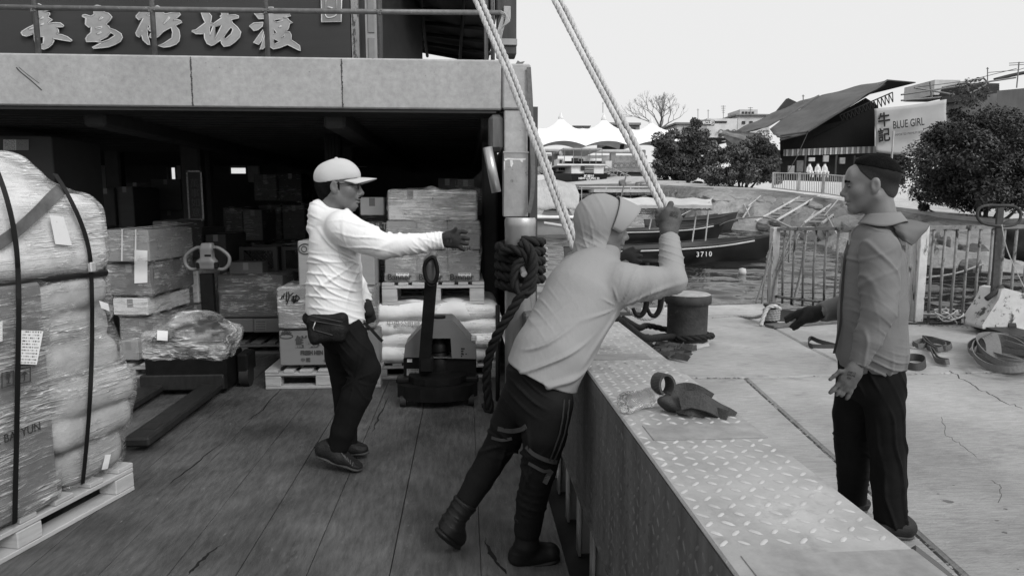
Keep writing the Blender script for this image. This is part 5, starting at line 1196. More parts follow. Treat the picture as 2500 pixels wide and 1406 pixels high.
# plastic crates
def crate(px0, px1, py0, py1, Y, lab):
    c, s_, _ = cart_px(px0, px1, py0, py1, Y, .38); t = thing('plastic_crate', (c[0], c[1], c[2]-s_[2]/2), lab, 'crate', 'dark plastic crates'); x0, x1 = c[0]-s_[0]/2, c[0]+s_[0]/2; z0, z1 = c[2]-s_[2]/2, c[2]+s_[2]/2; m = mat('crate_plastic', .03, rough=.45, var=.2)
    MB().box((c[0], c[1], z0+.01), (s_[0], s_[1], .02)).build('floor', m, t)
    for y in (Y, Y+.38):
        MB().box((c[0], y, z1-.02), (s_[0], .02, .04), ch=.004).build('rim', m, t); MB().box((c[0], y, z0+.02), (s_[0], .018, .04)).build('rim', m, t); MB().box((x0+.02, y, c[2]), (.04, .022, s_[2])).build('corner', m, t); MB().box((x1-.02, y, c[2]), (.04, .022, s_[2])).build('corner', m, t)
    lat = MB(); n = 7; ww = x1-x0-.08; hh = z1-z0-.08
    for k in range(-3, n):
        for sg in (1, -1):
            xa = x0+.04+ww*k/n; pts = []
            for f in (0, 1):
                xx = xa+f*hh if sg > 0 else x0+x1-(xa+f*hh); pts.append((min(max(xx, x0+.02), x1-.02), Y, z0+.04+f*hh))
            lat.tube(pts, .006, 4)
    lat.build('lattice', m, t)
    for x in (x0, x1): MB().box((x, c[1], c[2]), (.015, s_[1], s_[2]*.96)).build('end_wall', m, t)
crate(588, 676, 602, 665, 7.0, 'dark lattice crate below the wrapped goods, left one'); crate(690, 745, 602, 665, 7.1, 'dark lattice crate beside the man\'s back')
# wrapped dark pallet behind the bagged truck
lp = thing('wrapped_pallet_load', P(610, 840, 6.8), 'low film-wrapped load of dark goods and cartons behind the bagged truck', 'pallet load')
bl = [cart_px(545, 617, 778, 812, 6.6, .5), cart_px(619, 690, 778, 812, 6.6, .5), cart_px(535, 690, 672, 776, 6.62, .8), cart_px(560, 640, 640, 670, 6.8, .5)]
for i, b in enumerate(bl): carton(lp, b[0], b[1], 0, (m_carton, m_carton, m_cartond, m_carton)[i], tape=i == 3)
Sl = film_box(lp, bl[2:3], .04, .1, film_mat('film_dark_load', .05, .75, 20, -.35, tilt2=-.1), .02, .01, 9)
grid_uv('paper_label', lambda u, v: tuple(P(622+28*u, 783+24*v, 6.592)), 1, 1, label_mat('carton_print', ink=.04, paper=.165, rows=4, dens=.55), lp)
pallet((P(612, 830, 6.9)[0], 7.0, 0), (.95, .8, .12), 0, 'dark pallet under the low wrapped load', mat('dark_pallet_wood', .12, rough=.9, var=.3, scl=5))
# ---------------------------------------------------------------- egg cartons on their pallet
YE = 5.35
pallet(((P(648, 900, YE)[0]+P(930, 900, YE)[0])/2, YE+.38, 0), (P(930, 900, YE)[0]-P(648, 900, YE)[0], .8, .15), 0, 'worn pallet under the fresh egg cartons', m_wood)
eg = thing('egg_carton_stack', (P(770, 890, YE)[0], YE+.3, .15), 'film-wrapped egg cartons with printed characters behind the man in the cap', 'carton stack')
be = [cart_px(684, 806, 806, 893, YE, .42), cart_px(808, 925, 806, 893, YE+.02, .42), cart_px(680, 800, 702, 802, YE-.02, .42), cart_px(802, 915, 702, 802, YE, .42), cart_px(730, 800, 588, 698, YE+.1, .4), cart_px(802, 912, 560, 698, YE+.1, .4)]
for i, b in enumerate(be): carton(eg, b[0], b[1], 0, mat('egg_carton', .20, rough=.8, var=.07, scl=4, st=(1, 1, 5)) if i < 4 else m_carton2, tape=i > 3)
film_box(eg, be[2:4], .03, .06, FILM, .018, .005, 3)
def etext(body, px, py, size, m=None, **kw): return put_text('carton_lettering', body, size, P(px, py, YE-.004), (1, 0, 0), (0, 0, 1), m or mat('egg_ink', .05, rough=.8), eg, **kw)
etext('鮮鷄蛋', 768, 836, .10, bold=.003, sx=1.0); etext('FRESH HEN EGGS', 776, 861, .046, bold=.0025, sx=.75); etext('中國', 746, 879, .036, spacing=1.2); etext('CHINA', 803, 880, .032, bold=.001, sx=.8)
lg = MB(); c0 = P(699, 818, YE-.004)
for k in range(7): a = math.pi*(.15+.7*k/6); lg.tube([c0+np.array((.012*math.cos(a), 0, .01*math.sin(a))), c0+np.array((.045*math.cos(a), 0, .04*math.sin(a)))], .004, 4)
lg.tube([c0+np.array((.05*math.cos(a), 0, .018*math.sin(a)-.008)) for a in np.linspace(0, 6.28, 14, endpoint=False)], .003, 4, closed=True); lg.build('printed_emblem', MATS['egg_ink'], eg)
lg = MB(); c0 = P(745, 608, YE+.096)
lg.tube([c0+np.array((.05*math.cos(a), 0, .04*math.sin(a))) for a in np.linspace(0, 6.28, 18, endpoint=False)], .004, 4, closed=True); lg.tube([c0+np.array((.02*math.cos(a)-.008, 0, .022*math.sin(a))) for a in np.linspace(0, 6.28, 12, endpoint=False)], .003, 4, closed=True); lg.build('printed_emblem', MATS['egg_ink'], eg)
sb = MB()
for pts in ([(690, 722), (686, 730)], [(694, 716), (692, 728)], [(700, 712), (699, 736)], [(704, 712), (706, 724), (702, 736), (700, 744)], [(708, 722), (716, 715)], [(714, 726), (725, 722), (731, 729), (722, 733), (713, 730), (716, 737), (728, 735)], [(716, 721), (718, 741)], [(724, 719), (720, 738)]):
    sb.strip(catmull([P(x, y, YE-.034) for x, y in pts], 4) if len(pts) > 2 else [P(x, y, YE-.034) for x, y in pts], (1, 0, .6), .009, .001)
sb.build('marker_scrawl', m_ink, eg)
tvm = thing('appliance_carton', P(915, 620, 6.1)*np.array((1, 1, 0))+np.array((0, 0, .8)), 'wrapped appliance carton lettered Mall-TV behind the outstretched arm', 'carton')
bt = [cart_px(868, 946, 545, 695, 5.95, .5), cart_px(880, 937, 482, 526, 6.0, .3)]
carton(tvm, bt[0][0], bt[0][1], 0, m_carton); carton(tvm, bt[1][0], bt[1][1], 0, m_cartonw); film_box(tvm, bt[:1], .04, .05, FILM, .022, .006, 5)
MB().box((bt[0][0][0], bt[0][0][1], bt[0][0][2]-bt[0][1][2]/2-.36), (bt[0][1][0]*.98, .5, .7), ch=.01).build('carton', m_carton, tvm)
put_text('carton_lettering', "Y'mall-TV", .078, P(918, 553, 5.925), (1, 0, 0), (0, 0, 1), m_white, tvm, bold=.001, sx=.85)
# ---------------------------------------------------------------- sacks on a pallet, boxes on a pallet above them
YK = 5.6
xs0, xs1 = P(895, 800, YK)[0], P(1213, 800, YK)[0]
pallet(((xs0+xs1)/2+.02, YK+.42, 0), (xs1-xs0-.04, .9, .135), 0, 'pallet under the white sacks behind the grey pallet truck', m_wood)
sk = thing('sack_stack', ((xs0+xs1)/2, YK+.4, .135), 'film-wrapped stack of bulging white sacks under the upper pallet', 'sack stack')
zz = .135; rr = random.Random(9); Sk = SDF()
for lay in range(4):
    hgt = (.62-.135)/4
    for j in range(2):
        w_ = (xs1-xs0)/2; c = (xs0+w_*(j+.5)+rr.uniform(-.02, .02)+(0 if lay % 2 else .03*(1 if j else -1)), YK+.38+rr.uniform(-.03, .02), zz+hgt*(lay+.5)); So = SDF(); So.bx(c, (w_*.5+.01, .42, hgt*.54), hgt*.52, None, .02); Sk.bx(c, (w_*.5+.016, .426, hgt*.56), hgt*.52, None, .03)
        link_mesh('sack', So.mesh('sack', .02, disp=lambda q, s_=lay*2+j: .022*fbm(q*7, s_, 3)), m_sackw, sk, True)
link_mesh('film', Sk.mesh('film', .02, disp=lambda q: .010*fbm(q*8, 3, 2)), film_mat('stretch_film_sacks', .10, .5, 26, .14), sk, True)
put_text('sack_lettering', '中央公司糖', .055, P(985, 792, YK-.06), (1, 0, -.06), (0, 0, 1), mat('faded_ink', .25, rough=.8), sk)
xp0, xp1 = P(933, 720, YK)[0], P(1182, 720, YK)[0]; zp = P(1000, 743, YK)[2]
pallet(((xp0+xp1)/2, YK+.38, zp), (xp1-xp0, .8, P(1000, 690, YK)[2]-zp), 0, 'upper pallet resting on the white sacks under the wrapped boxes', mat('pale_pallet', .5, rough=.85, var=.25, scl=4, st=(1, 1, 8), bump=.3, bsc=20))
bb = thing('wrapped_box_stack', ((xp0+xp1)/2, YK+.38, P(1000, 690, YK)[2]), 'brightly film-wrapped boxes on the upper pallet behind the gloved hand', 'carton stack')
bxs = [cart_px(940, 1016, 612, 688, YK+.02, .38), cart_px(1017, 1092, 612, 688, YK+.02, .38), cart_px(1093, 1170, 612, 688, YK+.02, .38), cart_px(945, 1016, 540, 610, YK+.02, .38), cart_px(1017, 1092, 540, 610, YK+.02, .38), cart_px(1093, 1172, 540, 610, YK+.02, .38), cart_px(948, 1056, 464, 538, YK+.04, .38), cart_px(1058, 1164, 466, 538, YK+.04, .38)]
for i, b in enumerate(bxs): carton(bb, b[0], b[1], 0, m_carton2 if i < 6 else m_cartonw, tape=i > 5)
film_box(bb, bxs[:6], .025, .06, film_mat('stretch_film_tight', .28, .95, 30, .16), .018, .005, 2); film_box(bb, bxs[6:], .03, .1, FILM_H, .018, .007, 3)
for k in range(3): put_text('carton_lettering', 'Banner', .068, P(975+k*76, 677, YK-.004), (1, 0, 0), (0, 0, 1), mat('grey_ink', .05, rough=.8), bb, bold=.002, sx=1.0)
for k in (0, 1, 2): grid_uv('barcode_label', lambda u, v, k=k: tuple(P(967+k*76+31*u, 667+10*v, YK-.002)), 1, 1, label_mat('barcode', rows=2, dens=.5, paper=.85), bb)
put_text('carton_lettering', 'Banner Best', .06, P(1110, 606, YK-.004), (1, 0, 0), (0, 0, 1), MATS['grey_ink'], bb, sx=.9)
# ---------------------------------------------------------------- electric pallet trucks
m_tgrey = mat('truck_hood', .145, rough=.45, var=.12, scl=5, spot=(.7, 8, .08, .08), spec=.45); m_tblk = mat('truck_black', .008, rough=.5, var=.4, scl=12, spot=(.68, 14, .05, .05), bump=.15, spec=.15)
m_rub = mat('rubber', .02, rough=.7, var=.3)
t2 = thing('electric_pallet_truck', (P(1065, 950, 4.9)[0], 4.9, 0), 'grey electric pallet truck with upright tiller in front of the white sacks', 'pallet truck')
YJ = 4.92
def q2(x, y, h, Y=YJ): q = P(x, y, Y); return (q[0], q[1]+h, q[2])
hood = outline_mesh([[(1042, 786), (1048, 781), (1102, 781), (1109, 786), (1162, 846), (1164, 876), (986, 872), (989, 842)], [(1046, 826), (1100, 826), (1103, 874), (1042, 873)]], lambda x, y, h: q2(x, y, -h*1+.14), .14)
link_mesh('hood', hood, m_tgrey, t2)
qbox(986, 1163, 873, 934, YJ+.03, .24).build('lower_cover', m_tblk, t2); qbox(1040, 1106, 822, 936, YJ+.20, .06).build('recess', m_tblk, t2)
c = P(1072, 880, YJ+.06)
MB().lathe((c[0], YJ+.09, 0), [(.0, .62), (.05, .62), (.052, .55), (.045, .54), (.045, .42), (.055, .41), (.06, .36), (.05, .35), (.085, .30), (.085, .22), (.11, .21), (.11, .17)], 24).build('mast_column', m_tblk, t2, auto=40)
xb0, xb1 = P(968, 940, 4.8)[0], P(1166, 940, 4.8)[0]; cxb = (xb0+xb1)/2; hw = (xb1-xb0)/2
pl2 = [(cxb-hw, 5.05), (cxb-hw, 4.86), (cxb-hw*.8, 4.77), (cxb-hw*.4, 4.71), (cxb, 4.69), (cxb+hw*.4, 4.71), (cxb+hw*.8, 4.77), (cxb+hw, 4.86), (cxb+hw, 5.05)]
MB().prism([(x, y, .055) for x, y in pl2], (0, 0, .10)).build('bumper', m_tblk, t2); MB().prism([(cxb+(x-cxb)*.72, 4.92+(y-4.92)*.8, .158) for x, y in pl2], (0, 0, .05)).build('turntable', m_tblk, t2)
for sx in (-1, 1):
    MB().box((cxb+sx*hw*.86, 4.93, .17), (.10, .14, .04), ch=.01).build('caster_mount', m_tblk, t2)
    o = MB(); o.tube([(cxb+sx*hw*.84-.02, 4.80, .04), (cxb+sx*hw*.84+.02, 4.80, .04)], .04, 16); o.build('caster', m_rub, t2, auto=40)
MB().tube([(cxb-.04, 4.84, .10), (cxb+.04, 4.84, .10)], .10, 20).build('drive_wheel', m_rub, t2, auto=40)
ta = P(1037, 880, YJ-.10); tb_ = P(1052, 690, YJ-.16)
MB().strip([ta, lerp(ta, tb_, .5), tb_], (1, 0, .1), .085, .035).build('tiller_arm', m_tblk, t2); MB().box(ta+np.array((.01, .03, -.03)), (.1, .1, .12), ch=.015).build('tiller_hinge', m_tblk, t2)
Hd = SDF(); Hd.cone(P(1053, 688, YJ-.16), P(1050, 640, YJ-.18), .035, .045, .02); Hd.cone(P(1050, 640, YJ-.18), P(1058, 622, YJ-.19), .04, .03, .02)
link_mesh('tiller_head', Hd.mesh('tiller_head', .01), m_tgrey, t2, True)
MB().tube(catmull([P(x, y, YJ-.24) for x, y in ((1056, 628), (1040, 640), (1036, 662), (1044, 686), (1060, 690), (1068, 668), (1064, 640))], 5, True), .014, 8, closed=True).build('grip_loop', m_tblk, t2, smooth=True)
ho = [(1127, 851), (1130, 851), (1133, 851), (1127, 857), (1130, 857), (1127, 863), (1130, 863), (1127, 869), (1131, 865), (1138, 864)]
vd = MB()
for x, y in ho: vd.box(P(x, y, YJ-.002), (.008, .004, .008))
vd.build('vent_hole', m_tblk, t2)
MB().box(P(1157, 826, YJ+.02), (.04, .05, .045), ch=.01).build('key_switch', m_offw, t2)
grid_uv('warning_label', lambda u, v: tuple(P(993+30*u, 900+24*v, YJ+.026)), 1, 1, label_mat('truck_label', paper=.3, rows=4), t2); grid_uv('warning_label', lambda u, v: tuple(P(994+12*u, 876+8*v, YJ+.026)), 1, 1, LBLW, t2)
for px in (1030, 1120): 
    a = P(px, 950, YJ+.2); MB().box((a[0], YJ+.85, .06), (.15, 1.2, .05), ch=.01).build('fork', m_tblk, t2)
# bagged truck
t1_ = thing('electric_pallet_truck', (-2.1, 5.3, 0), 'electric pallet truck with its hood under a clear plastic bag', 'pallet truck')
xa_, xb_ = P(354, 920, 5.2)[0], P(553, 920, 5.2)[0]; cxa = (xa_+xb_)/2
MB().box((cxa, 5.40, .16), (xb_-xa_, .40, .26), ch=.015).build('chassis', m_tblk, t1_)
Sh = SDF(); Sh.bx((cxa, 5.40, .33), ((xb_-xa_)/2-.03, .17, .13), .06, None, .03); Sh.bx((cxa, 5.40, .43), (.18, .13, .10), .06, None, .05)
link_mesh('hood', Sh.mesh('hood', .016), mat('hood_dark', .035, rough=.5), t1_, True)
Sg = SDF(); Sg.bx((cxa, 5.40, .37), ((xb_-xa_)/2+.012, .215, .11), .05, None, .05); Sg.ell((cxa, 5.40, .45), (.29, .21, .165), None, .05)
link_mesh('plastic_bag', Sg.mesh('plastic_bag', .012, disp=lambda q: .018*fbm(q*11, 4, 3)+.006*np.sin(fbm(q*7, 8, 2)*9)), film_mat('bag_plastic', .30, .55, 7, .9, tilt2=-1.2, rough=.12), t1_, True)
stick_label(Sg, [(384, 806), (410, 808), (409, 832), (383, 830)], t1_, LBLW, off=.02)
m_fork = mat('fork_paint', .022, spec=.2, rough=.5, var=.4, scl=10, st=(3, 1, 1), spot=(.64, 12, .10, .08))
for (x, y0) in ((-1.93, 3.98), (-2.36, 3.98)):
    f = MB().box((x, (y0+5.2)/2, .062), (.155, 5.2-y0, .055), ch=.012).build('fork', m_fork, t1_)
    MB().box((x, y0+.22, .088), (.085, .13, .006)).build('fork_slot', m_strapb, f); MB().tube([(x-.04, y0+.2, .045), (x+.04, y0+.2, .045)], .04, 14).build('load_wheel', m_rub, f, auto=40)
MB().box((-2.145, 5.22, .10), (.62, .06, .12), ch=.01).build('fork_bridge', m_fork, t1_)
MB().box((xb_+.055, 5.50, .19), (.09, .22, .16), ch=.015).build('motor_guard', m_tblk, t1_); MB().tube([(xb_+.03, 5.46, .085), (xb_+.10, 5.46, .085)], .085, 20).build('drive_wheel', m_rub, t1_, auto=40)
ya = 5.66; pt = P(505, 668, ya); pb_ = P(513, 800, ya)
MB().strip([pb_-np.array((0, 0, .25)), pb_, pt], (1, 0, 0), .10, .05).build('tiller_arm', m_tblk, t1_)
Hh = SDF(); Hh.bx(P(506, 646, ya-.03), (.080, .04, .042), .022, None, .02); Hh.bx(P(506, 622, ya-.03), (.048, .045, .07), .02, None, .03); Hh.bx(P(507, 602, ya-.03), (.045, .035, .03), .012, None, .02)
link_mesh('tiller_head', Hh.mesh('tiller_head', .010), m_tgrey, t1_, True)
MB().box(P(507, 624, ya-.075), (.05, .01, .016), ch=.004).build('tiller_button', m_tblk, t1_)
for sx in (-1, 1):
    pts = [(506+sx*14, 604), (506+sx*28, 606), (506+sx*46, 618), (506+sx*54, 630), (506+sx*52, 646), (506+sx*40, 657), (506+sx*20, 656)]
    MB().tube(catmull([P(x, y, ya-.02) for x, y in pts], 5), .0145, 10).build('grip_loop', m_tgrey, t1_, smooth=True)
    MB().box(P(506+sx*14, 604, ya-.03), (.05, .04, .025), ch=.006).build('thumb_lever', m_tgrey, t1_); MB().box(P(506+sx*22, 648, ya-.06), (.03, .03, .05), ch=.006).build('tiller_switch', m_tblk, t1_)
# ================================================================ ROPES, BOLLARD, FENCE AND GEAR ON THE QUAY
m_rope = mat('white_rope', .52, rough=.9, var=.25, scl=30, bump=.5, bsc=200, big=.15, bigsc=5); m_ropeb = mat('black_rope', .007, rough=.75, var=.35, scl=40, bump=.5, bsc=160); m_ropeg = mat('old_rope', .30, rough=.95, var=.35, scl=30, bump=.5, bsc=160)
def rope(name, path, rad, m, label, group=None, parent=None, n=6):
    mb = twisted(MB(), path, rad, n=n); o = mb.build(name, m, parent, smooth=True, origin=None if parent else path[-1])
    if not parent: setp(o, label, 'rope', group)
    return o
# doubled white ropes (each leg is a rope of its own)
rope('rope', [P(1138, -40, 4.1), P(1160, 0, 4.0), P(1240, 185, 3.85), P(1320, 390, 3.7), P(1400, 608, 3.55)], .0150, m_rope, 'white twisted rope passing before the corner post, left strand of the pair', 'doubled white ropes')
rope('rope', [P(1151, -46, 4.12), P(1174, -2, 4.02), P(1253, 183, 3.87), P(1332, 388, 3.72), P(1411, 602, 3.57)], .0150, m_rope, 'white twisted rope passing before the corner post, right strand of the pair', 'doubled white ropes')
rope('rope', [P(1330, -40, 3.5), P(1352, 0, 3.45), P(1440, 170, 3.3), P(1530, 338, 3.15), P(1612, 502, 3.02), P(1622, 530, 3.02), P(1630, 575, 3.02)], .0128, m_rope, 'white twisted rope running into the gloved fist, left strand of the pair', 'doubled white ropes')
rope('rope', [P(1343, -46, 3.52), P(1366, -6, 3.47), P(1453, 164, 3.32), P(1543, 332, 3.17), P(1625, 497, 3.04), P(1631, 530, 3.03), P(1638, 575, 3.03)], .0128, m_rope, 'white twisted rope running into the gloved fist, right strand of the pair', 'doubled white ropes')
# black mooring rope wound on the bitt
cx, cr, zc = BITT
bm = thing('mooring_rope', (cx, 4.74, zc-.35), 'thick black mooring rope wound round the bitt and hanging to the deck', 'rope')
ztop = P(1270, 588, 4.6)[2]; path = []
for i in range(5*28):
    a = i/28*2*math.pi-math.pi/2; rr_ = cr+.034; z = ztop-.064*(i/28)+.004*math.sin(i*.9); path.append((cx+rr_*math.cos(a)*1.04, 4.74+rr_*math.sin(a), z))
twisted(MB(), path, .034, n=8).build('rope_coil', m_ropeb, bm, smooth=True)
lp1 = catmull([(cx-.14, 4.60, ztop-.08), (cx-.06, 4.52, ztop-.05), (cx+.02, 4.50, ztop-.10), (cx+.06, 4.48, ztop-.20), (cx+.05, 4.45, ztop-.31), (cx-.01, 4.44, ztop-.34), (cx-.06, 4.46, ztop-.28), (cx-.05, 4.48, ztop-.17), (cx+.0, 4.49, ztop-.12)], 8)
twisted(MB(), lp1, .033, n=8).build('rope_loop', m_ropeb, bm, smooth=True)
lp2 = catmull([P(1270, 590, 4.52), P(1298, 615, 4.48), P(1302, 660, 4.44), P(1278, 710, 4.44), P(1245, 765, 4.46), P(1215, 815, 4.50), P(1196, 862, 4.56), P(1188, 910, 4.60), P(1190, 960, 4.62), P(1196, 1000, 4.62), P(1182, 985, 4.66)], 8)
twisted(MB(), lp2, .033, n=8).build('rope_tail', m_ropeb, bm, smooth=True)
tk = thing('tangled_gear', P(1322, 660, 5.2), 'tangle of pale line and old tyre rubber beside the bitt', 'tangle'); tg = MB(); r = random.Random(2)
for k in range(5):
    q = [P(1316+r.uniform(-6, 20), 600+k*16+r.uniform(-8, 8), 5.3+r.uniform(-.1, .1)) for _ in range(5)]; tg.tube(catmull(q, 5), .012, 5)
tg.build('pale_line', m_ropeg, tk, smooth=True)
# bollard
bc_ = gq(1676, 838); br_ = 54*mpp(bc_[1]); hb_ = P(1676, 716, bc_[1])[2]-QZ
bol = thing('bollard', bc_, 'rusty iron mooring bollard with worn pale top on the quay', 'bollard')
m_iron = mat('rusty_iron', .045, rough=.8, var=.4, scl=10, bump=.6, bsc=30, spot=(.6, 9, .15, .08), spot2=(.64, 20, .03, .06)); m_itop = mat('worn_iron_top', .33, rough=.85, var=.3, scl=14, bump=.6, bsc=50, spot=(.62, 16, .14, .06))
MB().lathe((bc_[0], bc_[1], QZ), [(br_*.98, 0), (br_*.94, .05), (br_*.92, .12), (br_*.93, hb_-.12), (br_*1.0, hb_-.105)], 40).build('shaft', m_iron, bol, smooth=True)
MB().lathe((bc_[0], bc_[1], QZ), [(br_*1.0, hb_-.105), (br_*1.07, hb_-.10), (br_*1.08, hb_-.04), (br_*1.03, hb_-.008)], 40).build('head_rim', m_iron, bol, smooth=True)
MB().lathe((bc_[0], bc_[1], QZ), [(br_*1.03, hb_-.008), (br_*.95, hb_+.002), (br_*.5, hb_+.008), (0.001, hb_+.008)], 40).build('head_top', m_itop, bol, smooth=True)
cb_ = MB()
for i in range(40):
    a = i/40*6.283; rr_ = br_*(1.12+.10*math.sin(a*3)+.08*math.sin(a*7)); cb_.v.append((bc_[0]+rr_*math.cos(a), bc_[1]+rr_*math.sin(a), QZ+.003))
for i in range(40):
    a = i/40*6.283; cb_.v.append((bc_[0]+br_*.9*math.cos(a), bc_[1]+br_*.9*math.sin(a), QZ+.05))
cb_.f = [(i, (i+1) % 40, 40+(i+1) % 40, 40+i) for i in range(40)]; cb_.build('mortar_collar', m_conc2, bol, smooth=True)
rp = [P(1480, 765, 4.3), P(1510, 782, 4.7), P(1540, 805, 5.2), P(1580, 826, 5.9), (bc_[0]-br_*.9, bc_[1]-br_*.75, QZ+.11)]
for i in range(13):
    a = -math.pi*.72+i/12*math.pi*1.30; rp.append((bc_[0]+(br_+.03)*math.cos(a), bc_[1]+(br_+.03)*math.sin(a), QZ+.09+.02*math.sin(i*.5)))
rp += [(bc_[0]-br_*1.6, bc_[1]+br_*.9, QZ+.16), P(1560, 800, 6.9), P(1520, 780, 5.6)]
rope('mooring_rope', catmull(rp, 6), .034, m_ropeb, 'thick black mooring rope looped round the foot of the iron bollard', n=8)
nt_ = thing('rubbish_heap', gq(1590, 865), 'heap of dark wet netting and rags left of the bollard foot', 'rubbish'); mb = MB(); r = random.Random(4)
for k in range(26):
    a = gq(r.uniform(1535, 1650), r.uniform(830, 885)); q = [a+np.array((r.uniform(-.2, .2), r.uniform(-.12, .12), r.uniform(.0, .07))) for _ in range(4)]; mb.strip(catmull(q, 4), (r.random(), r.random(), 1), r.uniform(.02, .06), .004)
setp(mb.build('net_scraps', mat('wet_net', .05, rough=.8, var=.5, scl=20), nt_), kind='stuff')
# cargo hooks
hk = thing('cargo_hook', P(1570, 700, 4.6), 'pair of dark iron cargo hooks hanging below the raised arm', 'hook')
for (x0, dx) in ((1577, 0), (1612, 0)):
    pts = [(x0+2, 640), (x0+2, 720), (x0-1, 752), (x0-12, 770), (x0-24, 768), (x0-32, 752)]; pts = [P(x, y, 4.6) for x, y in pts]; pts = catmull(pts, 6); MB().tube(pts, list(np.linspace(.024, .012, len(pts))), 10).build('hook', m_tblk, hk, smooth=True)
MB().tube([P(1540, 640, 4.6), P(1640, 640, 4.6)], .02, 8).build('hook_bar', m_tblk, hk, smooth=True)
rope('hook_line', catmull([P(1500, 720, 4.7), P(1535, 758, 4.8), P(1570, 778, 4.9), P(1605, 770, 5.0), P(1622, 740, 5.1)], 6), .016, m_ropeg, 'thin grey line sagging under the cargo hooks')
# water bottle and tied band on the bulwark
YQ = 2.25
bt0 = G(1548, 978, BZ+.036); bt1 = G(1618, 962, BZ+.036)
btl = thing('water_bottle', (bt0+bt1)/2-np.array((0, 0, .036)), 'clear plastic water bottle lying on the bulwark', 'bottle')
def clear(name, g=.95, rough=.05, tint=.96):
    m = bpy.data.materials.new(name); m.use_nodes = True; nt = m.node_tree; nt.nodes.clear(); out = _n(nt, 'ShaderNodeOutputMaterial'); b = _n(nt, 'ShaderNodeBsdfPrincipled'); b.inputs['Base Color'].default_value = (tint, tint, tint, 1); b.inputs['Transmission Weight'].default_value = 1.0; b.inputs['IOR'].default_value = 1.33; b.inputs['Roughness'].default_value = rough; tr = _n(nt, 'ShaderNodeBsdfTransparent'); mx = _n(nt, 'ShaderNodeMixShader'); mx.inputs[0].default_value = .45; nt.links.new(b.outputs[0], mx.inputs[1]); nt.links.new(tr.outputs[0], mx.inputs[2]); nt.links.new(mx.outputs[0], out.inputs[0]); return m
m_pet = clear('clear_plastic'); ax_ = Vector(bt1-bt0).normalized()
prof = [(0, .004), (.0, .022), (.006, .034), (.02, .036), (.035, .0355), (.05, .034), (.07, .030), (.085, .0285), (.10, .030), (.115, .033), (.14, .033), (.158, .024), (.168, .014), (.185, .0135)]
MB().tube([Vector(bt0)-ax_*.05+ax_*l for l, _ in prof], [q for _, q in prof], 20).build('bottle_body', m_pet, btl, smooth=True)
prof2 = [(.004, .02), (.01, .031), (.05, .031), (.085, .026), (.12, .029)]; wv = MB().tube([Vector(bt0)-ax_*.05+ax_*l-V(0, 0, .004) for l, _ in prof2], [q*.97 for _, q in prof2], 18); wv.build('water', clear('bottle_water', rough=.0, tint=.99), btl, smooth=True)
MB().tube([Vector(bt0)+ax_*.128, Vector(bt0)+ax_*.145], .0155, 16).build('cap', m_white, btl, smooth=True)
kn = thing('knotted_sling', G(1680, 975, BZ), 'dark ribbed webbing sling knotted beside the water bottle', 'sling'); m_web = mat('ribbed_webbing', .05, rough=.85, var=.3, scl=90, st=(1, 1, 1), bump=.6, bsc=160); m_web2 = mat('grey_webbing', .11, rough=.85, var=.3, scl=60, bump=.5, bsc=160)
def bl_(x, y, h=.0): return G(x, y, BZ+h)
S = SDF(); S.ell(bl_(1642, 980, .034), (.044, .034, .034), None, .02); S.ell(bl_(1664, 987, .028), (.036, .030, .028), None, .02); part_me = S.mesh('knot', .006, disp=lambda q: .006*np.sin((q@np.array((40., 20., 60.)))+4*fbm(q*20, 2, 2)))
link_mesh('knot', part_me, m_web, kn, True)
c0 = bl_(1619, 938, .085); pts = [c0+np.array((.024*math.cos(a), .02*math.sin(a)*.6, .030*math.sin(a)))*1.0 for a in np.linspace(-1.2, 4.4, 20)]
MB().strip(pts, (.25, -1, .1), .055, .008).build('loop', m_web, kn, smooth=False)
for (pts, wd) in (([(1660, 980, .05), (1690, 975, .06), (1725, 985, .05), (1760, 1005, .012), (1790, 1024, -.01)], .055), ([(1655, 990, .03), (1690, 998, .03), (1730, 1006, .012), (1775, 1020, .006)], .045), ([(1640, 960, .04), (1670, 950, .05), (1700, 955, .05), (1735, 975, .03)], .045)):
    MB().strip(catmull([bl_(*q) for q in pts], 6), (0, .55, .8), wd, .006).build('tail', m_web, kn)
# straps lying on the quay
def flat_sling(label, pts, wd, h=.02, m=None, wdir=(0, .3, 1), name='webbing_sling', closed=False):
    return setp(MB().strip(catmull([gq(x, y)+np.array((0, 0, (z if z else 0)+wd*.42)) for x, y, z in pts], 7), wdir, wd, .006).build(name, m or m_web2, origin=gq(pts[0][0], pts[0][1])), label, 'sling')
flat_sling('dark looped webbing strap on the concrete just left of the jacket man', [(2040, 850, 0), (2000, 850, 0), (1978, 848, 0), (1973, 840, .01), (1980, 836, .03), (2000, 842, .02), (2040, 848, .0)], .045, m=m_web)
flat_sling('dark webbing loop lying right behind the jacket man', [(2205, 900, 0), (2240, 905, 0), (2258, 897, 0), (2255, 885, .0), (2230, 880, 0), (2205, 884, 0)], .075, m=m_web)
ts_ = thing('tangled_sling', gq(2280, 850), 'tangled grey webbing sling with one trailing end near the fence', 'sling')
for pts in ([(2228, 846), (2250, 842), (2262, 850), (2242, 854), (2228, 848)], [(2252, 828), (2275, 838), (2300, 842), (2322, 850), (2312, 860), (2280, 852), (2255, 835)], [(2254, 832), (2262, 850), (2290, 862), (2310, 852), (2290, 844), (2262, 838)], [(2262, 852), (2278, 868), (2292, 885), (2316, 892), (2306, 896), (2284, 884), (2270, 862)]):
    MB().strip(catmull([gq(x, y)+np.array((0, 0, .02+.03*abs(math.sin(i*1.3)))) for i, (x, y) in enumerate(pts)], 7), (0, .4, 1), .05, .006).build('sling_loop', m_web2, ts_)
cs_ = thing('strap_coil', gq(2450, 900), 'big coil of grey flat lifting straps at the right edge of the quay', 'sling'); r = random.Random(8)
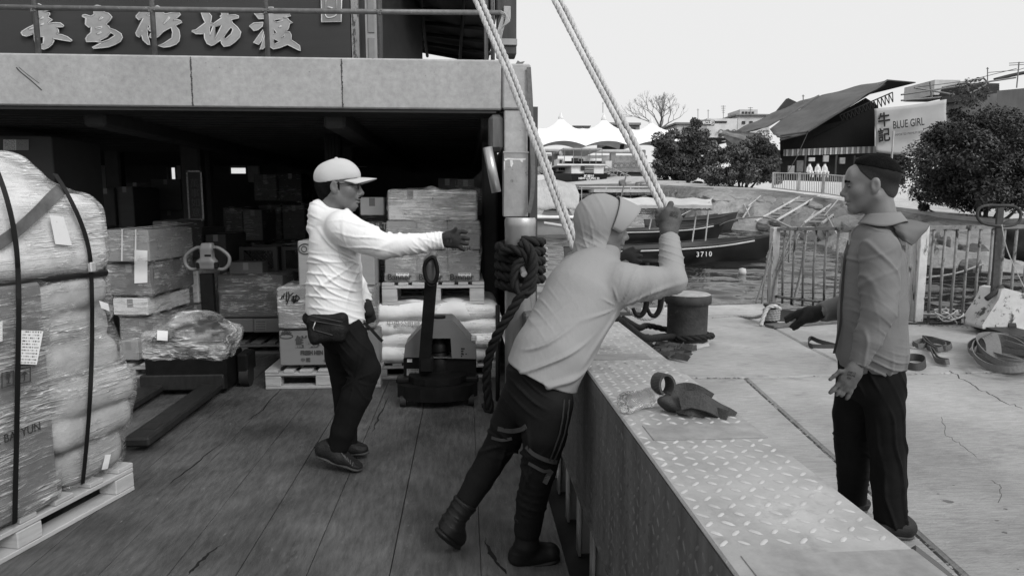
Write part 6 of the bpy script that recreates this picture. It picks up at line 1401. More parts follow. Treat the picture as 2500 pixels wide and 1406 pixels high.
m_web3 = mat('flat_strap', .155, rough=.8, var=.25, scl=50, bump=.4, bsc=140)
for k in range(9):
    a0 = r.uniform(-.4, .4); cxk, cyk = 2462+r.uniform(-14, 14), 885+r.uniform(-10, 10); pts = []
    for i in range(15):
        a = i/14*6.283; ex = 66+k*3; ey = 20+k*2.2; q = gq(cxk+ex*math.cos(a)+6*math.sin(a*2+k), cyk+ey*math.sin(a)+ex*math.cos(a)*.18); pts.append(q+np.array((0, 0, .03+.012*k+.02*math.sin(a*2+k))))
    MB().strip(catmull(pts, 4), (.1*math.sin(k), .35, 1), .055, .008).build('strap_turn', m_web3, cs_)
for k in range(5): MB().strip(catmull([gq(2388+k*4, 868+k*3)+np.array((0, 0, .02)), gq(2398+k*5, 862)+np.array((0, 0, .16+.01*k)), gq(2412+k*5, 880)+np.array((0, 0, .15)), gq(2415+k*5, 905)+np.array((0, 0, .03))], 6), (1, .2, .2), .055, .008).build('strap_turn', m_web3, cs_)
# fence at the quay edge
m_fen = mat('rusty_fence', .22, rough=.8, var=.35, scl=14, bump=.4, bsc=60, spot=(.54, 9, .035, .08, (1, 1, .5)), spec=.3); m_fenp = mat('fence_post_paint', .5, rough=.75, var=.2, scl=8, bump=.3, bsc=40, spot=(.56, 6, .05, .08, (2, 2, .5)))
YF0 = gq(1882, 738)[1]; YF1 = gq(2226, 790)[1]
def fence(label, a, b, top_a, top_b, nb, skip=(), post=(True, True)):
    t = thing('quay_fence', (a+b)/2, label, 'fence', 'rusty bar fences at the quay edge')
    for e, (p, zt_) in enumerate(((a, top_a), (b, top_b))):
        if post[e]: MB().box((p[0], p[1], (QZ+zt_+.03)/2), (.115, .115, zt_+.03-QZ), ch=.008).build('fence_post', m_fenp, t)
    A = np.array((a[0], a[1], top_a)); B = np.array((b[0], b[1], top_b))
    MB().box((A+B)/2, (np.linalg.norm(B-A), .06, .045), M=Matrix.Rotation(math.atan2(B[1]-A[1], B[0]-A[0]), 3, 'Z') @ Matrix.Rotation(-math.atan2(B[2]-A[2], np.hypot(B[0]-A[0], B[1]-A[1])), 3, 'Y')).build('top_rail', m_fen, t)
    MB().tube([(a[0], a[1], QZ+.10), (b[0], b[1], QZ+.10)], .022, 6).build('bottom_rail', m_fen, t)
    for k in range(1, nb):
        if k in skip: continue
        f = k/nb; p = a*(1-f)+b*f; zt_ = top_a*(1-f)+top_b*f; jx = rnd.uniform(-.015, .015); MB().tube([(p[0]+jx, p[1], QZ-.0), (p[0]-jx*.5, p[1], (QZ+zt_)/2), (p[0], p[1], zt_-.01)], .017, 8).build('fence_bar', m_fen, t, smooth=True)
fa = gq(1884, 738); fb_ = gq(2236, 785)
za = P(1884, 560, fa[1])[2]; zb_ = P(2240, 556, fb_[1])[2]
fence('rusty bar fence left of the jacket man, draped with ropes', fa, gq(2215, 782), za, P(2215, 556, gq(2215, 782)[1])[2], 12)
fc_ = gq(2640, 800); fence('rusty bar fence behind the white hand pallet truck', fb_+np.array((.0, 0, 0)), fc_, zb_, P(2640, 552, fc_[1])[2], 14, post=(True, True))
MB().tube([P(2240, 580, fb_[1]-.07), P(2232, 785, fb_[1]-.07)], .01, 5).build('drip_rust', m_fen, bpy.data.objects['quay_fence'])
# ropes tied on the left fence
fr_t = thing('tied_line', P(1960, 560, fa[1]-.1), 'pale frayed lines knotted on the fence top rail', 'rope')
for q in ([(1925, 560), (1940, 556), (1955, 562), (1970, 556), (1990, 558), (1975, 566), (1950, 558), (1972, 570)], [(1968, 562), (1960, 640), (1950, 690), (1935, 745)], [(1950, 570), (1935, 600), (1910, 640), (1895, 680), (1885, 735)], [(1935, 566), (1915, 612), (1896, 660)], [(1930, 560), (1928, 600), (1926, 640)], [(1880, 640), (1862, 690), (1846, 740)], [(1885, 590), (1870, 660), (1858, 760)]):
    twisted(MB(), catmull([P(x, y, fa[1]-.09) for x, y in q], 6), .018 if len(q) != 4 else .024, n=5).build('line', m_ropeg, fr_t, smooth=True)
rope('shore_line', catmull([P(1946, 562, fa[1]), P(1860, 530, 15), P(1780, 540, 22), P(1740, 560, 25)], 8), .018, m_ropeg, 'thin mooring line running from the fence to the far boats')
rope('shore_line', catmull([P(2240, 680, 9.0), P(2330, 668, 9.4), P(2400, 645, 10)], 8), .014, m_ropeg, 'thin pale line stretched over the water behind the right fence')
# small bitt with rope and plank
sbp = gq(1882, 792); sb_t = thing('small_bitt', sbp, 'small iron bitt wrapped in frayed rope by the fence post', 'bitt')
MB().lathe((sbp[0], sbp[1], QZ), [(.11, 0), (.11, .02), (.075, .03), (.075, .22), (.10, .235), (.10, .26), (0, .265)], 20).build('drum', m_iron, sb_t, auto=40)
cl_ = [(sbp[0]+.092*math.cos(i*.45), sbp[1]+.092*math.sin(i*.45), QZ+.05+.0021*i) for i in range(70)]; twisted(MB(), cl_, .017, n=5).build('rope_coil', m_ropeg, sb_t, smooth=True)
twisted(MB(), catmull([(sbp[0]+.09, sbp[1]-.04, QZ+.20), (sbp[0]-.02, sbp[1]-.12, QZ+.25), (sbp[0]-.10, sbp[1]-.10, QZ+.22), (sbp[0]-.16, sbp[1]-.12, QZ+.10), (sbp[0]-.19, sbp[1]-.14, QZ+.012)], 6), .026, n=6).build('rope_tail', m_rope, sb_t, smooth=True)
twisted(MB(), catmull([(sbp[0]-.1, sbp[1], QZ+.12), P(1840, 775, sbp[1]+.3), P(1800, 773, sbp[1]+.6), P(1740, 778, sbp[1]+.5)], 6), .022, n=6).build('rope_tail', m_ropeg, sb_t, smooth=True)
pa, pb2 = gq(1878, 800), gq(2060, 786); d_ = pb2-pa
setp(MB().box((pa+pb2)/2+np.array((0, 0, .02)), (np.linalg.norm(d_), .16, .035), rz=math.atan2(d_[1], d_[0]), ch=.006).build('timber_plank', mat('weathered_timber', .12, rough=.9, var=.4, scl=6, st=(1, 8, 1), bump=.5, bsc=30), origin=(pa+pb2)/2), 'weathered timber plank on the quay below the raised glove', 'plank')
# litter of line and sticks by the right fence
lt = thing('line_litter', gq(2310, 792), 'pale tangled line and sticks at the foot of the right fence', 'litter'); r = random.Random(6); mb = MB()
for k in range(7):
    q = [gq(2305+r.uniform(-28, 45), 782+r.uniform(-4, 12))+np.array((0, 0, r.uniform(.01, .16))) for _ in range(6)]; mb.tube(catmull(q, 6), .010, 5)
mb.build('pale_line', m_rope, lt, smooth=True); mb = MB()
for k in range(10):
    a = gq(r.uniform(2240, 2400), r.uniform(780, 796)); b = gq(r.uniform(2240, 2420), r.uniform(780, 796)); d = (b-a)/np.linalg.norm(b-a)*r.uniform(.15, .5); mb.tube([a+np.array((0, 0, .02)), a+d+np.array((0, 0, .04))], .012, 5)
setp(mb.build('sticks', m_iron, lt), kind='stuff')
# white hand pallet truck
YH = gq(2430, 812)[1]
ht = thing('hand_pallet_truck', gq(2450, 815), 'rust-spotted white hand pallet truck with loop handle at the right edge', 'pallet truck'); m_pj = mat('rusted_white_paint', .50, rough=.6, var=.15, scl=6, bump=.3, bsc=30, spot=(.55, 7, .06, .06), spot2=(.66, 24, .03, .04))
def hq(x, y, h): q = P(x, y, YH); return (q[0], q[1]-h, q[2])
link_mesh('chassis', outline_mesh([[(2418, 703), (2430, 700), (2474, 712), (2482, 720), (2530, 800), (2530, 812), (2372, 796), (2372, 786), (2412, 724)]], hq, .17), m_pj, ht)
MB().prism([gq(2368, 792)+V(0, 0, .10), gq(2378, 810)+V(0, 0, .10), gq(2640, 900)+V(0, 0, .10), gq(2640, 862)+V(0, 0, .10)], (0, 0, -.06)).build('fork', m_fork, ht)
hx0 = P(2428, 700, YH-.05); hx1 = P(2442, 508, YH-.12); MB().strip([hx0-np.array((0, 0, .1)), hx0, hx1], (1, 0, 0), .072, .03).build('handle_bar', mat('handle_dark', .05, rough=.6, var=.4, scl=20, spot=(.68, 20, .25, .05)), ht)
MB().tube(catmull([P(x, y, YH-.12) for x, y in ((2386, 520), (2392, 508), (2410, 502), (2440, 502), (2470, 503), (2488, 512), (2492, 528), (2484, 545), (2460, 552), (2430, 551), (2402, 546), (2388, 534))], 5, True), .016, 8, closed=True).build('loop_handle', m_iron, ht, smooth=True)
MB().tube([P(2408, 730, YH-.1), P(2448, 700, YH-.1)], .03, 8).build('pump', m_iron, ht, smooth=True); MB().tube([(P(2432, 800, YH)[0], YH-.10, QZ+.09), (P(2450, 800, YH)[0], YH-.10, QZ+.09)], .09, 18).build('steer_wheel', m_rub, ht, auto=40)
MB().strip(catmull([P(2446, 548, YH-.16), P(2456, 600, YH-.15), P(2476, 650, YH-.14), P(2500, 700, YH-.14)], 5), (1, 0, 0), .012, .003).build('cord', m_ropeg, ht)
# tarpaulin-covered goods beyond the truck
tp = thing('covered_goods', P(2490, 640, 10.2), 'dark tarpaulin thrown over goods behind the pallet truck handle', 'tarpaulin'); S = SDF(); S.bx(P(2540, 585, 10.2), (.48, .4, .34), .2, None, .05); S.cone(P(2470, 560, 10.2), P(2560, 640, 10.2), .12, .22, .1)
link_mesh('tarpaulin', S.mesh('tarp', .03, disp=lambda q: .03*fbm(q*5, 3, 3)), mat('dark_tarp', .06, rough=.7, var=.2, bump=.4, bsc=8, bdist=.04), tp, True)
# ================================================================ PEOPLE
def fold_rad(q, a, N, amp, r0, seed, rmin=.03):
    """creases that fan out from the point a (seen from the camera side)"""
    d = q-np.array(a, np.float32); th = np.arctan2(d[:, 2], d[:, 0]); r = np.sqrt(d[:, 0]**2+d[:, 2]**2)
    s = np.sin(th*N*.5+1.1*fbm(q*7, seed, 2)+seed); k = np.exp(-(s/.24)**2)-.22; m = np.clip(.55+.9*fbm(q*9, seed+4, 2), 0, 1.2)
    return 1.15*amp*k*m*np.exp(-(r/r0)**2)*np.clip(r/rmin-.5, 0, 1)
def fold_dir(q, dr, wl, amp, seed, warp=1.5, c=None, r0=None):
    """uneven creases, about wl metres apart, across the direction dr; faded round c"""
    dr = np.array(dr, np.float32); dr /= np.linalg.norm(dr); ph = (q@dr)*math.pi/wl+warp*fbm(q*9, seed, 2)+seed; s = np.sin(ph); k = np.exp(-(s/.28)**2)-.24
    m = np.clip(.45+1.2*fbm(q*11+3, seed+9, 2), 0, 1.3)
    if c is not None: d = q-np.array(c, np.float32); m = m*np.exp(-((d*d).sum(1))/r0**2)
    return 1.1*amp*k*m
def join(name, meshes):
    vs = []; fs = []; k = 0
    for me in meshes:
        v = np.empty(len(me.vertices)*3, np.float32); me.vertices.foreach_get('co', v); f = np.empty(len(me.loops), np.int32); me.loops.foreach_get('vertex_index', f)
        vs.append(v.reshape(-1, 3)); fs.append(f.reshape(-1, 4)+k); k += len(me.vertices); bpy.data.meshes.remove(me)
    return fast_mesh(name, np.concatenate(vs), np.concatenate(fs))
class Frame:
    """head axes: x forward, y left, z up"""
    def __init__(s, o, fwd, up=(0, 0, 1), k=1.0):
        s.o = np.array(o, float); f = np.array(fwd, float); f /= np.linalg.norm(f); u = np.array(up, float); l = np.cross(u, f); l /= np.linalg.norm(l); u = np.cross(f, l); s.R = np.stack([f, l, u]); s.k = k
    def __call__(s, x, y, z): return s.o+s.k*(np.array((x, y, z))@s.R)
    def r(s, *a): return tuple(v*s.k for v in a)
def head_sdf(F, neck=True, ears=True, jaw=1.0, nose=1.0):
    S = SDF(); k = F.k; R = F.R
    S.ell(F(-.014, 0, .034), F.r(.100, .076, .088), R, .02*k); S.ell(F(.030, 0, -.030), F.r(.062, .060, .080), R, .03*k)
    for s in (-1, 1):
        S.cone(F(-.012, s*.054, -.048), F(.058, s*.016, -.100), .020*k, .017*k, .03*k); S.ell(F(.052, s*.042, -.022), F.r(.026, .022, .024), R, .025*k)
    S.ell(F(.070, 0, -.098), F.r(.021, .026, .019), R, .02*k); S.cone(F(.080, -.03, .020), F(.080, .03, .020), .014*k, .014*k, .022*k)
    S.ell(F(.074, 0, .045), F.r(.022, .05, .035), R, .03*k)
    for s in (-1, 1): S.ell(F(.096, s*.034, .001), F.r(.018, .019, .0125), R, .014*k, op='s'); S.ell(F(.0765, s*.0315, .000), F.r(.013, .0135, .0125), R, .005*k)
    S.cone(F(.088, 0, .008), F(.109*nose, 0, -.030), .0085*k, .0125*k, .012*k); S.ell(F(.106*nose, 0, -.033), F.r(.0125, .011, .010), R, .008*k)
    for s in (-1, 1): S.ell(F(.095, s*.013, -.038), F.r(.012, .008, .0075), R, .008*k)
    S.ell(F(.086, 0, -.054), F.r(.016, .026, .013), R, .012*k); S.ell(F(.0925, 0, -.0625), F.r(.0115, .024, .0062), R, .006*k); S.ell(F(.0895, 0, -.0760), F.r(.0115, .021, .0075), R, .006*k)
    S.ell(F(.106, 0, -.0690), F.r(.016, .027, .0022), R, .004*k, op='s')
    if ears:
        for s in (-1, 1):
            S.ell(F(-.014, s*.079, -.004), F.r(.019, .0085, .031), R, .008*k); S.ell(F(-.008, s*.074, -.030), F.r(.010, .008, .010), R, .008*k); S.ell(F(-.0095, s*.0885, -.002), F.r(.0115, .0065, .019), R, .004*k, op='s')
    if neck: S.cone(F(-.030, 0, -.055), F(-.050, 0, -.20), .054*k, .064*k, .03*k)
    return S
m_skinA = mat('skin_tan', .135, rough=.5, var=.10, scl=30, bump=.1, bsc=180, spec=.35); m_skinC = mat('skin_fair', .175, rough=.5, var=.07, scl=30, bump=.1, bsc=180, spec=.35, spot=(.74, 26, .14, .05)); m_skinB = mat('skin_mid', .15, rough=.5, var=.08, scl=30, spec=.35)
m_hair = mat('black_hair', .006, rough=.9, var=.5, scl=60, bump=.8, bsc=240, spec=.08)
m_shirtA = mat('white_shirt', .76, rough=.8, var=.05, scl=5, bump=.45, bsc=26, bdist=.008, bst=(1, 1, .45), spec=.2, spot=(.70, 3.5, .55, .12)); m_shirtB = mat('pale_grey_shirt', .26, rough=.75, var=.05, scl=5, bump=.45, bsc=26, bdist=.008, bst=(1, 1, .45), spec=.25, spot=(.62, 3.2, .21, .16))
m_jkt = mat('grey_jacket', .165, rough=.8, var=.10, scl=7, bump=.25, bsc=20, bdist=.006, spec=.2, big=.08, bigsc=3); m_trA = mat('black_trousers', .0075, rough=.85, var=.3, scl=8, bump=.3, bsc=18, bdist=.01, spec=.12); m_trB = mat('black_track_pants', .0075, rough=.75, var=.3, scl=8, bump=.3, bsc=18, bdist=.01, spec=.15)
m_glvD = mat('dark_glove', .016, rough=.7, var=.3, scl=40, bump=.3, bsc=200); m_glvG = mat('grey_glove', .085, rough=.75, var=.15, scl=40, bump=.3, bsc=220, spot=(.60, 7, .05, .1)); m_glvT = mat('grey_glove_dark', .07, rough=.7, var=.2, scl=40, bump=.3, bsc=200)
m_cap = mat('pale_cap', .50, rough=.8, var=.04, scl=8, bump=.15, bsc=120); m_bag = mat('black_nylon', .007, rough=.6, var=.3, scl=20, bump=.5, bsc=90, spec=.2); m_sole = mat('shoe_sole', .055, rough=.7, var=.3, scl=20); m_shoe = mat('black_shoe', .010, rough=.6, var=.5, scl=50, bump=.4, bsc=150)
m_boot = mat('rubber_boot', .009, rough=.5, var=.25, scl=6, spec=.25); m_refl = mat('reflective_band', .045, rough=.5, var=.2, scl=12)
def part(S, name, vox, m, parent, disp=None, extra=None): return link_mesh(name, S.mesh(name, vox, disp, extra), m, parent, True)
def fingers(S, chains, r0, Y, k=.008):
    """finger chains in pixels (x, y[, depth offset])"""
    for ch in chains:
        pts = [P(c[0], c[1], Y+(c[2] if len(c) > 2 else 0)) for c in ch]; n = len(pts); rr = [r0*(1-.16*i/(n-1)) for i in range(n)]; S.chain(pts, rr, k)
# ---------------------------------------------------------------- man in the white cap
YA = 3.72
def a_(x, y, d=0.0): return P(x, y, YA+d)
manA = thing('person', G(850, 1135), 'person in white cap and long-sleeved white shirt stretching one gloved hand out on deck', 'person')
FA = Frame(a_(829, 455), (.99, .0, -.03), k=1.06)
HA = head_sdf(FA)
inner = SDF(); inner.cone(a_(810, 515), a_(820, 600), .05, .09, .03, (0, 1, 0), .8); inner.cone(a_(820, 600), a_(822, 790), .09, .09, .03, (0, 1, 0), .8)
inner.chain([a_(835, 565, -.14), a_(935, 598, -.22), a_(1078, 588, -.26)], [.05, .042, .028]); inner.chain([a_(825, 565, .14), a_(860, 680, .16), a_(895, 745, .10)], [.05, .042, .03])
inner.chain([a_(845, 800, -.07), a_(890, 905, -.08), a_(830, 1085, -.06)], [.06, .045, .03]); inner.chain([a_(825, 800, .07), a_(838, 925, .08), a_(850, 1075, .10)], [.06, .045, .03])
link_mesh('body', join('body', [HA.mesh('h', .0042), inner.mesh('b', .018)]), m_skinA, manA, True)
# hair under the cap, moustache, glasses
Sh = SDF(); Sh.ell(FA(-.022, 0, .022), FA.r(.103, .080, .096), FA.R, .01); Sh.ell(FA(-.075, 0, -.035), FA.r(.032, .055, .045), FA.R, .03)
Sh.plane(FA(-.004, 0, 0), FA.R[0]*1.0+FA.R[2]*-.2, .01); part(Sh, 'hair', .005, m_hair, manA, disp=lambda q: .003*fbm(q*90, 2, 2))
for s in (-1, 1):
    Sb_ = SDF(); Sb_.cone(FA(.006, s*.068, .015), FA(.010, s*.066, -.018), .009, .004, .01); part(Sb_, 'sideburn', .004, m_hair, manA)
Sm = SDF(); Sm.cone(FA(.098, -.018, -.056), FA(.102, 0, -.053), .0045, .005, .004); Sm.cone(FA(.102, 0, -.053), FA(.098, .018, -.056), .005, .0045, .004); part(Sm, 'moustache', .0022, m_hair, manA)
Sg_ = SDF(); Sg_.ell(FA(.080, 0, -.103), FA.r(.013, .020, .014), FA.R, .004); part(Sg_, 'goatee', .003, m_hair, manA)
gls = MB()
for s in (-1, 1):
    gls.tube([FA(.098, s*.034+.021*math.cos(a), .002+.015*math.sin(a)) for a in np.linspace(0, 6.283, 16, endpoint=False)], .0020, 6, closed=True); gls.tube([FA(.096, s*.056, .008), FA(.04, s*.076, .010), FA(-.012, s*.082, .012)], .0024, 6)
gls.tube([FA(.099, -.013, .006), FA(.102, 0, .008), FA(.099, .013, .006)], .002, 6); gls.build('glasses', mat('black_frame', .01, rough=.3), manA, smooth=True)
# cap
Sc = SDF(); Sc.ell(FA(-.018, 0, .038), FA.r(.109, .086, .094), FA.R, .01); Sc.ell(FA(.015, 0, .070), FA.r(.078, .068, .062), FA.R, .03); Sc.ell(FA(.052, 0, .056), FA.r(.052, .068, .046), FA.R, .02)
capn = FA.R[2]*-1+FA.R[0]*.17; Sc.plane(FA(0, 0, .026), capn, .004)
Sin = SDF(); Sin.ell(FA(-.016, 0, .034), FA.r(.108, .083, .098), FA.R)
cap = part(Sc, 'cap', .0045, m_cap, manA, disp=lambda q: .003*fbm(q*22, 4, 2))
def brim(u, v):
    a = (u-.5)*2; yy = a*.078; xb = .098*math.sqrt(max(0, 1-(a*.88)**2))-.012; x = xb+v*(.098*(1-.42*a*a)); z = .047+.004*v-.012*a*a-.012*v*a*a-.006*v*v-(.086-xb)*.15; return tuple(FA(x, yy, z))
br = MB().grid(brim, 22, 10).build('brim', m_cap, cap, smooth=True); br.modifiers.new('s', 'SOLIDIFY').thickness = .004
MB().lathe(FA(-.016, 0, .133)+np.array((0, 0, .003)), [(0, .008), (.008, .006), (.010, 0)], 12).build('button', m_cap, cap, smooth=True)
# shirt
S = SDF(); sh_n = a_(838, 558, -.16); el = a_(938, 602, -.24); wr = a_(1082, 586, -.28)
tor = SDF(); tor.chain([a_(806, 548), a_(816, 600), a_(816, 690), a_(820, 800)], [.085, .135, .146, .156], .02, (0, 1, 0), .78); S.sub(tor, .03)
S.cone(a_(812, 545, -.02), sh_n, .07, .078, .04)
arm = SDF(); arm.chain([sh_n, lerp(sh_n, el, .5)+np.array((0, 0, -.004)), el, lerp(el, wr, .5)+np.array((0, 0, -.008)), wr], [.080, .078, .070, .056, .044], .03); arm.plane(a_(1083, 586, -.28), wr-el, .004); S.sub(arm, .03)
shf = a_(824, 562, .15); arm = SDF(); arm.chain([shf, a_(858, 670, .17), a_(893, 742, .12)], [.070, .058, .045], .03); arm.plane(a_(893, 742, .12), a_(893, 742, .12)-a_(858, 670, .17), .004); S.sub(arm, .03)
S.cone(a_(782, 512, .0), a_(846, 520, .0), .055, .030, .03, (0, 1, 0), .62)
S.cone(a_(778, 520, .0), a_(768, 556, .0), .044, .040, .03, (0, 1, 0), .55)
hemn = np.array((-.20, 0, -1.0)); S.plane(a_(818, 772), hemn, .006)
S.cone(FA(-.03, 0, -.07), FA(-.02, 0, -.16), .066, .072, .012, op='s')
armp = a_(862, 640, -.22); wst = a_(868, 735, -.1)
def dA(q):
    d = fold_rad(q, armp, 9, .016, .24, 1)+fold_dir(q, (.55, 0, .83), .045, .009, 3, c=a_(850, 720, -.12), r0=.22)
    d += fold_dir(q, (.75, 0, .65), .034, .011, 5, c=lerp(el, wr, .05), r0=.17)+fold_dir(q, (1, 0, .15), .020, .009, 8, c=wr, r0=.09)+fold_dir(q, (.4, 0, .9), .028, .006, 6, c=a_(783, 535), r0=.08)
    return d+.006*fbm(q*9, 3, 2)+fold_dir(q, (.3, .2, .93), .06, .006, 13)
shirtA = part(S, 'shirt', .0055, m_shirtA, manA, dA)
MB().tube([S_ for S_ in [hit(S, x, y, off=.003, t0=2.5) for x, y in ((838, 556), (828, 580), (825, 605), (830, 628), (846, 648))] if S_ is not None], .0012, 5).build('sleeve_seam', mat('seam_grey', .66, rough=.9), shirtA, smooth=True)
# trousers
S = SDF(); S.cone(a_(818, 765), a_(828, 808), .124, .118, .03, (0, 1, 0), .80)
S.chain([a_(846, 810, -.08), a_(872, 860, -.085), a_(893, 903, -.09), a_(868, 970, -.08), a_(838, 1050, -.07), a_(826, 1088, -.06)], [.096, .090, .076, .076, .068, .062], .03)
S.chain([a_(826, 810, .08), a_(830, 870, .085), a_(838, 925, .09), a_(845, 1000, .10), a_(850, 1078, .11)], [.092, .082, .070, .066, .060], .03)
S.plane(a_(820, 770), (0.05, 0, 1), .004)
kneeA = a_(868, 925, -.12)
part(S, 'trousers', .007, m_trA, manA, lambda q: fold_rad(q, kneeA, 8, .016, .16, 4)+fold_dir(q, (.3, 0, 1), .032, .010, 7, c=a_(835, 1060, -.06), r0=.12)+fold_dir(q, (.8, 0, .6), .05, .008, 2, c=a_(860, 820, -.1), r0=.16)+.006*fbm(q*10, 5, 2))
# shoes
def shoe(ankle, heel, toe, sole_r, parent, boot=False, name='shoe', m=m_shoe, msole=m_sole, h=.06, wd=.042):
    heel = np.array(heel); toe = np.array(toe); ankle = np.array(ankle); f = toe-heel; L = np.linalg.norm(f); f /= L; up = np.array((0, 0, 1.))-f*f[2]; up /= np.linalg.norm(up); l = np.cross(up, f)
    S = SDF(); S.cone(heel+f*.055+up*.045, heel+f*L*.55+up*.045, .044, .044, .03, up, 1.0); S.cone(heel+f*L*.5+up*.040, toe-f*.045+up*.030, .046, .040, .03, up, 1.25); S.cone(heel+f*.05+up*.05, ankle, .044, .046, .03)
    S.plane(heel+up*.012, -up, .004); S.plane(ankle, ankle-(heel+f*.06), .004)
    o = part(S, name, .0065, m, parent, lambda q: .003*fbm(q*40, 3, 2)); so = SDF(); so.cone(heel+f*.05+up*.012, heel+f*L*.45+up*.010, .045, .044, .02, up, 3.4); so.cone(heel+f*L*.45+up*.010, toe-f*.045+up*.014, .046, .044, .02, up, 3.2)
    part(so, 'sole', .006, msole, o); return o, f, up, l
o, f_, u_, l_ = shoe(a_(815, 1082, -.06), a_(768, 1108, -.03), a_(884, 1152, -.12), .02, manA)
lac = MB()
for k in range(5): lac.tube([lerp(a_(836, 1100, -.11), a_(872, 1128, -.15), k/5)+np.array((0, -.03, .0)), lerp(a_(846, 1112, -.12), a_(866, 1136, -.15), k/5)+np.array((0, -.035, -.0))], .0022, 5)
lac.build('side_stripe', mat('shoe_stripe', .09, rough=.6), o)
shoe(a_(845, 1072, .12), a_(812, 1106, .13), a_(902, 1110, .08), .02, manA)
# gloves
YG = YA-.285
S = SDF(); S.cone(P(1084, 586, YG), P(1106, 584, YG), .034, .042, .012, (0, 1, 0), 1.8); S.cone(P(1092, 576, YG), P(1112, 572, YG), .020, .018, .012); S.cone(P(1094, 597, YG), P(1112, 598, YG), .020, .016, .012)
fingers(S, [[(1108, 572), (1119, 567), (1131, 566.5), (1138, 567.5)], [(1110, 580), (1121, 580), (1134, 581.5), (1144, 583)], [(1110, 589), (1120, 590.5), (1132, 593.5), (1141, 596)], [(1108, 598), (1117, 601), (1125, 605.5), (1132, 609.5)], [(1096, 571), (1108, 564, -.012), (1113, 558, -.018)]], .0102, YG)
gA = part(S, 'glove', .0038, m_glvD, manA, lambda q: .0015*fbm(q*60, 2, 2))
put_text('glove_print', 'GRIP\n9 8', .022, P(1097, 583, YG-.040), (1, 0, 0), (0, 0, 1), mat('glove_print_grey', .035, rough=.8), gA)
S = SDF(); Yf = YA+.10; S.cone(P(893, 742, Yf), P(898, 760, Yf), .034, .036, .012); fingers(S, [[(897, 762), (901, 776), (903, 786)], [(902, 762), (908, 775), (911, 784)], [(905, 760), (912, 770), (916, 778)], [(892, 764), (896, 780), (897, 789)], [(896, 750), (906, 756), (912, 763)]], .0100, Yf)
part(S, 'glove', .005, m_glvD, manA)
# waist pack
S = SDF(); YW = YA-.17
S.bx(P(800, 795, YW), (.105, .042, .062), .03, np.array(Matrix.Rotation(.12, 3, 'Y')), .03); S.bx(P(792, 817, YW-.025), (.075, .032, .038), .025, np.array(Matrix.Rotation(.2, 3, 'Y')), .02); S.bx(P(828, 815, YW-.02), (.035, .035, .04), .02, None, .015)
S.cone(a_(752, 775, .03), a_(780, 790, -.12), .03, .05, .04)
bag = part(S, 'waist_pack', .006, m_bag, manA, lambda q: .004*fbm(q*28, 6, 2))
for (p0, p1) in (((756, 770), (836, 786)), ((758, 782), (838, 796)), ((768, 806), (812, 818))):
    pts = [hit(S, lerp(p0[0], p1[0], t), lerp(p0[1], p1[1], t), off=.003, t0=2.5) for t in np.linspace(0, 1, 8)]; MB().tube([x for x in pts if x is not None], .003, 5).build('zip', mat('zip_grey', .04, rough=.4), bag, smooth=True)
hp = hit(S, 770, 786, off=.004, t0=2.5); MB().tube([hp, hp+np.array((-.012, -.004, -.03)), hp+np.array((-.006, -.004, -.045))], .0035, 6).build('zip_pull', m_steel, bag, smooth=True)
MB().strip(catmull([a_(888, 788, -.1), a_(905, 803, -.12), a_(925, 825, -.13), a_(934, 833, -.13)], 5), (.5, .1, .8), .016, .003).build('hanging_strap', m_bag, bag)
# ---------------------------------------------------------------- hooded man leaning over the bulwark
YB_ = 2.60
def b_(x, y, d=0.0): return P(x, y, YB_+d)
manB = thing('person', G(1295, 1380), 'person in pale grey hooded shirt leaning over the bulwark and gripping a white rope', 'person')
FB = Frame(b_(1472, 556, .34), (.99, .05, -.12), (-.06, 0, 1), k=1.0)
HB = head_sdf(FB, ears=False)
inB = SDF(); inB.cone(b_(1310, 940, .05), b_(1420, 720, .2), .09, .10, .03); inB.cone(b_(1420, 720, .2), b_(1465, 620, .3), .09, .05, .03)
inB.chain([b_(1520, 690, .15), b_(1640, 690, .12), b_(1634, 580, .28)], [.05, .04, .028]); inB.chain([b_(1400, 640, .42), b_(1480, 700, .55), b_(1530, 635, .6)], [.05, .04, .028])
inB.chain([b_(1335, 980, .0), b_(1312, 1140, .0), b_(1288, 1310, .0)], [.065, .045, .03]); inB.chain([b_(1280, 970, .12), b_(1215, 1097, .16), b_(1130, 1240, .15)], [.065, .04, .03])
link_mesh('body', join('body', [HB.mesh('h', .0045), inB.mesh('b', .018)]), m_skinB, manB, True)
S = SDF()                                          # long shirt
hipL = b_(1300, 935, .03)
tor = SDF(); tor.chain([b_(1312, 945, .03), b_(1345, 862, .07), b_(1420, 728, .19), b_(1450, 678, .25)], [.148, .152, .160, .118], .02); S.sub(tor, .05)
shR = b_(1518, 694, .13); elR = b_(1642, 686, .10); wrR = b_(1634, 583, .27); shL = b_(1410, 668, .36); elL = b_(1470, 710, .56); wrL = b_(1512, 640, .58)
S.cone(b_(1455, 690, .22), shR, .11, .084, .05); arm = SDF(); arm.chain([shR, lerp(shR, elR, .55)+np.array((0, 0, -.006)), elR, lerp(elR, wrR, .5), wrR], [.084, .072, .058, .049, .043], .03); arm.plane(wrR, wrR-elR, .004); S.sub(arm, .03)
S.cone(b_(1430, 690, .26), shL, .13, .085, .07); arm = SDF(); arm.chain([shL, elL, wrL], [.08, .058, .045], .03); arm.plane(wrL, wrL-elL, .004); S.sub(arm, .03)
S.cone(b_(1455, 672, .27), b_(1472, 625, .33), .105, .075, .04)
S.cone(b_(1330, 975, .03), b_(1392, 985, .01), .145, .03, .05)
S.plane(b_(1312, 932, -.1), np.array((-.47, 0, -1.0)), .006)
arB = b_(1515, 752, .05); wB = b_(1400, 960, -.1)
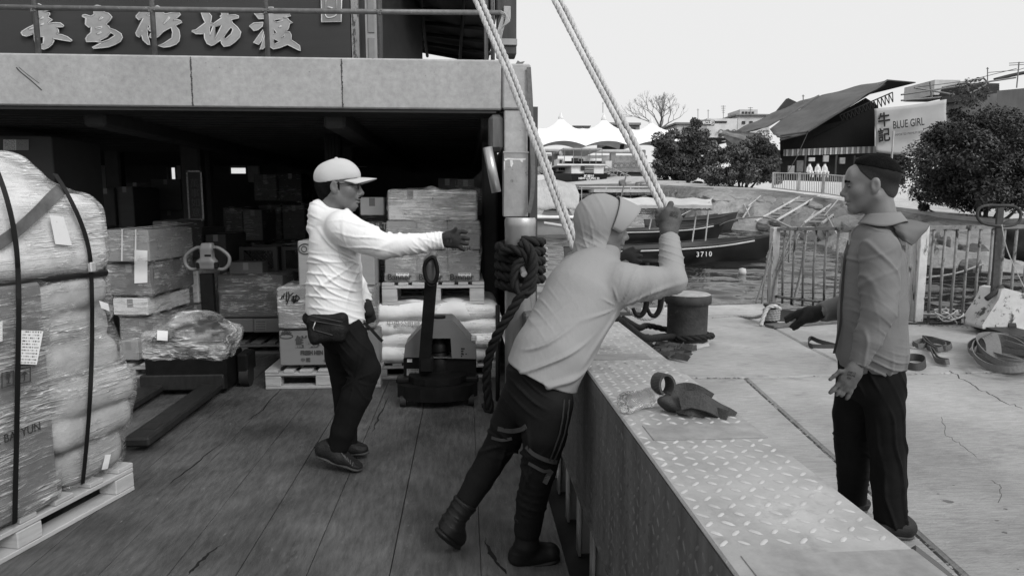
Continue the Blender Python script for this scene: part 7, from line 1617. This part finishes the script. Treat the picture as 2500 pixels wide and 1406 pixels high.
def dB(q):
    d = fold_rad(q, arB, 8, .014, .20, 2)+fold_dir(q, (-.50, 0, .86), .085, .013, 4, c=b_(1370, 880, -.06), r0=.20)+fold_dir(q, (.85, 0, .5), .05, .004, 9, c=b_(1335, 770, .0), r0=.12)
    d += fold_dir(q, (.25, 0, 1), .026, .006, 6, c=lerp(elR, wrR, .55), r0=.085)+fold_dir(q, (.9, 0, -.4), .03, .010, 12, c=lerp(shR, elR, .7), r0=.12)+fold_dir(q, (.1, 0, 1), .018, .004, 3, c=wrR, r0=.05)
    return d+.005*fbm(q*8, 2, 2)
shirtB = part(S, 'hooded_shirt', .0052, m_shirtB, manB, dB)
S = SDF()                                          # hood with peak
S.ell(FB(-.016, 0, .038), FB.r(.116, .092, .108), FB.R, .02); S.cone(FB(-.035, 0, -.01), FB(-.045, 0, -.11), .080, .070, .03); S.cone(FB(-.045, 0, -.11), b_(1452, 640, .28), .070, .085, .03); S.cone(FB(.006, 0, -.06), FB(-.005, 0, -.13), .068, .062, .03)
S.plane(FB(.024, 0, 0), FB.R[0]*1.0+FB.R[2]*-.22, .006)
hoodB = part(S, 'hood', .006, m_shirtB, manB, lambda q: fold_dir(q, (.95, .1, .18), .030, .011, 5, c=FB(-.01, -.09, -.06), r0=.11)+fold_dir(q, (.6, 0, .8), .026, .010, 8, c=b_(1440, 616, .25), r0=.08)+fold_dir(q, (.8, 0, .3), .06, .004, 15)+.003*fbm(q*14, 2, 2))
def visor(u, v):
    a = (u-.5)*2.0; ang = a*1.95; y = math.sin(ang)*.096; z = .038+math.cos(ang)*.105; x = .018+.22*z; return tuple(FB(x+v*.104*(1-.60*abs(a)**1.8), y*(1-.05*v), .001+z-v*.034*(.6+.4*math.cos(ang))))
vz = MB().grid(visor, 26, 8).build('hood_peak', mat('peak_cloth', .29, rough=.8, var=.04, scl=5), hoodB, smooth=True); vz.modifiers.new('s', 'SOLIDIFY').thickness = .004
S = SDF()                                          # track pants
S.cone(b_(1312, 900, .05), b_(1314, 975, .04), .128, .130, .03)
S.chain([b_(1338, 985, -.03), b_(1328, 1060, -.04), b_(1316, 1140, -.03), b_(1298, 1220, -.01), b_(1288, 1290, .0)], [.096, .088, .070, .062, .054], .03)
S.chain([b_(1278, 975, .10), b_(1250, 1035, .13), b_(1218, 1095, .16), b_(1170, 1170, .17), b_(1130, 1236, .16)], [.094, .082, .066, .060, .050], .03)
S.plane(b_(1310, 895, -.1), (-.35, 0, 1), .004); Str = S
k1 = b_(1300, 1130, -.1); k2 = b_(1240, 1080, .08)
dT = lambda q: fold_rad(q, k1, 7, .012, .13, 3)+fold_rad(q, k2, 7, .012, .13, 6)+fold_dir(q, (.5, 0, .85), .045, .010, 8, c=b_(1300, 1000, -.08), r0=.17)+fold_dir(q, (.3, 0, 1), .035, .008, 3, c=b_(1290, 1260, -.02), r0=.12)+.005*fbm(q*9, 4, 2)
tr_ = part(S, 'track_pants', .007, m_trB, manB, dT)
for (pl_, wd) in (([(1192, 1034), (1215, 1046), (1245, 1052), (1272, 1048), (1284, 1040)], .018), ([(1180, 1060), (1200, 1068), (1225, 1074), (1250, 1070)], .012), ([(1284, 1090), (1300, 1106), (1322, 1118), (1345, 1126), (1360, 1128)], .016), ([(1290, 1130), (1308, 1140), (1328, 1150), (1345, 1148)], .012), ([(1330, 1180), (1338, 1162), (1348, 1148)], .02)):
    hp_ = [hit(Str, x, y, off=.006, t0=1.5) for x, y in pl_]; hp_ = [h_ for h_ in hp_ if h_ is not None]
    if len(hp_) > 2: MB().strip(catmull(hp_, 4), (0, 0, 1), wd, .002).build('knee_band', m_refl, tr_, smooth=False)
for k in range(2):
    pts = [hit(Str, x, y, off=.006, t0=1.5) for x, y in ((1378+k*12, 975), (1374+k*12, 1020), (1366+k*12, 1060), (1352+k*12, 1100), (1340+k*10, 1130))]; MB().strip([p for p in pts if p is not None], (1, 0, .1), .006, .002).build('side_stripe', mat('dark_stripe', .02, rough=.6), tr_)
# boots
def boot(knee, ankle, heel, toe, parent, sh_top):
    heel = np.array(heel); toe = np.array(toe); f = toe-heel; L = np.linalg.norm(f); f /= L; ankle = np.array(ankle); sh = np.array(sh_top); ax = sh-ankle; ax /= np.linalg.norm(ax); up = ax-f*(ax@f); up /= np.linalg.norm(up)
    S = SDF(); S.cone(sh, ankle, .054, .046, .02); S.cone(ankle-up*.01, heel+f*.05+up*.045, .047, .044, .02); S.cone(heel+f*.06+up*.045, heel+f*L*.55+up*.045, .044, .045, .02); S.cone(heel+f*L*.5+up*.042, toe-f*.045+up*.038, .045, .041, .02)
    S.plane(sh, ax, .003); S.plane(heel+up*.008, -up, .004); o = part(S, 'rubber_boot', .0065, m_boot, parent, lambda q: fold_dir(q, tuple(ax), .03, .003, 3))
    so = SDF(); so.cone(heel+f*.05+up*.012, heel+f*L*.5+up*.012, .048, .047, .01, up, 3.0); so.cone(heel+f*L*.5+up*.012, toe-f*.05+up*.012, .048, .046, .01, up, 3.0); part(so, 'sole', .0065, m_boot, o)
    ri = SDF(); ri.cone(lerp(sh, ankle, .0), lerp(sh, ankle, .08), .056, .055); ri.plane(sh+ax*.004, ax, .002); ri.plane(sh-ax*.014, -ax, .002); part(ri, 'boot_rim', .006, m_boot, o)
boot(None, b_(1286, 1325, .0), b_(1240, 1386, .02), b_(1372, 1366, .02), manB, b_(1288, 1262, .0))
boot(None, b_(1104, 1276, .13), b_(1066, 1302, .04), b_(1112, 1338, .15), manB, b_(1136, 1226, .15))
# gloves: right fist round the rope, left hand beyond
YR_ = YB_+.30
S = SDF(); S.cone(P(1633, 566, YR_-.02), P(1635, 548, YR_), .040, .045, .012); S.bx(P(1637, 530, YR_), (.044, .034, .036), .022, np.array(Matrix.Rotation(.35, 3, 'Y')), .015)
S.cone(P(1628, 518, YR_-.02), P(1638, 498, YR_-.015), .0145, .0125, .010); S.cone(P(1622, 530, YR_-.02), P(1629, 516, YR_-.03), .018, .016, .012)
for k in range(4):
    y0 = 514+k*11; S.chain([P(1652, y0+2, YR_+.02), P(1646, y0-2, YR_+.05), P(1625, y0-1, YR_+.062), P(1608, y0+1, YR_+.045), P(1606, y0+2, YR_+.015)], [.0125, .0125, .0125, .0115, .0105], .008)
gB = part(S, 'glove', .0045, m_glvG, manB, lambda q: .0015*fbm(q*60, 2, 2)+fold_dir(q, (.1, 0, 1), .012, .003, 2, c=P(1634, 553, YR_-.03), r0=.03))
put_text('glove_print', 'AB 12\nGRIP 9', .013, P(1646, 524, YR_-.040), (1, 0, -.35), (.3, 0, 1), mat('faded_print', .04, rough=.8), gB)
YL_ = YB_+.60
S = SDF(); S.cone(P(1512, 640, YL_), P(1532, 630, YL_), .036, .042, .012, (0, 1, 0), 1.4); fingers(S, [[(1530, 622), (1547, 614), (1560, 612)], [(1535, 628), (1552, 624), (1565, 625)], [(1535, 636), (1552, 636), (1564, 638)], [(1530, 642), (1545, 646), (1556, 648)], [(1520, 625), (1534, 612), (1545, 606)]], .0115, YL_)
part(S, 'glove', .006, m_glvD, manB)
# ---------------------------------------------------------------- man in the grey jacket on the quay
YC = 2.94
def c_(x, y, d=0.0): return P(x, y, YC+d)
manC = thing('person', G(2150, 1285, QZ), 'person in grey zip jacket and black trousers standing on the quay, cropped hair', 'person')
FC = Frame(c_(2126, 452), (-.88, .47, -.06), k=1.02)
HC = head_sdf(FC, nose=1.0)
inC = SDF(); inC.cone(c_(2134, 560), c_(2130, 620), .05, .09, .03); inC.cone(c_(2130, 620), c_(2128, 880), .09, .09, .03)
inC.chain([c_(2140, 610, -.17), c_(2138, 760, -.20), c_(2092, 885, -.18)], [.045, .04, .028]); inC.chain([c_(2110, 610, .17), c_(2080, 740, .22), c_(2005, 762, .18)], [.045, .04, .028])
inC.chain([c_(2160, 910, -.08), c_(2165, 1090, -.08), c_(2175, 1260, -.1)], [.07, .055, .04]); inC.chain([c_(2090, 910, .08), c_(2080, 1080, .1), c_(2075, 1215, .13)], [.07, .055, .04])
link_mesh('body', join('body', [HC.mesh('h', .0038), inC.mesh('b', .018)]), m_skinC, manC, True)
S = SDF(); S.ell(FC(-.014, 0, .036), FC.r(.1030, .0785, .0900), FC.R, .01); S.ell(FC(-.058, 0, -.026), FC.r(.046, .055, .046), FC.R, .02); S.plane(FC(.040, 0, .045), FC.R[0]*.95-FC.R[2]*.42, .010); S.plane(FC(-.060, 0, -.060), FC.R[2]*-1+FC.R[0]*.3, .004); S.plane(FC(-.004, 0, .006), FC.R[0]*.75-FC.R[2]*.70, .006)
def fade_mat():
    m = bpy.data.materials.new('hair_fade'); m.use_nodes = True; nt = m.node_tree; b = nt.nodes['Principled BSDF']; tc = _n(nt, 'ShaderNodeTexCoord'); sp = _n(nt, 'ShaderNodeSeparateXYZ'); nt.links.new(tc.outputs['Object'], sp.inputs[0])
    dt = _n(nt, 'ShaderNodeVectorMath', operation='DOT_PRODUCT'); nt.links.new(tc.outputs['Object'], dt.inputs[0]); ax = FC.R[2]*.9-FC.R[0]*.55; dt.inputs[1].default_value = tuple(ax); lo_ = float(FC(.035, 0, -.020)@ax); hi_ = float(FC(-.02, 0, .050)@ax)
    z = _range(nt, dt.outputs['Value'], lo_, hi_, 1.0, 0.0); n = _noise(nt, tc.outputs['Object'], 260, 3); k = _math(nt, 'ADD', z, _math(nt, 'MULTIPLY', _math(nt, 'SUBTRACT', n, .5), .6), clamp=True)
    nt.links.new(_range(nt, k, 0, 1, .006, .085), b.inputs['Base Color']); b.inputs['Roughness'].default_value = .7; b.inputs['Specular IOR Level'].default_value = .2; return m
part(S, 'hair_fade', .0042, fade_mat(), manC)
S = SDF(); S.ell(FC(-.014, 0, .0365), FC.r(.1050, .0806, .0922), FC.R, .01); S.ell(FC(-.004, 0, .098), FC.r(.066, .050, .030), FC.R, .02); S.plane(FC(.0, 0, .074), FC.R[2]*-1+FC.R[0]*.30, .004); S.plane(FC(.066, 0, .1), FC.R[0]*1.0-FC.R[2]*.15, .012)
part(S, 'hair', .0040, m_hair, manC, lambda q: .0011*fbm(q*120, 2, 2))
for s in (-1, 1):
    S = SDF(); S.chain([FC(.0985, s*.014, .0190), FC(.0970, s*.033, .0235), FC(.084, s*.054, .019)], [.0042, .0052, .0035], .004); part(S, 'eyebrow', .0024, m_hair, manC)
    MB().tube(catmull([FC(.0895, s*.019, -.002), FC(.0905, s*.030, -.0035), FC(.083, s*.044, -.003)], 5), .0017, 5).build('eyelid_line', m_hair, manC, smooth=True)
S = SDF()                                          # jacket
tor = SDF(); tor.chain([c_(2134, 582), c_(2132, 640), c_(2130, 760), c_(2128, 858)], [.09, .130, .142, .152], .02, (.5, .86, 0), .80); S.sub(tor, .03); S.cone(c_(2128, 862), c_(2126, 884), .140, .134, .012, (.5, .86, 0), .82)
shN = c_(2148, 612, -.18); elN = c_(2146, 762, -.25); wrN = c_(2094, 888, -.22); shF = c_(2112, 612, .17); elF = c_(2085, 745, .23); wrF = c_(2005, 762, .19)
S.cone(c_(2138, 592), shN, .07, .080, .04); arm = SDF(); arm.chain([shN, lerp(shN, elN, .5), elN, lerp(elN, wrN, .5), wrN], [.078, .074, .068, .060, .044], .03); arm.plane(wrN, wrN-elN, .004); S.sub(arm, .008); arm = SDF(); arm.chain([shF, elF, wrF], [.08, .066, .043], .03); arm.plane(wrF, wrF-elF, .004); S.sub(arm, .02)
S.plane(c_(2126, 894), (0.02, 0, -1), .004)
S.cone(FC(-.03, 0, -.10), FC(-.045, 0, -.17), .068, .074, .012, op='s')
def dC(q):
    d = fold_rad(q, c_(2085, 640, -.22), 7, .012, .17, 3)+fold_dir(q, (.55, 0, .83), .045, .011, 5, c=elN, r0=.13)+fold_dir(q, (.2, 0, 1), .022, .008, 7, c=lerp(elN, wrN, .85), r0=.07)+fold_dir(q, (1, 0, .25), .05, .009, 2, c=c_(2170, 790, -.15), r0=.16)
    d += fold_dir(q, (-.6, .1, .7), .075, .006, 23, c=c_(2140, 690, -.2), r0=.15)+fold_dir(q, (.9, .1, .3), .09, .005, 21)
    return .95*d+fold_dir(q, (.3, 0, .95), .035, .010, 9, c=c_(2130, 870, -.12), r0=.14)+.006*fbm(q*8, 6, 2)
jk = part(S, 'jacket', .0055, m_jkt, manC, dC); SJ = S
zp_ = [hit(SJ, x, y, off=.006, t0=1.8) for x, y in ((2072, 588), (2064, 620), (2058, 680), (2054, 740), (2052, 790), (2044, 830), (2036, 862))]; zp_ = [z for z in zp_ if z is not None]
MB().strip(catmull(zp_, 4), (1, -.3, 0), .010, .004).build('zip', mat('zip_tape', .05, rough=.5), jk)
zl = hit(SJ, 2073, 592, off=.012, t0=1.8); MB().box(zl, (.006, .005, .022), ch=.002).build('zip_pull', m_steel, jk)
def collar(u, v):
    a = -.35+u*2*math.pi*.86+.6; c0 = FC(-.045, 0, -.135); x = math.cos(a)*(.068+.034*v); y = math.sin(a)*(.070+.036*v); return tuple(c0+FC.R[0]*x+FC.R[1]*y+np.array((0, 0, .014-.048*v+.008*math.sin(a*3)*v)))
co = MB().grid(collar, 34, 6).build('collar', mat('collar_cloth', .20, rough=.85, var=.08, scl=8), jk, smooth=True); co.modifiers.new('s', 'SOLIDIFY').thickness = .005
hdp = [[(2160, 530, -.02), (2196, 536, -.03), (2234, 541, -.05), (2270, 551, -.06)], [(2168, 545, -.08), (2200, 553, -.13), (2236, 562, -.12), (2262, 560, -.08)], [(2186, 560, -.12), (2205, 572, -.15), (2228, 584, -.13), (2248, 572, -.09)], [(2196, 576, -.12), (2210, 590, -.14), (2222, 598, -.12), (2232, 590, -.09)]]
hg = np.array([[c_(*q) for q in row] for row in hdp])
def hoodf(u, v):
    i = min(int(u*3), 2); f = u*3-i; j = min(int(v*3), 2); g = v*3-j; return tuple((hg[i, j]*(1-f)+hg[i+1, j]*f)*(1-g)+(hg[i, j+1]*(1-f)+hg[i+1, j+1]*f)*g)
hb = MB().grid(hoodf, 12, 12).build('hood_peak', mat('peak_grey', .12, rough=.8, var=.06, scl=6), jk, smooth=True); hb.modifiers.new('s', 'SOLIDIFY').thickness = .007
bt_ = c_(2197, 541, -.075); MB().lathe(bt_, [(0, .006), (.009, .004), (.010, 0)], 12).build('press_stud', mat('stud', .4, rough=.4), jk, smooth=True)
S = SDF()                                          # trousers
S.cone(c_(2126, 880), c_(2124, 920), .134, .130, .03, (.5, .86, 0), .80)
S.chain([c_(2158, 930, -.07), c_(2160, 1000, -.08), c_(2166, 1090, -.08), c_(2170, 1180, -.09), c_(2174, 1266, -.10)], [.092, .086, .078, .073, .070], .03)
S.chain([c_(2090, 930, .08), c_(2080, 1010, .09), c_(2082, 1090, .11), c_(2082, 1160, .12), c_(2082, 1225, .13)], [.092, .086, .076, .068, .062], .03)
S.plane(c_(2126, 880), (0, 0, 1), .004); S.plane(c_(2174, 1276, -.1), (0, 0, -1), .004)
part(S, 'trousers', .007, m_trA, manC, lambda q: fold_rad(q, c_(2120, 1110, -.1), 6, .010, .14, 2)+fold_dir(q, (.4, 0, 1), .035, .011, 6, c=c_(2172, 1230, -.12), r0=.12)+fold_dir(q, (.2, 0, 1), .035, .010, 3, c=c_(2080, 1185, .08), r0=.1)+fold_dir(q, (1, 0, .3), .06, .007, 4)+.005*fbm(q*9, 4, 2))
shoe(c_(2185, 1262, -.10), c_(2232, 1314, -.13), c_(2110, 1296, -.10), .02, manC); shoe(c_(2090, 1222, .14), c_(2118, 1250, .14), c_(2008, 1236, .15), .02, manC)
YN = YC-.23
S = SDF(); S.cone(P(2092, 890, YN), P(2082, 912, YN-.01), .032, .038, .012, (0, 1, 0), 1.5); S.cone(P(2082, 912, YN-.01), P(2066, 928, YN-.01), .038, .034, .012, (0, 1, 0), 1.7); S.cone(P(2078, 920, YN-.01), P(2082, 940, YN-.01), .032, .018, .012, (0, 1, 0), 1.4)
fingers(S, [[(2058, 926), (2046, 938), (2034, 952), (2027, 958)], [(2066, 932), (2056, 944), (2046, 958), (2042, 964)], [(2073, 937), (2065, 950), (2057, 962), (2054, 966)], [(2081, 941), (2076, 955), (2070, 968), (2067, 973)], [(2066, 906), (2050, 906), (2036, 918), (2027, 926)]], .0094, YN-.01)
gN = part(S, 'glove', .0042, m_glvG, manC, lambda q: .0015*fbm(q*60, 2, 2))
put_text('glove_print', 'A48 12\nKN NB', .012, P(2079, 913, YN-.048), (1, 0, -.25), (.2, 0, 1), m_ink, gN); put_text('glove_print', '∞', .022, P(2073, 923, YN-.048), (1, 0, -.25), (.2, 0, 1), m_ink, gN)
YF = YC+.19
S = SDF(); S.cone(P(2004, 762, YF), P(1978, 766, YF), .032, .040, .012); S.cone(P(1985, 770, YF), P(1962, 776, YF), .034, .026, .015)
fingers(S, [[(1970, 758), (1950, 760), (1932, 768), (1918, 776)], [(1968, 766), (1946, 770), (1930, 778), (1920, 785)], [(1968, 776), (1950, 782), (1938, 792), (1931, 797)], [(1970, 782), (1956, 790), (1946, 798), (1938, 803)], [(1985, 756), (1966, 755), (1950, 764), (1943, 771)]], .0105, YF)
part(S, 'glove', .0048, m_glvD, manC)
